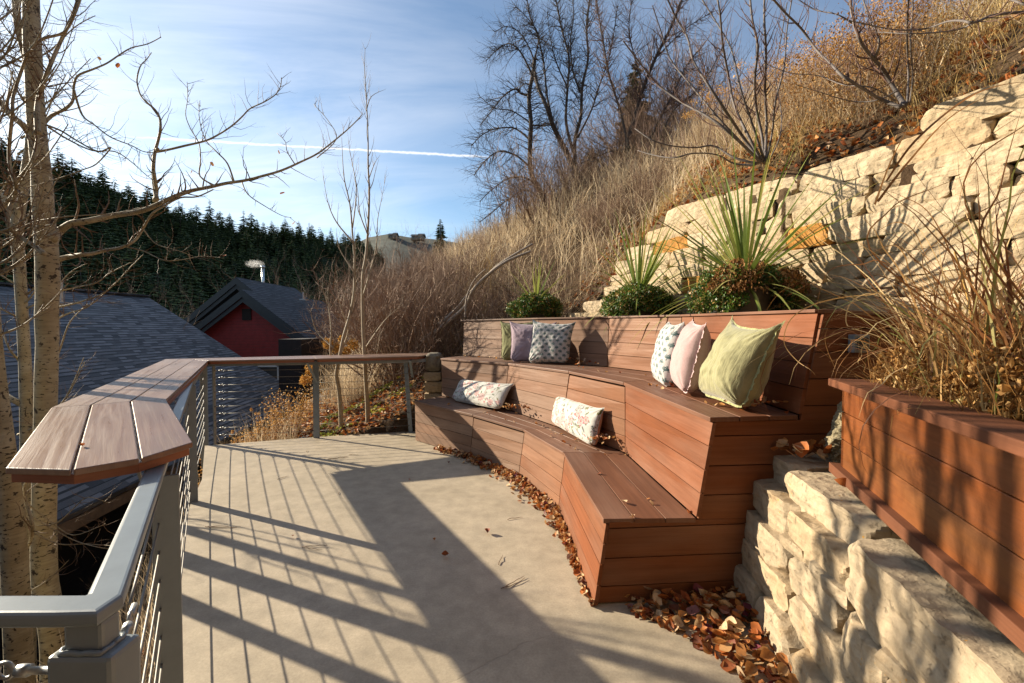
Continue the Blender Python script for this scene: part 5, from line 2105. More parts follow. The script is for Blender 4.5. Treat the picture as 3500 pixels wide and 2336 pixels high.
def twig(mb, p, d, length, r, rg, level=0, up=.25, wob=.35, sides=4, kids=2.5, flat=None):
    n_ = max(3, int(length / .05)) if length < .6 else max(5, int(length / .09))
    n_ = min(n_, 12)
    pts = [p]
    st = length / n_
    dd = d.normalized()
    for i in range(n_):
        dd = (dd + V3((rg.uniform(-wob, wob), rg.uniform(-wob, wob), rg.uniform(-wob, wob) + up * .35))).normalized()
        pts.append(pts[-1] + dd * st)
    rad = [r * (1 - .8 * i / n_) for i in range(n_ + 1)]
    mb.tube(pts, rad, sides if r > .004 else 3, cap=False)
    if level > 0:
        k = int(kids + rg.random())
        nk = max(1, int(k * max(.6, length / .5)))
        for j in range(nk):
            f = rg.uniform(.2, .95)
            i = min(n_ - 1, int(f * n_))
            q = lerp(pts[i], pts[i + 1], f * n_ - i if f * n_ - i < 1 else .5)
            base_d = (pts[i + 1] - pts[i]).normalized()
            ax = base_d.orthogonal().normalized()
            a = rg.uniform(0, 6.28)
            sdv = ax * math.cos(a) + base_d.cross(ax) * math.sin(a)
            nd_ = (base_d * .75 + sdv * rg.uniform(.5, 1.0)).normalized()
            twig(mb, q, nd_, length * rg.uniform(.3, .6), rad[i] * .6, rg, level - 1, up, wob, 3, kids)
    return pts


def dress(mb, pts, rad, rg, density, lmin, lmax, level=1, up=.3, start=.1, thick=.4, wob=.3):
    """side twigs along a limb"""
    L = 0
    for a, b in zip(pts[:-1], pts[1:]):
        L += (b - a).length
    n_ = int(L * density * DENS)
    for k in range(n_):
        f = rg.uniform(start, 1)
        x = f * (len(pts) - 1)
        i = min(len(pts) - 2, int(x))
        q = lerp(pts[i], pts[i + 1], x - i)
        bd = (pts[i + 1] - pts[i]).normalized()
        ax = bd.orthogonal().normalized()
        a = rg.uniform(0, 6.28)
        sv = ax * math.cos(a) + bd.cross(ax) * math.sin(a)
        nd_ = (bd * .55 + sv + V3((0, 0, up))).normalized()
        r = max(RMIN, min(rad[i] * thick, .010))
        twig(mb, q, nd_, rg.uniform(lmin, lmax) * (1.15 - f * .5), r, rg, level, up, wob)


def branch_px(mb, tw, spec, Y0, r0, r1, rg, dens=9, lmin=.08, lmax=.32, level=1, dY=0.0, n=4, pxk=1.0, wob=.3):
    m_ = len(spec)
    P_ = [PY(x * pxk, y * pxk, Y0 + dY * (i / (m_ - 1)) + .05 * math.sin(i * 2.1 + Y0 * 5)) for i, (x, y) in enumerate(spec)]
    sp = spline(P_, n)
    rad = limb(mb, sp, r0, r1, 8 if r0 > .012 else 6, .8)
    if dens:
        dress(tw, sp, rad, rg, dens, lmin, lmax, level, wob=wob)
    return sp


def build_limbs(mb, tw, mats, root):
    off = len(mb.v)
    mb.v += tw.v
    mb.f += [tuple(i + off for i in f) for f in tw.f]
    mb.uv += tw.uv
    mb.t += tw.t
    mb.m += [1] * len(tw.f)
    mb.build('branches', mats, root, smooth=True)


M_TWIGP2 = mat_flat('sapling_twig', (0.20, 0.14, 0.085), 0.7)
K4 = 1.4894     # display px -> source px
Z6 = 1 / 1.4264  # the zoomed top left crop -> source px

# ---- main aspen
DENS = 2.3
rg = random.Random(14)
root = empty('aspen_tree', (-3.75, 3.65, -1.6), 'thickest pale barked aspen left of the counter with long bare limbs reaching over the railing', 'tree', 'aspens beside the railing')
trk = [(188, 2700, 104), (190, 2336, 98), (182, 2160, 92), (155, 2000, 86), (150, 1850, 84), (152, 1700, 80), (155, 1500, 76), (158, 1300, 75), (162, 1176, 73), (160, 1080, 76), (163, 1000, 76), (163, 930, 78), (158, 830, 76), (152, 770, 72), (147, 700, 70), (142, 600, 66), (132, 500, 62), (122, 380, 60), (114, 220, 58), (108, 80, 56), (105, -60, 53), (100, -400, 44), (92, -900, 30), (88, -1500, 14)]
YT = 3.65
mb, tw = MB(), MB()
P_ = [PY(x, y, YT) for x, y, w in trk]
sp = spline(P_, 4)
rd = []
for i in range(len(trk) - 1):
    for k in range(4):
        w = trk[i][2] + (trk[i + 1][2] - trk[i][2]) * k / 4
        rd.append(w / 2 * YT / F * .80 * (1 + .05 * noise.noise(V3((i + k / 4, 3, 1)))))
rd.append(trk[-1][2] / 2 * YT / F * .8)
mb.tube(sp, rd, 20)
mb.build('trunk', M_BARK, root, smooth=True)
mb = MB()
D4 = K4
# long limb to the right
branch_px(mb, tw, [(120, 548), (140, 528), (165, 513), (200, 508), (260, 495), (330, 483), (400, 452), (440, 438), (480, 430), (520, 421), (560, 415), (600, 405), (645, 392), (690, 372), (730, 352), (765, 325), (795, 300), (820, 276), (832, 262)], YT, .036, .003, rg, 7, .08, .34, 1, dY=.5, pxk=D4)
# vertical riser with the two tall arms
branch_px(mb, tw, [(528, 670 * 0 + 688), (535, 655), (527, 600), (523, 565), (530, 520), (540, 510)], YT + .15, .017, .012, rg, 5, .1, .3, pxk=1.0)
branch_px(mb, tw, [(765, 975), (752, 900), (748, 820), (755, 745), (770, 690), (782, 630), (778, 575), (755, 535), (715, 500), (685, 465), (668, 400), (675, 350), (690, 315), (715, 290), (738, 258)], YT + .15, .019, .003, rg, 6, .08, .3, pxk=Z6)
branch_px(mb, tw, [(752, 742), (800, 735), (900, 712), (1000, 688), (1060, 660), (1130, 615), (1180, 570), (1220, 530), (1290, 497), (1345, 460), (1368, 420), (1372, 380)], YT + .2, .013, .003, rg, 8, .08, .32, pxk=Z6)
# steep middle shoots
branch_px(mb, tw, [(1140, 885), (1110, 800), (1060, 745), (1010, 695), (985, 640), (970, 560), (975, 490)], YT + .3, .009, .002, rg, 8, .06, .25, pxk=Z6)
branch_px(mb, tw, [(1045, 905), (975, 860), (978, 780), (970, 700), (930, 630), (905, 560), (915, 480), (912, 400)], YT + .35, .008, .002, rg, 7, .06, .25, pxk=Z6)
branch_px(mb, tw, [(1180, 890), (1210, 950), (1290, 1005), (1370, 1050), (1420, 1062)], YT + .4, .007, .002, rg, 8, .06, .2, pxk=Z6)
branch_px(mb, tw, [(1440, 805), (1400, 740), (1390, 690), (1350, 650)], YT + .45, .006, .002, rg, 9, .06, .2, pxk=Z6)
branch_px(mb, tw, [(1545, 770), (1640, 680), (1600, 590), (1530, 510)], YT + .5, .006, .002, rg, 9, .06, .2, pxk=Z6)
branch_px(mb, tw, [(235, 620), (330, 680), (450, 735), (560, 740), (640, 790), (720, 860), (790, 900)], YT - .1, .009, .002, rg, 7, .08, .3, pxk=Z6)
branch_px(mb, tw, [(360, 440), (400, 560), (460, 610), (540, 670), (640, 710), (700, 740), (760, 745)], YT - .1, .009, .003, rg, 7, .08, .3, pxk=Z6)
# lower limb
branch_px(mb, tw, [(285, 1265), (340, 1252), (400, 1243), (450, 1238), (520, 1220), (600, 1205), (660, 1170), (700, 1110), (740, 1045), (800, 1005), (880, 965), (960, 960), (1040, 925)], YT + .1, .024, .005, rg, 6, .1, .4, pxk=Z6)
branch_px(mb, tw, [(620, 1205), (700, 1225), (800, 1270), (900, 1265), (985, 1250), (1090, 1260)], YT + .2, .007, .002, rg, 8, .08, .3, pxk=Z6)
branch_px(mb, tw, [(700, 1120), (760, 1190), (860, 1220), (940, 1250)], YT + .2, .006, .002, rg, 8, .08, .3, pxk=Z6)
# upper right arms
branch_px(mb, tw, [(218, 595), (260, 560), (320, 530), (355, 490), (360, 420), (380, 370), (450, 340), (520, 310), (580, 270), (640, 235), (720, 215), (785, 182)], YT + .05, .017, .003, rg, 8, .08, .34, pxk=Z6)
branch_px(mb, tw, [(185, 650), (180, 560), (190, 470), (225, 370), (265, 270), (320, 150), (360, 60), (390, -40), (430, -160)], YT - .3, .020, .008, rg, 9, .1, .4, pxk=Z6)
branch_px(mb, tw, [(225, 610), (300, 640), (380, 690), (480, 740), (540, 720), (470, 800), (400, 830), (260, 880), (150, 910), (90, 920)], YT - .25, .009, .003, rg, 8, .08, .32, pxk=Z6)
# foreground curvy limbs crossing in front at the left
branch_px(mb, tw, [(-60, 470), (0, 500), (50, 560), (110, 610), (150, 660), (180, 650)], YT - .05, .03, .02, rg, 4, .1, .3, pxk=Z6)
branch_px(mb, tw, [(220, 1240), (160, 1195), (90, 1150), (45, 1110), (40, 1040), (75, 950), (75, 890), (50, 830), (45, 720), (60, 560), (65, 470), (110, 330), (150, 240), (210, 190), (310, 160), (360, 80), (400, -30)], YT - .35, .017, .008, rg, 10, .1, .45, pxk=Z6)
branch_px(mb, tw, [(-40, 1040), (30, 1000), (80, 890), (150, 800), (180, 700), (185, 640)], YT - .3, .016, .010, rg, 8, .1, .4, pxk=Z6)
branch_px(mb, tw, [(60, 1150), (110, 1110), (180, 1080), (300, 1060), (420, 1050), (560, 1040), (700, 1010)], YT - .3, .009, .003, rg, 6, .1, .35, pxk=Z6)
branch_px(mb, tw, [(0, 1130), (80, 1150), (150, 1110), (260, 1090), (300, 1010)], YT - .3, .007, .003, rg, 8, .1, .35, pxk=Z6)
# low twiggy sprays over the dark house wall
for spec in ([(270, 1560), (330, 1530), (420, 1500), (500, 1440), (560, 1380)], [(280, 1500), (400, 1470), (520, 1420), (640, 1300), (700, 1240)], [(290, 1420), (380, 1400), (470, 1380), (540, 1330), (640, 1280)]):
    branch_px(mb, tw, spec, YT + .2, .010, .003, rg, 9, .1, .45, pxk=Z6)
branch_px(mb, tw, [(-30, 1985), (40, 1930), (100, 1860), (110, 1790), (85, 1700), (95, 1640), (180, 1560)], YT - .25, .017, .008, rg, 6, .1, .4)
for spec in ([(105, 1800), (190, 1790), (250, 1740), (300, 1700), (370, 1720)], [(95, 1760), (200, 1820), (260, 1850), (330, 1870), (400, 1880)], [(110, 1820), (200, 1860), (300, 1860), (420, 1870)], [(90, 1720), (180, 1790), (250, 1830), (340, 1800), (360, 1790)], [(60, 2040), (140, 2000), (200, 1950), (235, 1915)], [(0, 1740), (60, 1770), (110, 1780)]):
    branch_px(mb, tw, spec, YT - .2, .007, .002, rg, 8, .06, .28)
# high crown outside the picture, it shades the deck and planter
for k in range(12):
    f = rg.uniform(0, 1)
    p0 = lerp(PY(108, 40, YT), PY(92, -900, YT), f)
    a = rg.uniform(0, 6.28)
    L = rg.uniform(.7, 1.5)
    pts = [p0]
    d = V3((math.cos(a), math.sin(a), .35))
    for i in range(8):
        d = (d + V3((rg.uniform(-.2, .2), rg.uniform(-.2, .2), .12))).normalized()
        pts.append(pts[-1] + d * L / 8)
    rad = limb(mb, pts, .016, .003, 6)
    dress(tw, pts, rad, rg, 8, .1, .4, 1)
build_limbs(mb, tw, [M_BARK, M_TWIG], root)
# a few leaves that still hang on
rs = np.random.RandomState(3)
lp = [(449, 598), (575, 320), (935, 840), (1033, 800), (1376, 943), (1435, 1088), (485, 286), (1095, 1248), (1360, 742)]
P = np.array([tuple(PY(x * Z6, y * Z6, YT + .25)) for x, y in lp])
leaves_var(P, rs.uniform(.03, .05, len(P)), rs, rs.uniform(.35, .7, len(P)), 'last_leaves', M_LITTER, root, rows=LEAF_ROWS, aspect=.9)

# ---- second, thinner aspen stem behind
rg = random.Random(15)
YS = 4.35
root = empty('aspen_tree', (-4.6, 4.35, -2.0), 'slender aspen with a forked, leaning top standing just left of the thickest trunk', 'tree', 'aspens beside the railing')
mb, tw = MB(), MB()
trk = [(100, 2400, 46), (98, 2000, 46), (92, 1700, 44), (92, 1500, 44), (88, 1300, 42), (82, 1176, 40), (75, 1050, 38), (66, 900, 40), (58, 790, 42), (68, 700, 42), (88, 600, 36), (105, 480, 34), (110, 330, 30), (90, 200, 28), (62, 90, 26), (52, -30, 24), (40, -300, 18), (30, -700, 8)]
P_ = [PY(x, y, YS) for x, y, w in trk]
sp = spline(P_, 4)
rd = []
for i in range(len(trk) - 1):
    for k in range(4):
        rd.append((trk[i][2] + (trk[i + 1][2] - trk[i][2]) * k / 4) / 2 * YS / F * .8)
rd.append(.01)
mb.tube(sp, rd, 14)
mb.build('trunk', M_BARK, root, smooth=True)
mb = MB()
branch_px(mb, tw, [(60, 760), (20, 690), (-20, 650)], YS, .04, .03, rg, 4)
branch_px(mb, tw, [(90, 1390), (40, 1365), (0, 1340), (-40, 1330)], YS, .03, .02, rg, 6, .1, .4)
branch_px(mb, tw, [(110, 1420), (150, 1370), (170, 1300), (210, 1180), (240, 1100), (300, 1040)], YS, .016, .004, rg, 7, .1, .4)
for k in range(26):
    y = rg.uniform(-300, 1500)
    x = 80 + rg.uniform(-20, 20)
    dx = rg.choice([-1, 1]) * rg.uniform(80, 260)
    branch_px(mb, tw, [(x, y), (x + dx * .35, y - 40), (x + dx * .7, y - 120), (x + dx, y - rg.uniform(150, 300))], YS, .012, .003, rg, 8, .1, .4)
build_limbs(mb, tw, [M_BARK, M_TWIG], root)

# ---- third trunk bottom left
rg = random.Random(16)
YQ = 3.30
root = empty('aspen_tree', (-3.6, 3.3, -1.6), 'leaning aspen trunk at the far left edge below the counter', 'tree', 'aspens beside the railing')
mb, tw = MB(), MB()
trk = [(72, 2700, 92), (68, 2336, 88), (58, 2100, 84), (48, 1900, 80), (38, 1750, 76), (22, 1600, 70), (5, 1450, 64), (-12, 1300, 58), (-30, 1100, 54), (-45, 800, 50), (-60, 400, 44), (-80, -100, 34), (-90, -600, 20)]
P_ = [PY(x, y, YQ) for x, y, w in trk]
sp = spline(P_, 4)
rd = []
for i in range(len(trk) - 1):
    for k in range(4):
        rd.append((trk[i][2] + (trk[i + 1][2] - trk[i][2]) * k / 4) / 2 * YQ / F * .85)
rd.append(.02)
mb.tube(sp, rd, 18)
mb.build('trunk', M_BARK, root, smooth=True)
mb = MB()
for k in range(24):
    y = rg.uniform(-400, 1300)
    x = float(np.interp(y, [-600, 400, 1300], [-90, -60, -12]))
    dx = rg.uniform(60, 280)
    branch_px(mb, tw, [(x, y), (x + dx * .35, y - 30), (x + dx * .7, y - 100), (x + dx, y - rg.uniform(120, 300))], YQ, .011, .003, rg, 9, .1, .4, dY=rg.uniform(-.4, .3))
build_limbs(mb, tw, [M_BARK, M_TWIG], root)


# ---- young aspens behind the far rail
DENS = 1.5
def sapling(stem, Y, w0, label, seed, forks=()):
    rg = random.Random(seed)
    p0 = PY(stem[0][0], stem[0][1], Y)
    root = empty('young_aspen', tuple(p0), label, 'sapling', 'young aspens behind the far railing')
    mb, tw = MB(), MB()
    P_ = [PY(x, y, Y + .04 * math.sin(i)) for i, (x, y) in enumerate(stem)]
    P_[0].z -= .3
    sp = spline(P_, 5)
    r0 = w0 / 2 * Y / F
    rad = [r0 * (1 - .93 * (i / (len(sp) - 1)) ** .9) for i in range(len(sp))]
    mb.tube(sp, rad, 10)
    mb.build('trunk', M_TWIGP, root, smooth=True)
    mb = MB()
    dress(tw, sp, rad, rg, 3.4, .15, .6, 1, up=.9, start=.45, thick=.5, wob=.16)
    for fk, w1 in forks:
        P_ = [PY(x, y, Y + rg.uniform(-.1, .1)) for x, y in fk]
        s2 = spline(P_, 4)
        r_ = [w1 / 2 * Y / F * (1 - .9 * i / (len(s2) - 1)) for i in range(len(s2))]
        mb.tube(s2, r_, 7)
        dress(tw, s2, r_, rg, 5, .12, .45, 1, up=.9, start=.25, thick=.55, wob=.16)
    build_limbs(mb, tw, [M_TWIGP, M_TWIGP2], root)


sapling([(1258, 1475), (1256, 1400), (1250, 1300), (1245, 1200), (1240, 1080), (1240, 950), (1250, 880), (1255, 825), (1260, 740), (1262, 650), (1258, 560), (1258, 480), (1252, 330), (1246, 240), (1248, 165)], 6.9, 16,
        'tallest slim young aspen behind the far railing, rising past the contrail', 31,
        forks=(([(1242, 1010), (1262, 940), (1285, 850), (1290, 760), (1300, 700), (1318, 610)], 6), ([(1256, 800), (1230, 730), (1222, 650), (1205, 560)], 5), ([(1250, 1190), (1290, 1130), (1330, 1080), (1380, 1040)], 6), ([(1258, 620), (1280, 560), (1300, 530)], 4), ([(1252, 380), (1270, 330), (1320, 305)], 4)))
sapling([(1168, 1478), (1164, 1400), (1158, 1330), (1150, 1280), (1162, 1215), (1175, 1150), (1195, 1080), (1210, 1000), (1212, 900), (1205, 800), (1196, 700), (1178, 620), (1172, 560), (1168, 470)], 6.8, 17,
        'young aspen with wide open fork behind the far railing, left of the tallest one', 32,
        forks=(([(1152, 1275), (1130, 1215), (1132, 1120), (1120, 1040), (1100, 980)], 9), ([(1165, 1200), (1190, 1130), (1165, 1050), (1150, 960)], 6), ([(1208, 830), (1150, 760), (1120, 690), (1105, 600)], 6), ([(1205, 780), (1218, 650), (1200, 540), (1190, 480)], 5), ([(1210, 930), (1160, 850), (1150, 780)], 5), ([(1140, 1190), (1080, 1130), (1060, 1050)], 6)))
sapling([(1268, 1440), (1262, 1380), (1252, 1330), (1270, 1270), (1290, 1200), (1300, 1120)], 7.3, 8, 'thinnest young stem growing against the tallest young aspen', 33)


# ---- hillside trees and shrubs
DENS = 6.0
RMIN = .0055
def bigtree(name, label, cat, Y, stems, mat, twmat, seed, group=None, dens=5, lmin=.2, lmax=.9, level=2, up=.1, wob=.3, tdrop=0):
    rg = random.Random(seed)
    p0 = PY(stems[0][0][0][0], stems[0][0][0][1], Y)
    root = empty(name, tuple(p0), label, cat, group)
    mb, tw, tk = MB(), MB(), MB()
    for si, (pts, w0, w1) in enumerate(stems):
        P_ = [PY(x, y, Y + .25 * math.sin(i * 1.1 + si * 1.7) * (0 if i == 0 else 1)) for i, (x, y) in enumerate(pts)]
        s2 = spline(P_, 5)
        n_ = len(s2)
        rad = [(w0 + (w1 - w0) * (i / (n_ - 1)) ** .55) / 2 * Y / F * (.85 if Y > 8 else 1) for i in range(n_)]
        (tk if si == 0 else mb).tube(s2, rad, 9 if w0 > 10 else 6)
        dress(tw, s2, rad, rg, dens, lmin, lmax, level, up=up, start=.2, thick=.45, wob=wob)
    tk.build('trunk', mat, root, smooth=True)
    build_limbs(mb, tw, [mat, twmat], root)
    return root


bigtree('bare_tree', 'leftmost dark gnarled bare tree on the hillside, its drooping limbs fanning to the left', 'tree', 13.5,
        [([(1885, 720), (1850, 660), (1815, 590), (1812, 500), (1815, 420), (1808, 330), (1822, 250), (1828, 200)], 26, 14),
         ([(1815, 330), (1780, 320), (1760, 305), (1720, 330), (1680, 380), (1640, 430)], 12, 3),
         ([(1820, 260), (1780, 180), (1740, 150), (1700, 170), (1660, 210)], 9, 3),
         ([(1828, 210), (1790, 130), (1740, 90), (1690, 110)], 7, 2),
         ([(1812, 480), (1760, 440), (1700, 440), (1650, 460), (1610, 500)], 9, 3),
         ([(1820, 580), (1760, 530), (1700, 520), (1650, 560), (1620, 600)], 10, 3),
         ([(1850, 650), (1800, 610), (1740, 610), (1680, 650), (1640, 690)], 10, 3),
         ([(1860, 690), (1800, 650), (1740, 680), (1690, 720), (1640, 760)], 9, 3),
         ([(1828, 200), (1840, 120), (1800, 60), (1760, 20)], 8, 2),
         ([(1812, 420), (1750, 380), (1690, 370), (1640, 330)], 7, 2),
         ([(1815, 430), (1860, 430), (1900, 425)], 7, 4)], M_DARKBARK, M_DARKBARK, 41, 'bare trees on the hillside', dens=6, lmin=.3, lmax=1.1, level=2, up=-.05, wob=.22)
bigtree('bare_tree', 'large dark bare tree on the hillside with several upright limbs, right of the drooping one', 'tree', 13.0,
        [([(1990, 625), (1950, 550), (1920, 490), (1890, 430), (1870, 370), (1840, 300), (1828, 250)], 30, 12),
         ([(1965, 560), (1965, 480), (1985, 400), (1990, 300), (2010, 200), (2005, 100), (2015, 0), (2030, -100)], 18, 6),
         ([(1960, 520), (1935, 420), (1940, 300), (1945, 200), (1920, 100), (1900, 0), (1880, -90)], 14, 5),
         ([(1895, 440), (1870, 330), (1860, 230), (1840, 130), (1810, 50), (1800, -20)], 11, 4),
         ([(1975, 470), (2020, 380), (2050, 290), (2080, 200), (2100, 100), (2110, 20)], 10, 3),
         ([(1940, 300), (1900, 210), (1880, 120), (1870, 40)], 8, 2),
         ([(1990, 330), (1960, 250), (1950, 150), (1960, 60), (1955, -30)], 9, 3),
         ([(1985, 560), (2030, 540), (2080, 520), (2120, 510)], 7, 3)], M_DARKBARK, M_DARKBARK, 42, 'bare trees on the hillside', dens=5, lmin=.25, lmax=1.0, level=2, up=.15)
bigtree('bare_tree', 'leaning bare tree with crossing trunks behind the evergreen, top centre', 'tree', 12.0,
        [([(2130, 520), (2170, 400), (2200, 300), (2240, 200), (2290, 100), (2330, 0), (2370, -90)], 20, 8),
         ([(2150, 510), (2120, 380), (2080, 250), (2060, 130), (2040, 20), (2030, -50)], 12, 4),
         ([(2220, 480), (2270, 380), (2310, 300), (2350, 220), (2400, 160)], 11, 4),
         ([(2260, 470), (2300, 380), (2370, 320), (2430, 240), (2470, 160)], 9, 3),
         ([(2200, 300), (2170, 200), (2150, 100), (2160, 0)], 8, 3),
         ([(2250, 190), (2320, 120), (2370, 80), (2440, 40)], 6, 2)], M_DARKBARK, M_REDTWIG, 43, 'bare trees on the hillside', dens=6, lmin=.25, lmax=1.0, level=2, up=.2)
DENS, RMIN = 4.0, .0022
bigtree('multi_stem_shrub', 'bare grey multi stemmed shrub fanning out above the wall behind the largest potted plant', 'shrub', 4.95,
        [([(2612, 555), (2605, 470), (2585, 370), (2580, 270), (2590, 160), (2570, 60), (2560, -60)], 12, 6),
         ([(2600, 555), (2540, 470), (2480, 380), (2420, 290), (2370, 210), (2350, 130), (2310, 60), (2270, -30)], 13, 5),
         ([(2600, 555), (2500, 460), (2420, 400), (2330, 350), (2250, 290), (2190, 220), (2130, 140)], 12, 4),
         ([(2605, 550), (2560, 470), (2510, 360), (2490, 260), (2470, 150), (2460, 40), (2440, -60)], 12, 5),
         ([(2615, 550), (2620, 430), (2615, 300), (2618, 180), (2612, 60), (2615, -70)], 11, 6),
         ([(2620, 550), (2640, 450), (2650, 350), (2680, 230), (2690, 100), (2710, -20)], 8, 4),
         ([(2625, 555), (2665, 470), (2670, 380), (2650, 250), (2670, 130), (2690, 10)], 5, 3),
         ([(2590, 560), (2510, 540), (2440, 500), (2380, 505), (2300, 500), (2230, 480), (2170, 440)], 10, 3),
         ([(2580, 565), (2510, 560), (2450, 530), (2370, 525), (2300, 540), (2230, 530), (2180, 515)], 8, 3),
         ([(2610, 540), (2570, 420), (2530, 300), (2500, 170), (2450, 80), (2400, 0)], 9, 4),
         ([(2595, 550), (2470, 420), (2360, 290), (2290, 200), (2260, 110), (2230, 20)], 9, 3)], M_GREYBARK, M_REDTWIG, 44, 'grey shrubs above the wall', dens=3.5, lmin=.15, lmax=.55, level=1, up=.5, wob=.2)
bigtree('multi_stem_shrub', 'bare grey multi stemmed shrub on the wall top at upper right, two crooked main limbs', 'shrub', 3.95,
        [([(3092, 362), (3060, 310), (3020, 240), (2985, 200), (2940, 140), (2915, 60), (2900, -40)], 17, 8),
         ([(3080, 368), (3010, 340), (2960, 310), (2880, 260), (2840, 220), (2790, 170), (2740, 100), (2680, 40), (2620, -30)], 13, 6),
         ([(2990, 205), (3005, 150), (2990, 100), (2960, 30), (2940, -40)], 9, 5),
         ([(2915, 80), (2860, 50), (2790, 35), (2730, 0)], 6, 3),
         ([(3100, 355), (3105, 260), (3100, 130), (3105, 0), (3100, -60)], 8, 5),
         ([(3110, 350), (3120, 260), (3112, 150), (3120, 20), (3110, -60)], 6, 4),
         ([(3060, 345), (2980, 300), (2880, 290), (2800, 260), (2700, 250), (2620, 220)], 6, 2),
         ([(3070, 310), (2990, 345), (2900, 345), (2800, 315), (2720, 290)], 6, 2)], M_GREYBARK, M_REDTWIG, 45, 'grey shrubs above the wall', dens=4, lmin=.12, lmax=.5, level=1, up=.5, wob=.2)
bigtree('overhanging_branch', 'smooth grey branch reaching in from the upper right edge over the golden grass', 'branch', 3.2,
        [([(3900, 20), (3600, 38), (3500, 42), (3400, 52), (3330, 78), (3290, 72), (3240, 74), (3160, 100), (3080, 104), (3000, 92), (2900, 70)], 15, 3),
         ([(3330, 78), (3280, 100), (3200, 112), (3110, 116), (3000, 110)], 8, 3),
         ([(3620, 60), (3520, 22), (3460, 0), (3400, -30)], 10, 6)], M_GREYBARK, M_REDTWIG, 46, dens=2, lmin=.1, lmax=.4, level=1, up=.3, wob=.2)
# ================================================================== conifers
def conifer_mesh(name, seed, H=10.0, Wd=2.1, layers=26, per=10, trunk=True):
    rg = random.Random(seed)
    m = MB()
    for L in range(layers):
        f = L / (layers - 1)
        z = H * (.06 + .92 * f)
        R_ = Wd * (1 - f) ** .72 * rg.uniform(.6, 1.15) + .16
        n_ = max(4, int(per * (1 - f * .55)))
        a0 = rg.uniform(0, 6.28)
        for k in range(n_):
            if rg.random() < .10:
                continue
            a = a0 + 2 * math.pi * k / n_ + rg.uniform(-.25, .25)
            r = R_ * rg.uniform(.7, 1.15)
            d = V3((math.cos(a), math.sin(a), 0))
            s_ = V3((-d.y, d.x, 0))
            dz = -r * rg.uniform(.15, .42)
            wv = r * .30
            base = V3((0, 0, z))
            mid = base + d * r * .55 + V3((0, 0, dz * .35))
            tip = base + d * r + V3((0, 0, dz + r * .08))
            tn = rg.random()
            m.face([base, mid - s_ * wv + V3((0, 0, -.12 * r)), tip - s_ * wv * .25, mid + V3((0, 0, .05))], t=tn * .8)
            m.face([base, mid + V3((0, 0, .05)), tip + s_ * wv * .25, mid + s_ * wv + V3((0, 0, -.12 * r))], t=min(1, tn * .8 + .1))
            for q in (.35, .6, .85):
                pp = lerp(base, tip, q)
                sd = rg.choice((-1, 1))
                m.face([pp, pp + s_ * sd * wv * 1.1 + d * .12 * r + V3((0, 0, -.2 * r * rg.random())), pp + d * .22 * r], t=rg.random())
    o = m.build(name, M_CONIFER2 if seed == 63 else M_CONIFER)
    return o


def conifer(seed, H, Wd, layers=26, per=10, name='conifer_tree'):
    root = empty(name, (0, 0, 0), 'x', 'tree')
    f = conifer_mesh('crown', seed, H, Wd, layers, per)
    f.parent = root
    m = MB()
    m.tube([V3((0, 0, -1.5)), V3((0, 0, H * .5)), V3((0, 0, H * .96))], [H * .018, H * .012, .03], 7)
    t = m.build('trunk', M_DARKBARK, None)
    t.parent = root
    return root


# forested hill far left
crest = [(-1400, 380, 95), (-700, 440, 100), (-300, 520, 108), (0, 575, 115), (230, 655, 125), (400, 690, 135), (520, 760, 145), (640, 785, 155), (800, 812, 175), (1000, 822, 200), (1150, 845, 225), (1250, 868, 255), (1330, 890, 290)]
CR = [PY(x, y, d) for x, y, d in crest]
FT_ = [V3((p.x * .30 - 6, p.y * .30 + 6, -9)) for p in CR]
CR2 = [V3((p.x * 1.6, p.y * 1.6, p.z * .8)) for p in CR]
V_, F_ = [], []
NR = 26
cols_ = []
for i in range(len(CR) - 1):
    for k in range(6):
        cols_.append((lerp(FT_[i], FT_[i + 1], k / 6), lerp(CR[i], CR[i + 1], k / 6), lerp(CR2[i], CR2[i + 1], k / 6)))
for (a, b, c) in cols_:
    for j in range(NR):
        t = j / (NR - 1)
        if t < .8:
            p = lerp(a, b, t / .8)
            p.z = a.z + (b.z - a.z) * (t / .8) ** 1.25
        else:
            p = lerp(b, c, (t - .8) / .2)
        p = p + V3((0, 0, noise.noise(p * .04) * 4 * (1 if 0.1 < t < .75 else .3)))
        V_.append(tuple(p))
for i in range(len(cols_) - 1):
    for j in range(NR - 1):
        a = i * NR + j
        F_.append((a, a + NR, a + NR + 1, a + 1))
me = bpy.data.meshes.new('forest_hill')
me.from_pydata(V_, [], F_)
me.polygons.foreach_set('use_smooth', [True] * len(F_))
me.materials.append(M_FOREST)
o = bpy.data.objects.new('hill', me)
COL.objects.link(o)
tag(o, kind='structure')


def hill_pt(ci, t):
    i = int(ci)
    a, b, c = [lerp(cols_[i][k], cols_[min(i + 1, len(cols_) - 1)][k], ci - i) for k in range(3)]
    p = lerp(a, b, t)
    p.z = a.z + (b.z - a.z) * t ** 1.25
    return p


protos = [conifer(60 + k, H, W, 24, 9) for k, (H, W) in enumerate([(9.5, 3.1), (11, 2.8), (7.5, 3.0), (10, 3.7)])]
rg = random.Random(77)
spots = []
for k in range(95):      # crest line trees
    ci = 6 + (len(cols_) - 9) * (k + rg.random()) / 95
    spots.append((hill_pt(ci, rg.uniform(.93, 1.0)), rg.uniform(.55, 1.3)))
for k in range(200):
    ci = rg.uniform(5, len(cols_) - 4)
    spots.append((hill_pt(ci, rg.uniform(.30, .95)), rg.uniform(.5, 1.2)))
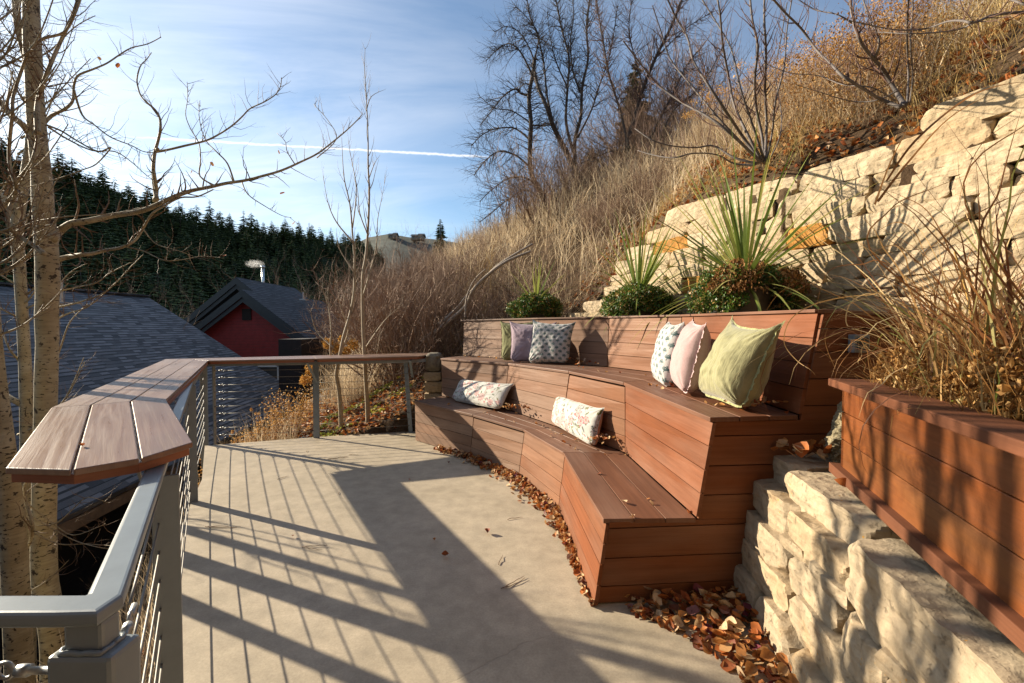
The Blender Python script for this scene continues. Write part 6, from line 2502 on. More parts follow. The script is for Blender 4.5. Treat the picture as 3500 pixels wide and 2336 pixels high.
# tall ones standing proud on the left skyline
for px, y, d, s in ((150, 640, 85, 1.05), (225, 660, 84, 1.3), (262, 690, 82, .9), (395, 660, 95, .9), (360, 690, 90, 1.0), (60, 600, 84, 1.3), (20, 600, 82, 1.1), (310, 700, 88, .8), (455, 720, 96, .8), (510, 730, 100, .8), (620, 790, 110, .8)):
    p = PY(px, y + 60, d)
    spots.append((p, s * .85))
spots = spots[:296]
LBL = 'dark evergreen conifer on the shaded wooded hill at left'
for i, (p, s) in enumerate(spots):
    r_ = protos[i] if i < 4 else copy_tree(protos[rg.randrange(4)])
    r_.location = p - V3((0, 0, .6))
    r_.scale = (s, s, s * rg.uniform(.85, 1.08))
    r_.rotation_euler = (0, 0, rg.uniform(0, 6.28))
    tag(r_, LBL, 'tree', 'conifers on the wooded hill')
# the rest of the forest, one mass
src = [conifer_mesh('far_crown', 90 + k, 9.5, 2.8, 14, 8) for k in range(3)]
allV, allT, tmpl = [], [], []
co_l, tri_l, tn_l = [], [], []
off = 0
for k in range(1500):
    s_ = src[k % 3]
    if k < 3:
        n_ = len(s_.data.vertices)
        c_ = np.empty(n_ * 3)
        s_.data.vertices.foreach_get('co', c_)
        tt = np.empty(len(s_.data.polygons), dtype=np.float32)
        s_.data.attributes['tint'].data.foreach_get('value', tt)
        tmpl.append((c_.reshape(-1, 3), [tuple(p.vertices) for p in s_.data.polygons], tt))
    c_, fs, tt = tmpl[k % 3]
    ci = rg.uniform(2, len(cols_) - 2)
    p = hill_pt(ci, rg.uniform(.12, 1.0) ** .8)
    sc_ = rg.uniform(.6, 1.15)
    a = rg.uniform(0, 6.28)
    ca_, sa_ = math.cos(a) * sc_, math.sin(a) * sc_
    X = c_[:, 0] * ca_ - c_[:, 1] * sa_ + p.x
    Y = c_[:, 0] * sa_ + c_[:, 1] * ca_ + p.y
    Z = c_[:, 2] * sc_ + p.z - .6
    co_l.append(np.stack([X, Y, Z], 1))
    tri_l += [tuple(i_ + off for i_ in f) for f in fs]
    tn_l.append(tt)
    off += len(c_)
for s_ in src:
    bpy.data.objects.remove(s_)
me = bpy.data.meshes.new('forest')
me.from_pydata(np.concatenate(co_l).tolist(), [], tri_l)
me.materials.append(M_CONIFER)
me.attributes.new('tint', 'FLOAT', 'FACE').data.foreach_set('value', np.concatenate(tn_l))
o = bpy.data.objects.new('forest', me)
COL.objects.link(o)
tag(o, 'dense dark conifer forest covering the hill at left', 'forest', kind='stuff')

# two evergreens on the right hand hill
e1 = conifer(101, 5.6, 1.25, 30, 11, 'evergreen_tree')
p = PY(1506, 890, 62)
e1.location = (p.x, p.y, p.z)
e1.scale = (1.05, 1.05, 1)
tag(e1, 'lone dark evergreen standing against the sky left of the hillside trees', 'tree')
e2 = conifer(102, 5.4, 1.25, 34, 12, 'evergreen_tree')
p = PY(2170, 540, 16)
e2.location = (p.x, p.y, p.z - .4)
e2.scale = (.68, .68, .70)
tag(e2, 'narrow evergreen half hidden behind bare branches on the hillside', 'tree')
e3 = conifer(103, 4.0, 1.4, 26, 11, 'evergreen_tree')
p = PY(2020, 620, 18)
e3.location = (p.x, p.y, p.z - .8)
e3.scale = (.55, .55, .55)
tag(e3, 'small dark evergreen low behind the large bare hillside tree', 'tree')

# far ridge with houses
far = [(1180, 850, 420), (1260, 812, 440), (1330, 800, 450), (1400, 812, 455), (1480, 818, 460), (1560, 830, 470), (1700, 880, 480)]
V_, F_ = [], []
for px, y, d in far:
    a = PY(px, y, d)
    V_ += [(a.x, a.y, a.z), (a.x * .55, a.y * .55, -12), (a.x * 1.3, a.y * 1.3, a.z * .6)]
for i in range(len(far) - 1):
    a = i * 3
    F_ += [(a, a + 1, a + 4, a + 3), (a, a + 3, a + 5, a + 2)]
me = bpy.data.meshes.new('far_ridge')
me.from_pydata(V_, [], F_)
me.polygons.foreach_set('use_smooth', [True] * len(F_))
m_fr = mat_flat('far_ridge_ground', (0.10, 0.105, 0.09), .95, 0, .08, .35, 0, .1)
me.materials.append(m_fr)
o = bpy.data.objects.new('hills', me)
COL.objects.link(o)
tag(o, kind='structure')
for k, (px, y, w, lab) in enumerate(((1345, 815, 8, 'far brown house on the distant ridge, left of the bigger one'), (1430, 818, 12, 'larger far brown house on the distant ridge just left of the lone evergreen'))):
    p = PY(px, y, 440)
    root = empty('hilltop_house', tuple(p), lab, 'house', 'houses on the distant ridge')
    mb = MB()
    mb.box(p + V3((0, 0, .2)), w, 8, 3.5)
    mb.box(p + V3((w * .25, -2, .6)), w * .4, 8, 4)
    mb.build('wall', mat_flat('far_house_wall', (.22, .15, .10), .8), root)
    mb = MB()
    for dx, ww, hh in ((0, w * 1.1, 1.9), (w * .25, w * .5, 2.6)):
        c_ = p + V3((dx, 0, hh))
        mb.prism(c_ + V3((-ww / 2, -5, 0)), c_ + V3((ww / 2, -5, 0)), c_ + V3((ww / 2, 0, 2.4)), c_ + V3((-ww / 2, 0, 2.4)), V3((0, 0, .3)))
        mb.prism(c_ + V3((-ww / 2, 5, 0)), c_ + V3((ww / 2, 5, 0)), c_ + V3((ww / 2, 0, 2.4)), c_ + V3((-ww / 2, 0, 2.4)), V3((0, 0, .3)))
    mb.build('roof', M_BLACKWOOD, root)
    for q in (-.35, -.1, .2, .38):
        mb = MB()
        mb.box(p + V3((w * q, -4.1 if q < .05 else -6.1, .6)), w * .12, .2, 1.3)
        mb.build('window', M_GLASS, root)


# ================================================================== bare bushes
def bush_mesh(seed, H, spread, stems, mat, tn=(0, 1), kids=3, fine=.006, up=.3):
    rg = random.Random(seed)
    m = MB()
    for s in range(stems):
        a = rg.uniform(0, 6.28)
        ln = abs(rg.gauss(.25, .25)) * spread
        d = V3((math.cos(a) * ln, math.sin(a) * ln, 1)).normalized()
        p = V3((math.cos(a) * .15 * spread * rg.random(), math.sin(a) * .15 * spread * rg.random(), -.15))
        L = H * rg.uniform(.7, 1.1)
        n_ = 7
        pts = [p]
        for i in range(n_):
            d = (d + V3((rg.uniform(-.26, .26), rg.uniform(-.26, .26), rg.uniform(-.10, .12)))).normalized()
            pts.append(pts[-1] + d * L / n_)
        r0 = fine * rg.uniform(1.6, 2.8)
        rad = [r0 * (1 - .8 * i / n_) for i in range(n_ + 1)]
        b0 = len(m.f)
        m.tube(pts, rad, 4, cap=False)
        b1 = len(m.f)
        for j in range(int(kids * 5)):
            f = rg.uniform(.25, .98) * n_
            i = min(n_ - 1, int(f))
            q = lerp(pts[i], pts[i + 1], f - i)
            bd = (pts[i + 1] - pts[i]).normalized()
            ax = bd.orthogonal().normalized()
            aa = rg.uniform(0, 6.28)
            sv = ax * math.cos(aa) + bd.cross(ax) * math.sin(aa)
            twig(m, q, (bd * .5 + sv * 1.0 + V3((0, 0, up))).normalized(), L * rg.uniform(.14, .36), fine * .7, rg, 1, up, .42, 3, 3.2)
        tv = rg.uniform(*tn)
        for k in range(b0, len(m.f)):
            m.t[k] = min(1, max(0, tv * .7 + rg.uniform(-.1, .1) + (.3 if k >= b1 else 0)))
    o = m.build('branches', mat)
    return o


bushes = []
for k, (H, sp_, st, tn, fi) in enumerate(((2.6, 2.6, 20, (.1, .8), .008), (2.0, 3.2, 20, (.4, 1), .007), (3.2, 2.2, 18, (.0, .5), .009), (1.5, 3.2, 22, (.5, 1), .006))):
    root = empty('bare_bush', (0, 0, 0), 'x', 'bush')
    b = bush_mesh(200 + k, H, sp_, st, M_BUSH, tn, 3, fi)
    b.parent = root
    bushes.append(root)
rg = random.Random(9)
bs_ = []
# (px, depth) in the valley between the red house and the hillside
for k in range(210):
    px = rg.uniform(1120, 1600)
    Y = rg.choice([9.5, 11, 13, 15, 18, 22, 27, 33, 40]) * rg.uniform(.9, 1.1)
    if px - 1555 * 1.5 / Y < 1090:
        continue
    bs_.append((px, Y, rg.randrange(4), 'v'))
# behind and between the roofs
for k in range(16):
    bs_.append((rg.uniform(600, 1080), rg.uniform(33, 44), rg.choice((0, 2)), 'r'))
for k in range(7):
    bs_.append((rg.uniform(380, 700), rg.uniform(19, 26), rg.choice((0, 2)), 'r'))
# hillside crest behind the bare trees
for k in range(75):
    px = rg.uniform(1450, 2450)
    bs_.append((px, rg.uniform(8.2, 18), rg.randrange(4), 'h'))
first = [True] * 4
for k in range(34):
    bs_.append((rg.uniform(1680, 2480), rg.uniform(11.5, 16.5), rg.choice((0, 2, 2)), 't'))
ZL = {'v': ('bare brown twiggy bush in the valley between the red house and the grassy slope', 'bare bushes in the valley'),
      'r': ('pale bare bush behind the house roofs, in front of the dark wooded hill', 'bare bushes behind the roofs'),
      't': ('tall thin stemmed bare thicket filling the gaps between the dark hillside trees', 'bare thickets among the hillside trees'),
      'h': ('bare brown bush on the hillside below and behind the dark bare trees', 'bare bushes on the hillside')}
MH = (2.6, 2.0, 3.2, 1.5)
for px, Y, kd, zone in bs_:
    p = PY(px, 1000, Y)
    z = terr(p.x, p.y)
    ytop = float(np.interp(px, [380, 700, 1000, 1080, 1300, 1500, 1600, 1700, 1880, 2100, 2450], [980, 920, 930, 900, 850, 830, 790, 740, 640, 520, 330])) + rg.uniform(0, 110 if zone != 'r' else 70)
    if zone == 't':
        ytop = float(np.interp(px, [1680, 1900, 2100, 2300, 2480], [600, 400, 260, 180, 230])) + rg.uniform(0, 200)
    ztop = 1.5 + (1124 - ytop) / 1555 * Y
    sc_ = (ztop - z) / MH[kd]
    if sc_ < .3:
        continue
    sc_ = min(sc_, 1.25 if zone == 'v' else (3.0 if zone == 'r' else 1.5 if zone == 't' else rg.uniform(.25, .6)))
    r_ = bushes[kd] if first[kd] else copy_tree(bushes[kd])
    first[kd] = False
    r_.location = (p.x, p.y, z)
    r_.rotation_euler = (0, 0, rg.uniform(0, 6.28))
    r_.scale = (sc_, sc_, sc_ * rg.uniform(.85, 1.15))
    tag(r_, ZL[zone][0], 'bush', ZL[zone][1])

# mass of thin brown brush covering the slope between individual bushes
rs = np.random.RandomState(44)


def scatter(n, cond, box, seed=0):
    out = []
    r = random.Random(seed)
    tries = 0
    while len(out) < n and tries < n * 40:
        tries += 1
        x, y = r.uniform(box[0], box[1]), r.uniform(box[2], box[3])
        if y <= 0.5:
            continue
        if cond(x, y):
            out.append((x, y, terr(x, y)))
    return np.array(out)


def in_house(x, y):
    return (-22.5 < x < -5.0 and -3.5 < y < 17.8 and x < -5.2 - (y + 3) * .13 + .3) or (-20 < x < -7.0 and 16.2 < y < 30)


def pxof(x, y):
    return 1750 + 1555 * x / y


def slope_zone(x, y):
    s, q = sq(x, y)
    if in_deck(x, y) or in_house(x, y):
        return False
    if q < 3.75 and s < .45:
        return False
    if s < -3.6 + .35 * noise.noise(V3((x, y, 0))):
        return False
    if noise.noise(V3((x * .9, y * .9, 21))) > .30 and y > 9.5:
        return False
    if q < 3.6 and s < .85 + .5 * noise.noise(V3((x * .7, y * .7, 5))):
        return False
    if q >= 3.6 and q < 4.3 and s < -1.2 and y < 8.0:
        return False
    # leaf littered strip behind the far rail
    if x < -.9 and y < 8.2 and s < -2.0:
        return False
    return True


CL = scatter(1350, slope_zone, (-7, 13, 2.5, 24), 1)
acc = [[] for _ in range(7)]
for (x, y, z) in CL:
    nb = int(rs.uniform(12, 38) * (1.0 if y < 13 else .7))
    big = rs.uniform(.45, 1.25) * (.7 if sq(x, y)[1] < 3.6 else 1.0)
    hue = rs.uniform(.12, 1) ** .6
    r_ = rs.uniform(.08, .28)
    a_ = rs.uniform(0, 6.28, nb)
    d_ = np.abs(rs.normal(0, r_, nb))
    acc[0].append(x + np.cos(a_) * d_)
    acc[1].append(y + np.sin(a_) * d_)
    acc[2].append(np.full(nb, z - .06))
    acc[3].append(a_ + rs.normal(0, .7, nb))
    acc[4].append(rs.uniform(.45, 1.0, nb) * big)
    acc[5].append(np.clip(hue + rs.normal(0, .13, nb), 0, 1))
    acc[6].append(np.full(nb, rs.uniform(.1, .9)))
A_ = [np.concatenate(a) for a in acc]
N = len(A_[0])
P = np.stack(A_[:3], 1)
print('slope blades', N)
blades(P, A_[3], A_[4], rs.uniform(.007, .014, N) * np.clip(P[:, 1] / 8, .6, 2.2), np.abs(rs.normal(.35, .3, N)), np.abs(rs.normal(.6 + 1.3 * A_[6], .8, N)), 7, rs, A_[5], 'dry_grass', M_GRASS, kink=.16)
o = bpy.data.objects['dry_grass']
tag(o, 'tall tangled dry grass covering the hillside', 'grass', kind='stuff')

P = scatter(4200, lambda x, y: slope_zone(x, y) and sq(x, y)[0] > -3.2 and y < 14, (-5, 9, 4.5, 14), 21)
N = len(P)
blades(P, rs.uniform(0, 6.28, N), rs.uniform(.7, 1.45, N) * np.where(P[:, 0] > 2.2, .7, 1.0), rs.uniform(.008, .014, N), np.abs(rs.normal(.2, .2, N)), np.abs(rs.normal(.9, .8, N)), 9, rs, rs.uniform(.75, 1, N), 'pale_stems', M_GRASS, kink=.10)
tag(bpy.data.objects['pale_stems'], 'long pale arching stems standing out of the hillside grass', 'grass', kind='stuff')
P = scatter(2600, lambda x, y: slope_zone(x, y) and 1500 < pxof(x, y) < 1680 and 8 < y < 12, (-2.5, .2, 8, 12), 22)
N = len(P)
blades(P, rs.uniform(0, 6.28, N), rs.uniform(.4, .95, N), rs.uniform(.008, .014, N), np.abs(rs.normal(.5, .3, N)), np.abs(rs.normal(1.2, .8, N)), 7, rs, rs.uniform(0, .6, N), 'golden_weeds', M_GOLDGRASS, kink=.2)
tag(bpy.data.objects['golden_weeds'], 'patch of orange gold collapsed weeds around the fallen limbs', 'weeds', kind='stuff')

P = scatter(9000, lambda x, y: slope_zone(x, y) and noise.noise(V3((x * .5, y * .5, 11))) > -.3, (-7, 13, 2.5, 26), 2)
N = len(P)
blades(P, rs.uniform(0, 6.28, N), rs.uniform(.5, 1.35, N), rs.uniform(.004, .008, N) * np.clip(P[:, 1] / 8, .6, 2.2), np.abs(rs.normal(.2, .2, N)), rs.normal(.2, .3, N), 6, rs, rs.uniform(0, .45, N), 'brown_brush', M_GRASS, kink=.14)
tag(bpy.data.objects['brown_brush'], 'brown woody weeds standing among the hillside grass', 'weeds', kind='stuff')

# golden bunch grass upper right


def gold_zone(x, y):
    s, q = sq(x, y)
    return y > 1.5 and 1.5 < s < 6.5 and q < .6 and pxof(x, y) > 2950


P = scatter(9000, gold_zone, (2.5, 11, 1.5, 7.5), 3)
N = len(P)
if N:
    blades(P, rs.uniform(0, 6.28, N), rs.uniform(.4, .85, N), rs.uniform(.003, .0055, N), np.abs(rs.normal(.35, .2, N)), np.abs(rs.normal(.7, .4, N)), 6, rs, rs.uniform(.2, 1, N), 'golden_grass', M_GOLDGRASS, kink=.04)
    tag(bpy.data.objects['golden_grass'], 'thick golden bunch grass at the top right of the hillside', 'grass', kind='stuff')


def short_zone(x, y):
    s, q = sq(x, y)
    return q < 3.6 and .45 < s < 2.2 and y > 1.5 and noise.noise(V3((x * 1.6, y * 1.6, 8))) > -.15


P = scatter(6500, short_zone, (0, 8, 1.5, 9), 4)
N = len(P)
blades(P, rs.uniform(0, 6.28, N), rs.uniform(.12, .42, N), rs.uniform(.003, .005, N), np.abs(rs.normal(.6, .3, N)), np.abs(rs.normal(.6, .4, N)), 5, rs, rs.uniform(.1, .9, N), 'short_grass', M_GOLDGRASS, kink=.05)
tag(bpy.data.objects['short_grass'], 'short straw coloured grass tufts above the stone wall', 'grass', kind='stuff')


# grass and weeds below the railing on the left
def low_zone(x, y):
    s, q = sq(x, y)
    if in_deck(x, y) or in_house(x, y):
        return False
    dd = abs((x + .655) * dBA.y - (y - .735) * dBA.x)
    return x < -.7 and .3 < y < 7.5 and dd < 1.6 and x < -.5 - (y - .7) * .45


P = scatter(5200, low_zone, (-6.5, -.7, .3, 7.5), 5)
N = len(P)
blades(P, rs.uniform(0, 6.28, N), rs.uniform(.3, .95, N), rs.uniform(.003, .006, N), np.abs(rs.normal(.2, .2, N)), np.abs(rs.normal(.6, .5, N)), 6, rs, rs.uniform(.1, 1, N), 'bank_grass', M_GRASS, kink=.1)
tag(bpy.data.objects['bank_grass'], 'dry straw grass on the bank below the railing', 'grass', kind='stuff')


# seed head weeds beyond the corner of the rail
def weed(px, base_y, Y, H, n, label, seed, heads='cluster', tints=(.2, .8)):
    rg = random.Random(seed)
    p = PY(px, base_y, Y)
    z = terr(p.x, p.y)
    root = empty('dried_weed', (p.x, p.y, z), label, 'weed', 'dried weeds beyond the deck edge')
    m, hd = MB(), MB()
    for k in range(n):
        a = rg.uniform(0, 6.28)
        d = V3((math.cos(a) * .25, math.sin(a) * .25, 1)).normalized()
        pts = [V3((p.x + math.cos(a) * .08 * rg.random(), p.y + math.sin(a) * .08 * rg.random(), z - .05))]
        hh = (PY(px, base_y, Y).z - z) * 0 + H * rg.uniform(.6, 1.05)
        for i in range(6):
            d = (d + V3((rg.uniform(-.12, .12), rg.uniform(-.12, .12), .03))).normalized()
            pts.append(pts[-1] + d * hh / 6)
        m.tube(pts, [.004, .004, .0035, .003, .003, .0025, .002], 4, t=rg.random())
        if heads == 'ball':
            c = pts[-1]
            for q in range(26):
                dv = V3((rg.gauss(0, 1), rg.gauss(0, 1), rg.gauss(0, 1))).normalized()
                e = dv.orthogonal().normalized()
                hd.face([c, c + dv * .026 + e * .006, c + dv * .028 - e * .006], t=rg.uniform(.2, .8))
        else:
            for q in range(46):
                c = lerp(pts[3], pts[6], rg.random()) + V3((rg.gauss(0, .05), rg.gauss(0, .05), rg.gauss(0, .04)))
                dv = V3((rg.gauss(0, 1), rg.gauss(0, 1), rg.gauss(0, 1))).normalized() * .014
                e = dv.orthogonal().normalized() * .011
                hd.face([c - dv, c + e, c + dv, c - e], t=rg.uniform(*tints))
    m.build('stems', M_PEREN, root)
    hd.build('seed_heads', M_PEREN, root)


for i, (px, by, Y, H, n, kind, lab) in enumerate([
        (745, 1500, 6.7, .75, 14, 'cluster', 'bushy tan seed head weed just outside the corner of the deck'),
        (830, 1510, 7.0, .70, 13, 'cluster', 'second tan seed head weed to the right of the deck corner'),
        (870, 1480, 6.9, 1.0, 8, 'ball', 'tall weed with round button seed heads in front of the grey roof'),
        (920, 1500, 7.2, .62, 14, 'cluster', 'low fluffy tan weed below the grey roof eave'),
        (965, 1490, 7.0, .9, 12, 'cluster', 'upright rust brown weed in front of the dark porch wall'),
        (1010, 1490, 7.2, .85, 12, 'cluster', 'upright rust brown weed beside the middle railing post'),
        (700, 1540, 6.3, .6, 10, 'cluster', 'small tan weed hugging the deck corner'),
        (790, 1520, 6.8, .5, 16, 'cluster', 'spreading pale weed mound below the counter'),
        (1060, 1480, 8.0, .75, 12, 'cluster', 'dark rust weed left of the young aspens')]):
    weed(px, by, Y, H * .95, n, lab, 300 + i, kind)
# golden grass bush behind the middle post
root = empty('rabbitbrush', tuple(PY(1215, 1330, 8.6)), 'golden dried grass like shrub with fluffy heads behind the middle railing post', 'shrub')
p = PY(1215, 1330, 8.6)
zt_ = terr(p.x, p.y)
root.location = (p.x, p.y, zt_)
N = 520
bs = np.stack([rs.normal(p.x, .24, N), rs.normal(p.y, .22, N), np.full(N, zt_ - .05)], 1)
blades(bs, rs.uniform(0, 6.28, N), rs.uniform(.45, 1.0, N), rs.uniform(.003, .007, N), np.abs(rs.normal(.3, .2, N)), np.abs(rs.normal(.5, .4, N)), 5, rs, rs.uniform(0, .6, N), 'stems', M_GRASS, root, kink=.06)
hd = MB()
rg = random.Random(4)
for (px, py, rr) in ((1120, 1175, .10), (1150, 1190, .09), (1182, 1205, .09), (1205, 1180, .10), (1170, 1160, .07), (1065, 1260, .12), (1045, 1300, .10)):
    c = PY(px, py, 8.2)
    for q in range(260):
        o_ = V3((rg.gauss(0, 1), rg.gauss(0, 1), rg.gauss(0, 1)))
        o_ = o_.normalized() * rr * rg.uniform(.5, 1.1)
        cc = c + o_
        dv = V3((rg.gauss(0, 1), rg.gauss(0, 1), rg.gauss(0, 1))).normalized() * .018
        e = dv.orthogonal().normalized() * .012
        hd.face([cc - dv, cc + e, cc + dv, cc - e], t=rg.random())
hd.build('flower_heads', M_RABBIT, root)

# rabbitbrush on the hillside above the wall, golden heads
ORD = 'first second third fourth fifth sixth seventh eighth ninth tenth eleventh twelfth thirteenth fourteenth fifteenth'.split()
rg = random.Random(8)
rb = [(2440, 380, 8.5), (2490, 330, 8.0), (2560, 310, 7.4), (2630, 320, 7.6), (2690, 330, 7.0), (2760, 330, 6.6), (2840, 330, 6.2), (2900, 300, 6.0), (2960, 270, 5.8), (2400, 450, 8.8), (2720, 300, 7.8), (2600, 360, 8.4), (3010, 260, 5.6), (3080, 200, 5.4)]
for i, (px, py, Y) in enumerate(rb):
    p = PY(px, py, Y)
    z = terr(p.x, p.y)
    root = empty('rabbitbrush', (p.x, p.y, z), 'golden topped rabbitbrush on the hillside above the stone wall, ' + ORD[sorted(q_[0] for q_ in rb).index(px)] + ' from the left', 'shrub', 'golden rabbitbrush above the wall')
    N = 420
    bs = np.stack([rs.normal(p.x, .22, N), rs.normal(p.y, .22, N), np.full(N, z - .05)], 1)
    hh = rg.uniform(.75, 1.0)
    blades(bs, rs.uniform(0, 6.28, N), rs.uniform(.6, 1.0, N) * hh, rs.uniform(.004, .007, N), np.abs(rs.normal(.22, .15, N)), np.abs(rs.normal(.15, .2, N)), 5, rs, rs.uniform(0, .7, N), 'stems', M_GRASS, root, kink=.06)
    hd = MB()
    for c_ in range(9):
        c = V3((p.x + rg.gauss(0, .26), p.y + rg.gauss(0, .26), z + hh * rg.uniform(.78, 1.05)))
        for q in range(44):
            o_ = V3((rg.gauss(0, .05), rg.gauss(0, .05), rg.gauss(0, .03)))
            cc = c + o_
            dv = V3((rg.gauss(0, 1), rg.gauss(0, 1), rg.gauss(0, 1))).normalized() * .016
            e = dv.orthogonal().normalized() * .010
            hd.face([cc - dv, cc + e, cc + dv, cc - e], t=rg.random())
    hd.build('flower_heads', M_RABBIT, root)
# brown leafy shrubs on the upper right hillside
rb = [(2860, 230, 6.4), (2950, 200, 5.6), (3020, 330, 5.0), (2800, 420, 5.8), (2900, 420, 5.2), (3000, 400, 4.7), (2720, 470, 5.8), (3200, 60, 5.2), (3120, 120, 5.8)]
for i, (px, py, Y) in enumerate(rb):
    p = PY(px, py, Y)
    z = terr(p.x, p.y)
    root = empty('withered_shrub', (p.x, p.y, z), 'brown withered leafy shrub on the upper right hillside, ' + ORD[sorted(q_[0] for q_ in rb).index(px)] + ' from the left', 'shrub', 'withered shrubs at upper right')
    N = 160
    bs = np.stack([rs.normal(p.x, .2, N), rs.normal(p.y, .2, N), np.full(N, z - .05)], 1)
    blades(bs, rs.uniform(0, 6.28, N), rs.uniform(.4, .9, N), rs.uniform(.004, .006, N), np.abs(rs.normal(.3, .2, N)), rs.normal(.2, .2, N), 5, rs, rs.uniform(0, .5, N), 'stems', M_GRASS, root, kink=.1)
    N = 1300
    Pp = np.stack([rs.normal(p.x, .27, N), rs.normal(p.y, .27, N), z + rs.uniform(.15, .9, N)], 1)
    leaves_var(Pp, rs.uniform(.015, .035, N), rs, rs.uniform(.1, .8, N), 'curled_leaves', M_PEREN, root, curl=1.2)

# fallen dead limbs on the slope
for i, (pts, Y, w0, w1, lab) in enumerate((
        ([(1500, 1110), (1560, 1060), (1600, 1010), (1650, 960), (1700, 910), (1760, 870), (1820, 835)], 8.4, 15, 7, 'upper of two grey dead limbs lying down the grassy slope'),
        ([(1440, 1170), (1520, 1110), (1590, 1050), (1620, 990), (1680, 930), (1740, 890), (1815, 860)], 8.2, 17, 8, 'lower, longer dead limb lying down the grassy slope'),
        ([(1590, 1090), (1595, 1020), (1620, 960), (1660, 920)], 8.1, 8, 4, 'thin curved dead limb leaning on the grassy slope'))):
    P_ = [PY(x, y, Y + .1 * math.sin(k)) for k, (x, y) in enumerate(pts)]
    s2 = spline(P_, 5)
    mb = MB()
    mb.tube(s2, [(w0 + (w1 - w0) * k / (len(s2) - 1)) / 2 * Y / F for k in range(len(s2))], 8)
    o = mb.build('dead_limb', M_DEADWOOD, None, smooth=True, origin=s2[0])
    tag(o, lab, 'branch', 'dead limbs on the slope')

# drain pipes on the leaf littered bank
P_ = [PY(x, y, Yp) for x, y, Yp in ((960, 1518, 6.9), (1060, 1492, 6.9), (1150, 1470, 7.0), (1240, 1430, 7.2), (1320, 1395, 7.4), (1400, 1350, 7.5), (1470, 1305, 7.6))]
mb = MB()
mb.tube(spline(P_, 5), .022, 10)
o = mb.build('drain_pipe', M_PIPE, None, smooth=True, origin=P_[0])
tag(o, 'smooth black drain pipe running up the leafy bank behind the railing posts', 'pipe')
P_ = [PY(x, y, 6.75) for x, y in ((1020, 1506), (1045, 1498), (1070, 1490), (1085, 1485))]
s2 = spline(P_, 30)
mb = MB()
mb.tube(s2, [.026 + .007 * math.sin(k * 1.55) for k in range(len(s2))], 12)
o = mb.build('corrugated_pipe', mat_flat('grey_corrugated_pipe', (.10, .11, .13), .4), None, smooth=True, origin=P_[0])
tag(o, 'short dark corrugated pipe end beside the middle railing post', 'pipe')


# ================================================================== fallen leaves
def zof_wall_top(x, y):
    return None


rs = np.random.RandomState(6)


def tints(N, bright=.0):
    t = rs.choice([.05, .18, .3, .4, .5, .6, .72, .85, .95, 1.0], N, p=[.08, .08, .12, .16, .14, .12, .12, .1, .06, .02])
    return np.clip(t + rs.uniform(-.05, .05, N) + bright, 0, 1)


# along the bench foot
pts = []
path = [at_z(1500, 1540, 0), B[1], B[2], B[3], B[4]]
segl = [(b - a).length for a, b in zip(path[:-1], path[1:])]
tot = sum(segl)
N = 1150
for k in range(N):
    s = rs.uniform(0, tot) ** 1.0
    i = 0
    ss = s
    while ss > segl[i]:
        ss -= segl[i]
        i += 1
    p = lerp(path[i], path[i + 1], ss / segl[i])
    n_ = outward(path[i], path[i + 1])
    f = s / tot
    wdt = .16 * math.sin(math.pi * min(1, f * 1.12 + .05)) ** .6 + .01 if f < .86 else .035
    if f > .9 and rs.uniform() < .75:
        continue
    off_ = abs(rs.normal(0, .45)) * wdt
    pts.append((p.x + n_.x * (off_ + .005), p.y + n_.y * (off_ + .005), .008 + max(0, (.05 - off_ * .3)) * rs.uniform(0, 1) * (1 if f < .86 else .2)))
P = np.array(pts)
leaves_var(P, rs.uniform(.03, .062, len(P)), rs, tints(len(P)), 'fallen_leaves', M_LITTER, None, tilt=.55, curl=1.0, rows=LEAF_ROWS, aspect=.8)
o = [o for o in COL.objects if o.name.startswith('fallen_leaves')][-1]
tag(o, 'curved drift of red and brown fallen leaves along the foot of the bench', 'leaves', kind='stuff')
# pile between the bench end and the stone wall
pts = []
for k in range(1700):
    x = rs.uniform(.62, 1.36)
    y = rs.uniform(1.2, 2.47)
    e = (x - .62) / .74
    lim = 2.40 - e * 1.15 + .1 * math.sin(x * 9)
    if y < lim:
        continue
    dmax = min((y - lim) * .35, .08)
    pts.append((x, y, .008 + dmax * rs.uniform(0, 1)))
P = np.array(pts)
leaves_var(P, rs.uniform(.028, .072, len(P)), rs, tints(len(P)), 'fallen_leaves', M_LITTER, None, tilt=.42, curl=.9, rows=LEAF_ROWS, aspect=.85)
o = [o for o in COL.objects if o.name.startswith('fallen_leaves')][-1]
tag(o, 'deep heap of orange and brown fallen leaves in the corner between bench end and stone wall', 'leaves', kind='stuff')
# on seats and wall
pts = []
for (px, py, Y, n_, sp_) in ((2075, 1500, 3.85, 55, .11), (1775, 1396, 5.15, 34, .10), (2020, 1245, 5.35, 18, .16), (1975, 1232, 5.55, 26, .08), (2610, 1385, 2.62, 26, .09), (1990, 1480, 4.25, 22, .2), (2330, 1325, 3.3, 14, .16), (1660, 1225, 6.3, 5, .08), (2480, 1400, 2.75, 10, .1)):
    b = PY(px, py, Y)
    for k in range(n_):
        pts.append((b.x + rs.normal(0, sp_), b.y + rs.normal(0, sp_ * .7), b.z + .008 + abs(rs.normal(0, .012))))
for i in range(4):
    for k in range(16):
        t = rs.uniform()
        a, b, c_, d_2 = S[i], S[i + 1], J[i], J[i + 1]
        v = rs.choice([.33, .66, .97]) + rs.uniform(-.03, .02)
        p = lerp(lerp(a, b, t), lerp(c_, d_2, t), v)
        if k < 9:
            pts.append((p.x, p.y, p.z + .006))
        a, b, c_, d_2 = FT[i], FT[i + 1], K[i], K[i + 1]
        p = lerp(lerp(a, b, t), lerp(c_, d_2, t), rs.uniform(.3, .98))
        if k < 6:
            pts.append((p.x, p.y, p.z + .006))
P = np.array(pts)
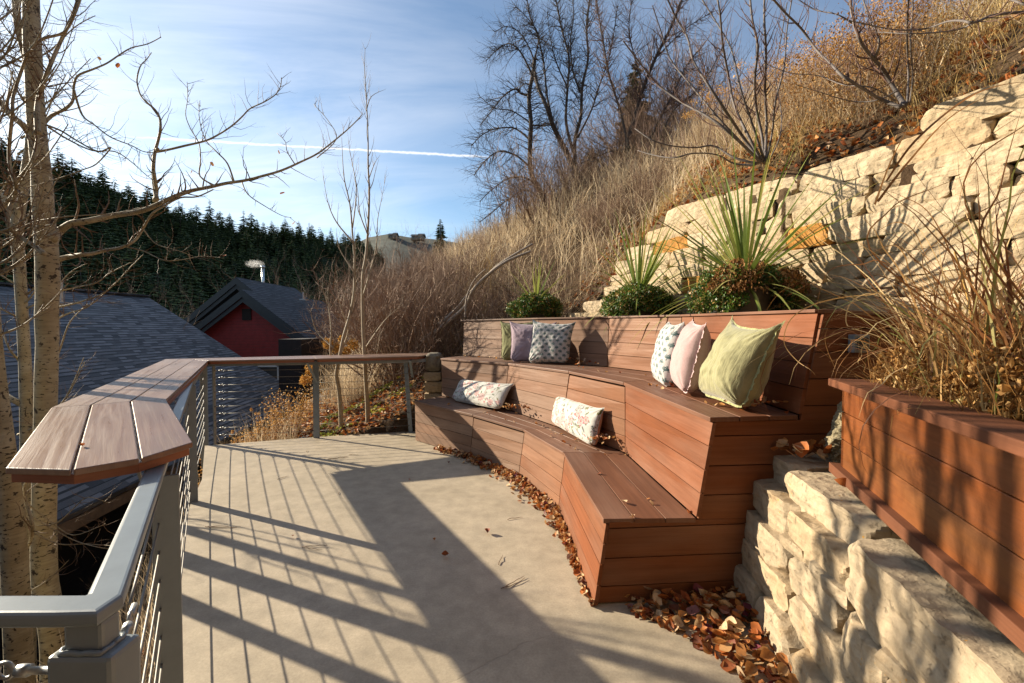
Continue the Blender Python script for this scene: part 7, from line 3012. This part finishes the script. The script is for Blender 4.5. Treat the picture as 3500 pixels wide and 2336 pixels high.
leaves_var(P, rs.uniform(.022, .05, len(P)), rs, np.clip(tints(len(P), .1), 0, .95), 'seat_leaves', M_LITTER, None, tilt=.5, curl=1.0, rows=LEAF_ROWS, aspect=.75)
tag([o for o in COL.objects if o.name.startswith('seat_leaves')][-1], 'scattered dry leaves caught on the bench seats and round the cushions', 'leaves', kind='stuff')
pts = [(rs.uniform(1.45, 2.0), rs.uniform(2.34, 2.50), .83 + rs.uniform(0, .05)) for k in range(70)] + [(1.47, 2.0, .80)]
P = np.array(pts)
leaves_var(P, rs.uniform(.05, .08, len(P)), rs, np.clip(tints(len(P), .1), .3, .8), 'wall_leaves', M_LITTER, None, tilt=.6, curl=.9, rows=LEAF_ROWS, aspect=.9)
tag([o for o in COL.objects if o.name.startswith('wall_leaves')][-1], 'orange leaves gathered on the stone wall top in the shadow of the bench end', 'leaves', kind='stuff')
# bank behind the rail + hillside soil strip
P1_ = scatter(4200, lambda x, y: (not in_deck(x, y)) and (not in_house(x, y)) and x < .2 and sq(x, y)[0] > -4.8 and sq(x, y)[0] < -1.2 and 6.2 < y < 9.5, (-4.5, .2, 6.2, 9.5), 6)
P2_ = scatter(3600, lambda x, y: .28 < sq(x, y)[0] < 1.9 and sq(x, y)[1] < 4.2 and y > 1.4, (.5, 8, 1.4, 9), 7)
P3_ = scatter(1500, lambda x, y: (not in_deck(x, y)) and low_zone(x, y), (-6.5, -.7, .3, 7.5), 8)
for nm, Pq, lab in (('bank_leaves', P1_, 'reddish brown leaf litter over the bank behind the far railing'), ('hillside_leaves', P2_, 'dark red and orange leaf litter along the top of the stone wall'), ('low_bank_leaves', P3_, 'leaf litter below the near railing')):
    Pq = Pq.copy()
    Pq[:, 2] += rs.uniform(.005, .05, len(Pq))
    leaves_var(Pq, rs.uniform(.045, .085, len(Pq)), rs, tints(len(Pq), -.06), nm, M_LITTER, None, tilt=.5, curl=1.0, rows=ROWS_S, aspect=.8)
    tag(bpy.data.objects[nm], lab, 'leaves', kind='stuff')
# green ground plants
P = scatter(500, lambda x, y: (not in_deck(x, y)) and 6.3 < y < 8.5 and -3.2 < x < -.8 and noise.noise(V3((x * 2, y * 2, 1))) > .15, (-3.2, -.8, 6.3, 8.5), 9)
P[:, 2] += .05
leaves_var(P, rs.uniform(.05, .10, len(P)), rs, rs.uniform(.4, .85, len(P)), 'ground_cover', mat_tint('yellow_green_leaf', [(0, (.08, .12, .02)), (.6, (.25, .27, .05)), (1, (.5, .42, .06))], .6, .3), None, tilt=.6)
tag(bpy.data.objects['ground_cover'], 'low yellow green weeds among the leaf litter behind the railing', 'weeds', kind='stuff')

# ================================================================== twigs and single leaves on the deck
rg = random.Random(12)
tw_spots = [((1120, 1570), .22, .5, 'forked dry twig lying on the concrete near the far railing post'), ((1735, 1775), .13, .9, 'short pale twig on the sunlit concrete at the middle of the deck'), ((945, 1640), .12, 1.1, 'dark curled twig on the concrete beside the cable shadows'),
            ((705, 1800), .26, .1, 'thin forked twig lying near the left edge of the deck'), ((1035, 1870), .17, .1, 'straight thin twig bundle on the concrete'), ((1715, 2010), .18, .4, 'fine twig in the shadow towards the camera'), ((1700, 1930), .12, 1.2, 'small hooked twig in the broad shadow'),
            ((1160, 1690), .09, 2.3, 'tiny pale twig left of the counter shadow'), ((1195, 1555), .12, .3, 'thin pale twig near the far edge of the deck'), ((1050, 1545), .08, 1.8, 'small curled twig close to the deck edge')]
for (px, py), L, a, lab in tw_spots:
    p = at_z(px, py, .006)
    mb = MB()
    for q in range(2 if L > .15 else 1):
        aa = a + rg.uniform(-.25, .25)
        pts = [V3((p.x + rg.uniform(-.01, .01), p.y + rg.uniform(-.01, .01), .005))]
        for i in range(6):
            aa += rg.uniform(-.28, .28)
            pts.append(pts[-1] + V3((math.cos(aa), math.sin(aa), 0)) * L / 6)
            pts[-1].z = .005 + rg.uniform(0, .006)
        mb.tube(pts, [.0026, .0026, .0024, .002, .002, .0016, .001], 5)
    o = mb.build('fallen_twig', M_TWIG, None, smooth=True, origin=pts[0])
    tag(o, lab, 'twig', 'twigs fallen on the deck')
lf = [((1665, 1820), .06, 'curled brown leaf on the concrete in the broad shadow'), ((1520, 1900), .05, 'dark red leaf in the shadow nearer the camera'), ((1533, 1583), .04, 'tiny brown leaf near the foot of the bench at the far end'), ((1984, 1978), .05, 'red leaf beside the near bench corner'), ((1002, 1833), .03, 'tiny orange leaf among the cable shadows'), ((1485, 1845), .03, 'small dark leaf in the middle of the counter shadow'),
      ((1400, 1640), .03, 'tiny leaf scrap in the counter shadow')]
for (px, py), s_, lab in lf:
    p = at_z(px, py, .012)
    o = leaves_var(np.array([tuple(p)]), np.array([s_]), rs, np.array([rs.uniform(.1, .5)]), 'fallen_leaf', M_LITTER, None, tilt=.2, curl=1.2, rows=LEAF_ROWS)
    tag(o, lab, 'leaf', 'single leaves on the deck')
p = at_z(277, 1524, ZK + .006)
o = leaves_var(np.array([tuple(p)]), np.array([.022]), rs, np.array([.3]), 'fallen_leaf', M_LITTER, None, tilt=.3, curl=1.2, rows=LEAF_ROWS)
tag(o, 'small reddish leaf caught in the board gap of the counter', 'leaf', 'single leaves on the deck')

# give every object its own datablock name in plain words
print('objects', len(COL.objects), 'faces', sum(len(o.data.polygons) for o in COL.objects if o.type == 'MESH'))
